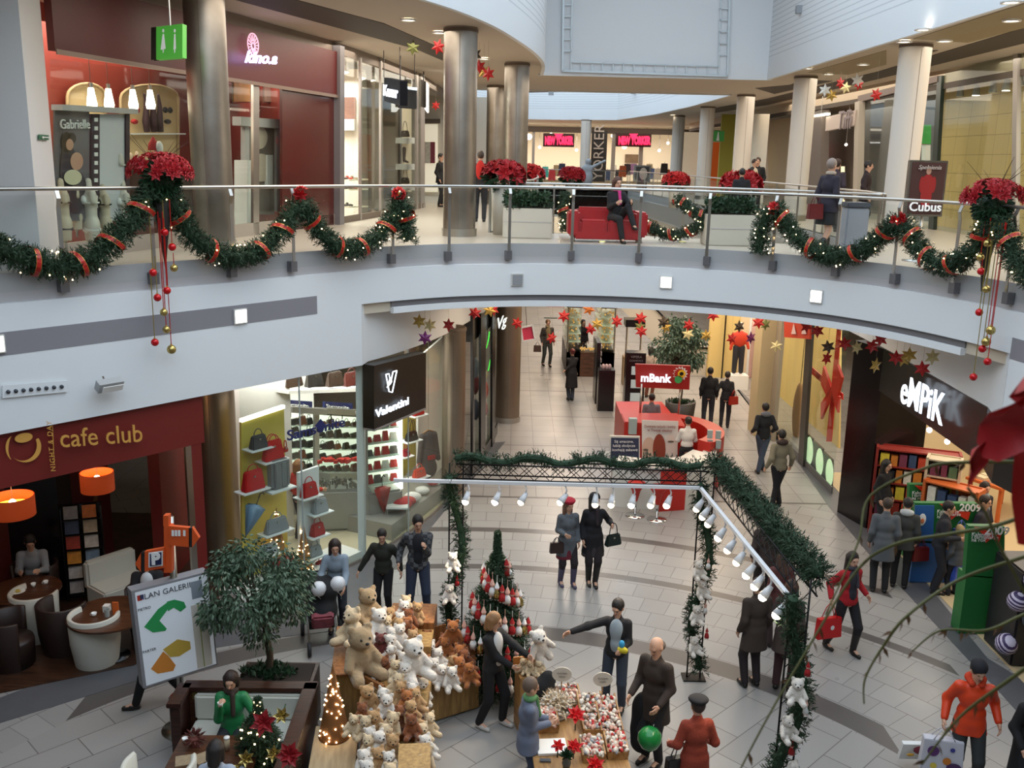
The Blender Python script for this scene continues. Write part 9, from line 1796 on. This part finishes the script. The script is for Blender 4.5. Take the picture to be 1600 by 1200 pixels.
def tray(px0,py0,w_,d_,label,seed,rz=.1,slope=.25):
 p=G(px0,py0,.85);t=thing('ornament_tray',label,'tray',(p.x,p.y,.77),rz,'ornament trays on the sales table');rg=random.Random(seed);R_=Euler((slope,0,0)).to_matrix()
 m=MB();m.box((0,0,.08),(w_,d_,.02),rot=Euler((slope,0,0)))
 m.B('bottom',wood3,t)
 for sx in(-1,1):MB().box((sx*w_/2,0,.1),(.02,d_,.1),rot=Euler((slope,0,0))).B('side',wood3,t)
 MB().box(R_@Vec((0,-d_/2,0))+Vec((0,0,.06)),(w_,.02,.14)).B('front',wood3,t)
 for k_,n in(('w',70),('p',35),('r',16),('b',14),('g',12)):
  m=MB()
  for i in range(n):
   q=R_@Vec((rg.uniform(-w_*.44,w_*.44),rg.uniform(-d_*.46,d_*.46),.02+rg.random()*.05))+Vec((0,0,.09));r=rg.uniform(.014,.028);m.sph(q,(r,r,r*1.4),7,5,Euler((rg.random()*3,rg.random()*3,0)))
  o=m.B('small_figures',orn[k_],t,True);o['kind']='stuff'
tray(925,1115,.3,.62,'left slanted wooden tray of small white and pink figures',5);tray(950,1118,.26,.6,'right slanted wooden tray of small white and pink figures',6);tray(880,1090,.42,.36,'wide wooden tray of pale ornaments behind the red flower',7,.1,.15);tray(962,1165,.24,.3,'short front tray of pink ornaments',8);tray(925,1170,.26,.3,'short middle tray of pale ornaments at the table front',9);tray(855,1125,.24,.3,'small left tray of pale ornaments above the paper pad',10)
for x,y,lb in((878,1054,'left oval white price board standing on the sales table'),(942,1062,'right oval white price board standing on the sales table')):
 y_=G(x,1100,.85).y;c=AY(x,y,y_);t=thing('price_board',lb,'sign',tuple(c),0,'oval price boards');m=MB();n=26;A_=[Vec((.125*cos(2*PI*i/n),0,.1*sin(2*PI*i/n)))for i in range(n)];m.add(A_+[a+Vec((0,.015,0))for a in A_],[tuple(range(n)),tuple(range(2*n-1,n-1,-1))]+[(i,(i+1)%n,n+(i+1)%n,n+i)for i in range(n)]);m.B('board',mat('ivory_board','c9c0b2',.5),t);MB().cyl((0,.01,.78-c.z),(0,.01,-.09),.008).B('stick',wood3,t)
 for k_,s_ in enumerate(('Kadzidełka','ozdoby')):text('lettering',s_,mat('grey_letters2','6f6a64',.6),.03,c+Vec((0,-.008,.02-k_*.045)),(1,0,0),(0,0,1),t,.002,shear=.3)
p=G(868,1110,.82);t=thing('straw_bouquet','round stand of pale straw and shell ornaments on the sales table','decoration',(p.x,p.y,.77));m=MB();rg=random.Random(5)
for i in range(170):d=(rdir(rg)+Vec((0,0,.9))).normalized();sprig(m,Vec((0,0,.05))+d*.05,d,.2,.012,3,rg)
m.B('straws',mat('straw','cbb79a',.8),t,fixn=False);MB().lathe([(.001,0),(.17,0),(.18,.03),(.001,.05)],n=28).B('plate',mat('gray_plate','9a948a',.5),t,True)
m=MB()
for i in range(70):d=rdir(rg);d.z=abs(d.z);m.sph(d*.2+Vec((0,0,.07)),.018,7,5)
o=m.B('shells',orn['w'],t,True);o['kind']='stuff'
def redflower(px,py,z,lb,r=.12):
 p=G(px,py,z);t=thing('amaryllis',lb,'flower',(p.x,p.y,z),0,'red flowers on the sales table');m=MB();rg=random.Random(px);flower(m,Vec((0,0,0)),Vec((0,-.5,.8)),r,rg=rg);flower(m,Vec((0,0,.01)),Vec((.3,-.3,.8)),r*.8,rg=rg);m.B('petals',mat('amaryllis_red','c81418',.45),t,fixn=False);MB().tube([(0,0,0),(0,.05,-.08),(0,.05,.77-z)],.008,6).B('stem',leafm,t,True)
redflower(900,1118,1.0,'bright red flower head in the middle of the sales table',.13);redflower(897,1168,.95,'bright red flower over the vase at the front of the sales table',.11);redflower(872,1166,.95,'dark red flower left of the front one',.09);redflower(930,1196,.95,'red flower cut by the bottom edge beside the oval board',.12)
p=G(862,1165,.8);o=MB().box((0,0,.015),(.36,.3,.03)).B('paper_pad',whitep);o.location=(p.x,p.y,.768);o.rotation_euler=(0,0,.1);prop(o,'white paper pad on the front left of the sales table','paper');
o=MB().cyl((-.07,0,0),(.07,.02,0),.005,n=8).B('pen',mat('blue_pen','2a3a7a',.4));o.location=(p.x+.06,p.y-.04,.806);prop(o,'blue pen lying on the white paper pad','pen')
p=G(852,1184,.8);o=MB().box((0,0,.01),(.13,.05,.02)).B('mobile_phone',mat('phone_gray','55585c',.3));o.location=(p.x,p.y-.02,.768);prop(o,'grey mobile phone below the paper pad','phone')
p=G(885,1195,.8);t=thing('flower_vase','dark vase of twigs and greenery at the front of the sales table','vase',(p.x,p.y,.77));MB().lathe([(.001,0),(.04,0),(.055,.06),(.035,.12),(.04,.14)],n=18).B('vase',mat('smoke_glass','50585a',.2),t,True);m=MB();rg=random.Random(2)
for i in range(40):d=(rdir(rg)+Vec((0,0,1))).normalized();leafy(m,Vec((0,0,.13)),d,.12,.035,rg)
m.B('greenery',leafm,t,fixn=False)
t=thing('coat','black coat thrown over the back of the sales table','coat',tuple(G(850,1075,.9)));blob('cloth',[ell_((0,.02,-.02),(.16,.14,.16)),ell_((.05,.05,.1),(.1,.09,.12)),ell_((-.04,0,-.1),(.15,.12,.12))],cloth('0d0d10','black_wool2'),t,h=.02,k=.06)
p=G(828,1052,.8);t=thing('toy_crate','orange pine box of pink bears in front of the seller','crate',(p.x,p.y,0),.25);MB().box((0,-.02,.42),(.36,.3,.84)).B('body',wood3,t,bevel=.005);MB().box((0,.15,.9),(.4,.03,.16)).B('back_board',mat('orange_pine','b8783a',.5),t,bevel=.004)
for i,(dx,dy)in enumerate(((-.1,-.02),(.02,.0),(.12,-.04),(-.03,-.1),(.08,-.12))):q=XF[t.name]@Vec((dx,dy,.85));clone(protos[('cream','sit')],tuple(q),.3*i-.6,label='small pinkish bear, %s from the left in the orange pine box'%('first','third','fifth','second','fourth')[i],group='bears in the orange pine box',scale=.62)
h_=wpos(buyer,1,(0,-.06,.03));t=thing('plush_toy','small blue and yellow soft toy in the hand of the buyer','toy',tuple(h_));blob('body',[ell_((0,0,0),(.06,.05,.05)),ell_((.05,0,-.02),(.04,.04,.04))],mat('toy_yellow','c8b82a',.7),t,h=.01);blob('blue_part',[ell_((0,0,.08),(.04,.04,.06))],mat('toy_lightblue','3a9ac8',.7),t,h=.01)
# ---------------- foreground plant at the near balustrade ----------------
t=thing('foreground_plant','blurred twigs and red poinsettia leaf hanging close to the camera at the right','plant',(.95,1.35,6.0))
MB().lathe([(.18,0),(.22,.3),(.24,.62),(.2,.62),(.1,.5)],(.35,.0,0),n=24).B('pot',mat('black_wicker','2a2524',.6),t,True)
def ap(px,py,d):
 r=ray(px,py).normalized();return Vec((0,0,EYE))+r*d
twm=mat('olive_twig','5a5a28',.7,var=.2);bl_=mat('bract_red','b5101a',.5,var=.12,varscale=12)
root=Vec((1.3,1.35,6.7))
for i,pts in enumerate(([(1640,790,1.75),(1560,820,1.7),(1480,835,1.65),(1400,850,1.6),(1340,890,1.6),(1270,1000,1.55),(1200,1120,1.5),(1150,1215,1.5)],[(1660,850,1.8),(1600,870,1.75),(1500,905,1.7),(1420,960,1.6),(1380,1010,1.6),(1352,1060,1.6),(1350,1100,1.6)],[(1700,700,1.6),(1620,720,1.6),(1520,722,1.6),(1450,730,1.6),(1360,775,1.6),(1340,850,1.55),(1290,960,1.5)],[(1650,1010,1.5),(1580,1060,1.5),(1500,1120,1.5),(1440,1195,1.5)],[(1680,930,1.9),(1600,960,1.85),(1540,985,1.8),(1470,985,1.8),(1425,1018,1.8)])):
 P=spline([ap(*q)for q in pts],6);n=len(P);MB().tube(P,[.0036*(1-.7*k/n)for k in range(n)],7).B('twig',twm,t,True,W=1)
 m=MB();rg=random.Random(i)
 for k in range(10):p=P[rg.randrange(n//3,n)];leafy(m,p,(rdir(rg)*.6+Vec((-.2,0,-.9))).normalized(),.02,.006,rg)
 m.B('buds',mat('bud_brown','6a4a2a',.7),t,W=1,fixn=False)
def bract(pts,d,nm='red_bract'):
 P=[ap(x,y,dd)for x,y,dd in pts];c=sum(P,Vec())/len(P)+Vec((0,.02,.01));n=len(P);m=MB();m.add(P+[c],[(i,(i+1)%n,n)for i in range(n)]);return m.B(nm,bl_,t,True,W=1,fixn=False)
bract([(1530,665,1.25),(1545,645,1.23),(1580,632,1.2),(1640,600,1.2),(1660,680,1.2),(1600,705,1.2),(1560,722,1.22),(1535,715,1.24),(1526,690,1.25)],1)
bract([(1545,712,1.25),(1540,690,1.24),(1526,700,1.24),(1514,722,1.25),(1518,738,1.26),(1512,762,1.27),(1530,740,1.25),(1545,722,1.25)],1)
bract([(1576,620,1.22),(1600,610,1.2),(1640,560,1.2),(1660,600,1.2),(1600,640,1.2)],1);bract([(1585,700,1.3),(1600,690,1.3),(1640,700,1.3),(1640,860,1.3),(1590,850,1.3),(1580,780,1.3)],1)
MB().tube([ap(1512,762,1.27),ap(1540,800,1.3),ap(1560,850,1.35),ap(1640,1000,1.4)],.0018,6).B('leaf_stalk',twm,t,True,W=1)
p=G(1560,1050);t=thing('display_stand','dark crowded display with purple and white striped balls at the right edge','display',(p.x+.75,p.y+.6,0),0);MB().box((0,0,.8),(1.0,.9,1.6)).B('body',mat('dark_display','1d1c20',.4,var=.5,varscale=6),t,bevel=.03)
pw=bpy.data.materials.new('purple_white_stripes');pw.use_nodes=True;_n=pw.node_tree.nodes;_l=pw.node_tree.links;_t=_n.new('ShaderNodeTexCoord');_w=_n.new('ShaderNodeTexWave');_w.inputs['Scale'].default_value=6;_w.wave_type='RINGS';_r=_n.new('ShaderNodeValToRGB');_r.color_ramp.elements[0].color=lin('3a2a5a');_r.color_ramp.elements[1].color=lin('c8c0d4');_r.color_ramp.elements[0].position=.45;_r.color_ramp.elements[1].position=.55
_l.new(_t.outputs['Object'],_w.inputs[0]);_l.new(_w.outputs[1],_r.inputs[0]);_l.new(_r.outputs[0],_n['Principled BSDF'].inputs[0])
for i,(x,y,z,r)in enumerate(((-.55,-.35,.35,.17),(-.5,-.4,1.1,.16),(-.35,-.5,1.5,.16),(-.15,-.52,.75,.12))):MB().sph((x,y,z),r,20,12).B('striped_ball',pw,t,True)
for i,(x,y,z,c)in enumerate(((-.3,-.48,1.62,'d8782a'),(-.1,-.5,1.25,'8f9a96'),(.2,-.5,1.4,'2a6a4a'),(.1,-.5,.9,'c8b04a'),(-.35,-.5,.85,'4a4e55'),(.3,-.5,.6,'b8322a'))):MB().sph((x,y,z),(.1,.06,.13),12,8).B('gift_ware',mat('ware_'+c,c,.35),t,True)
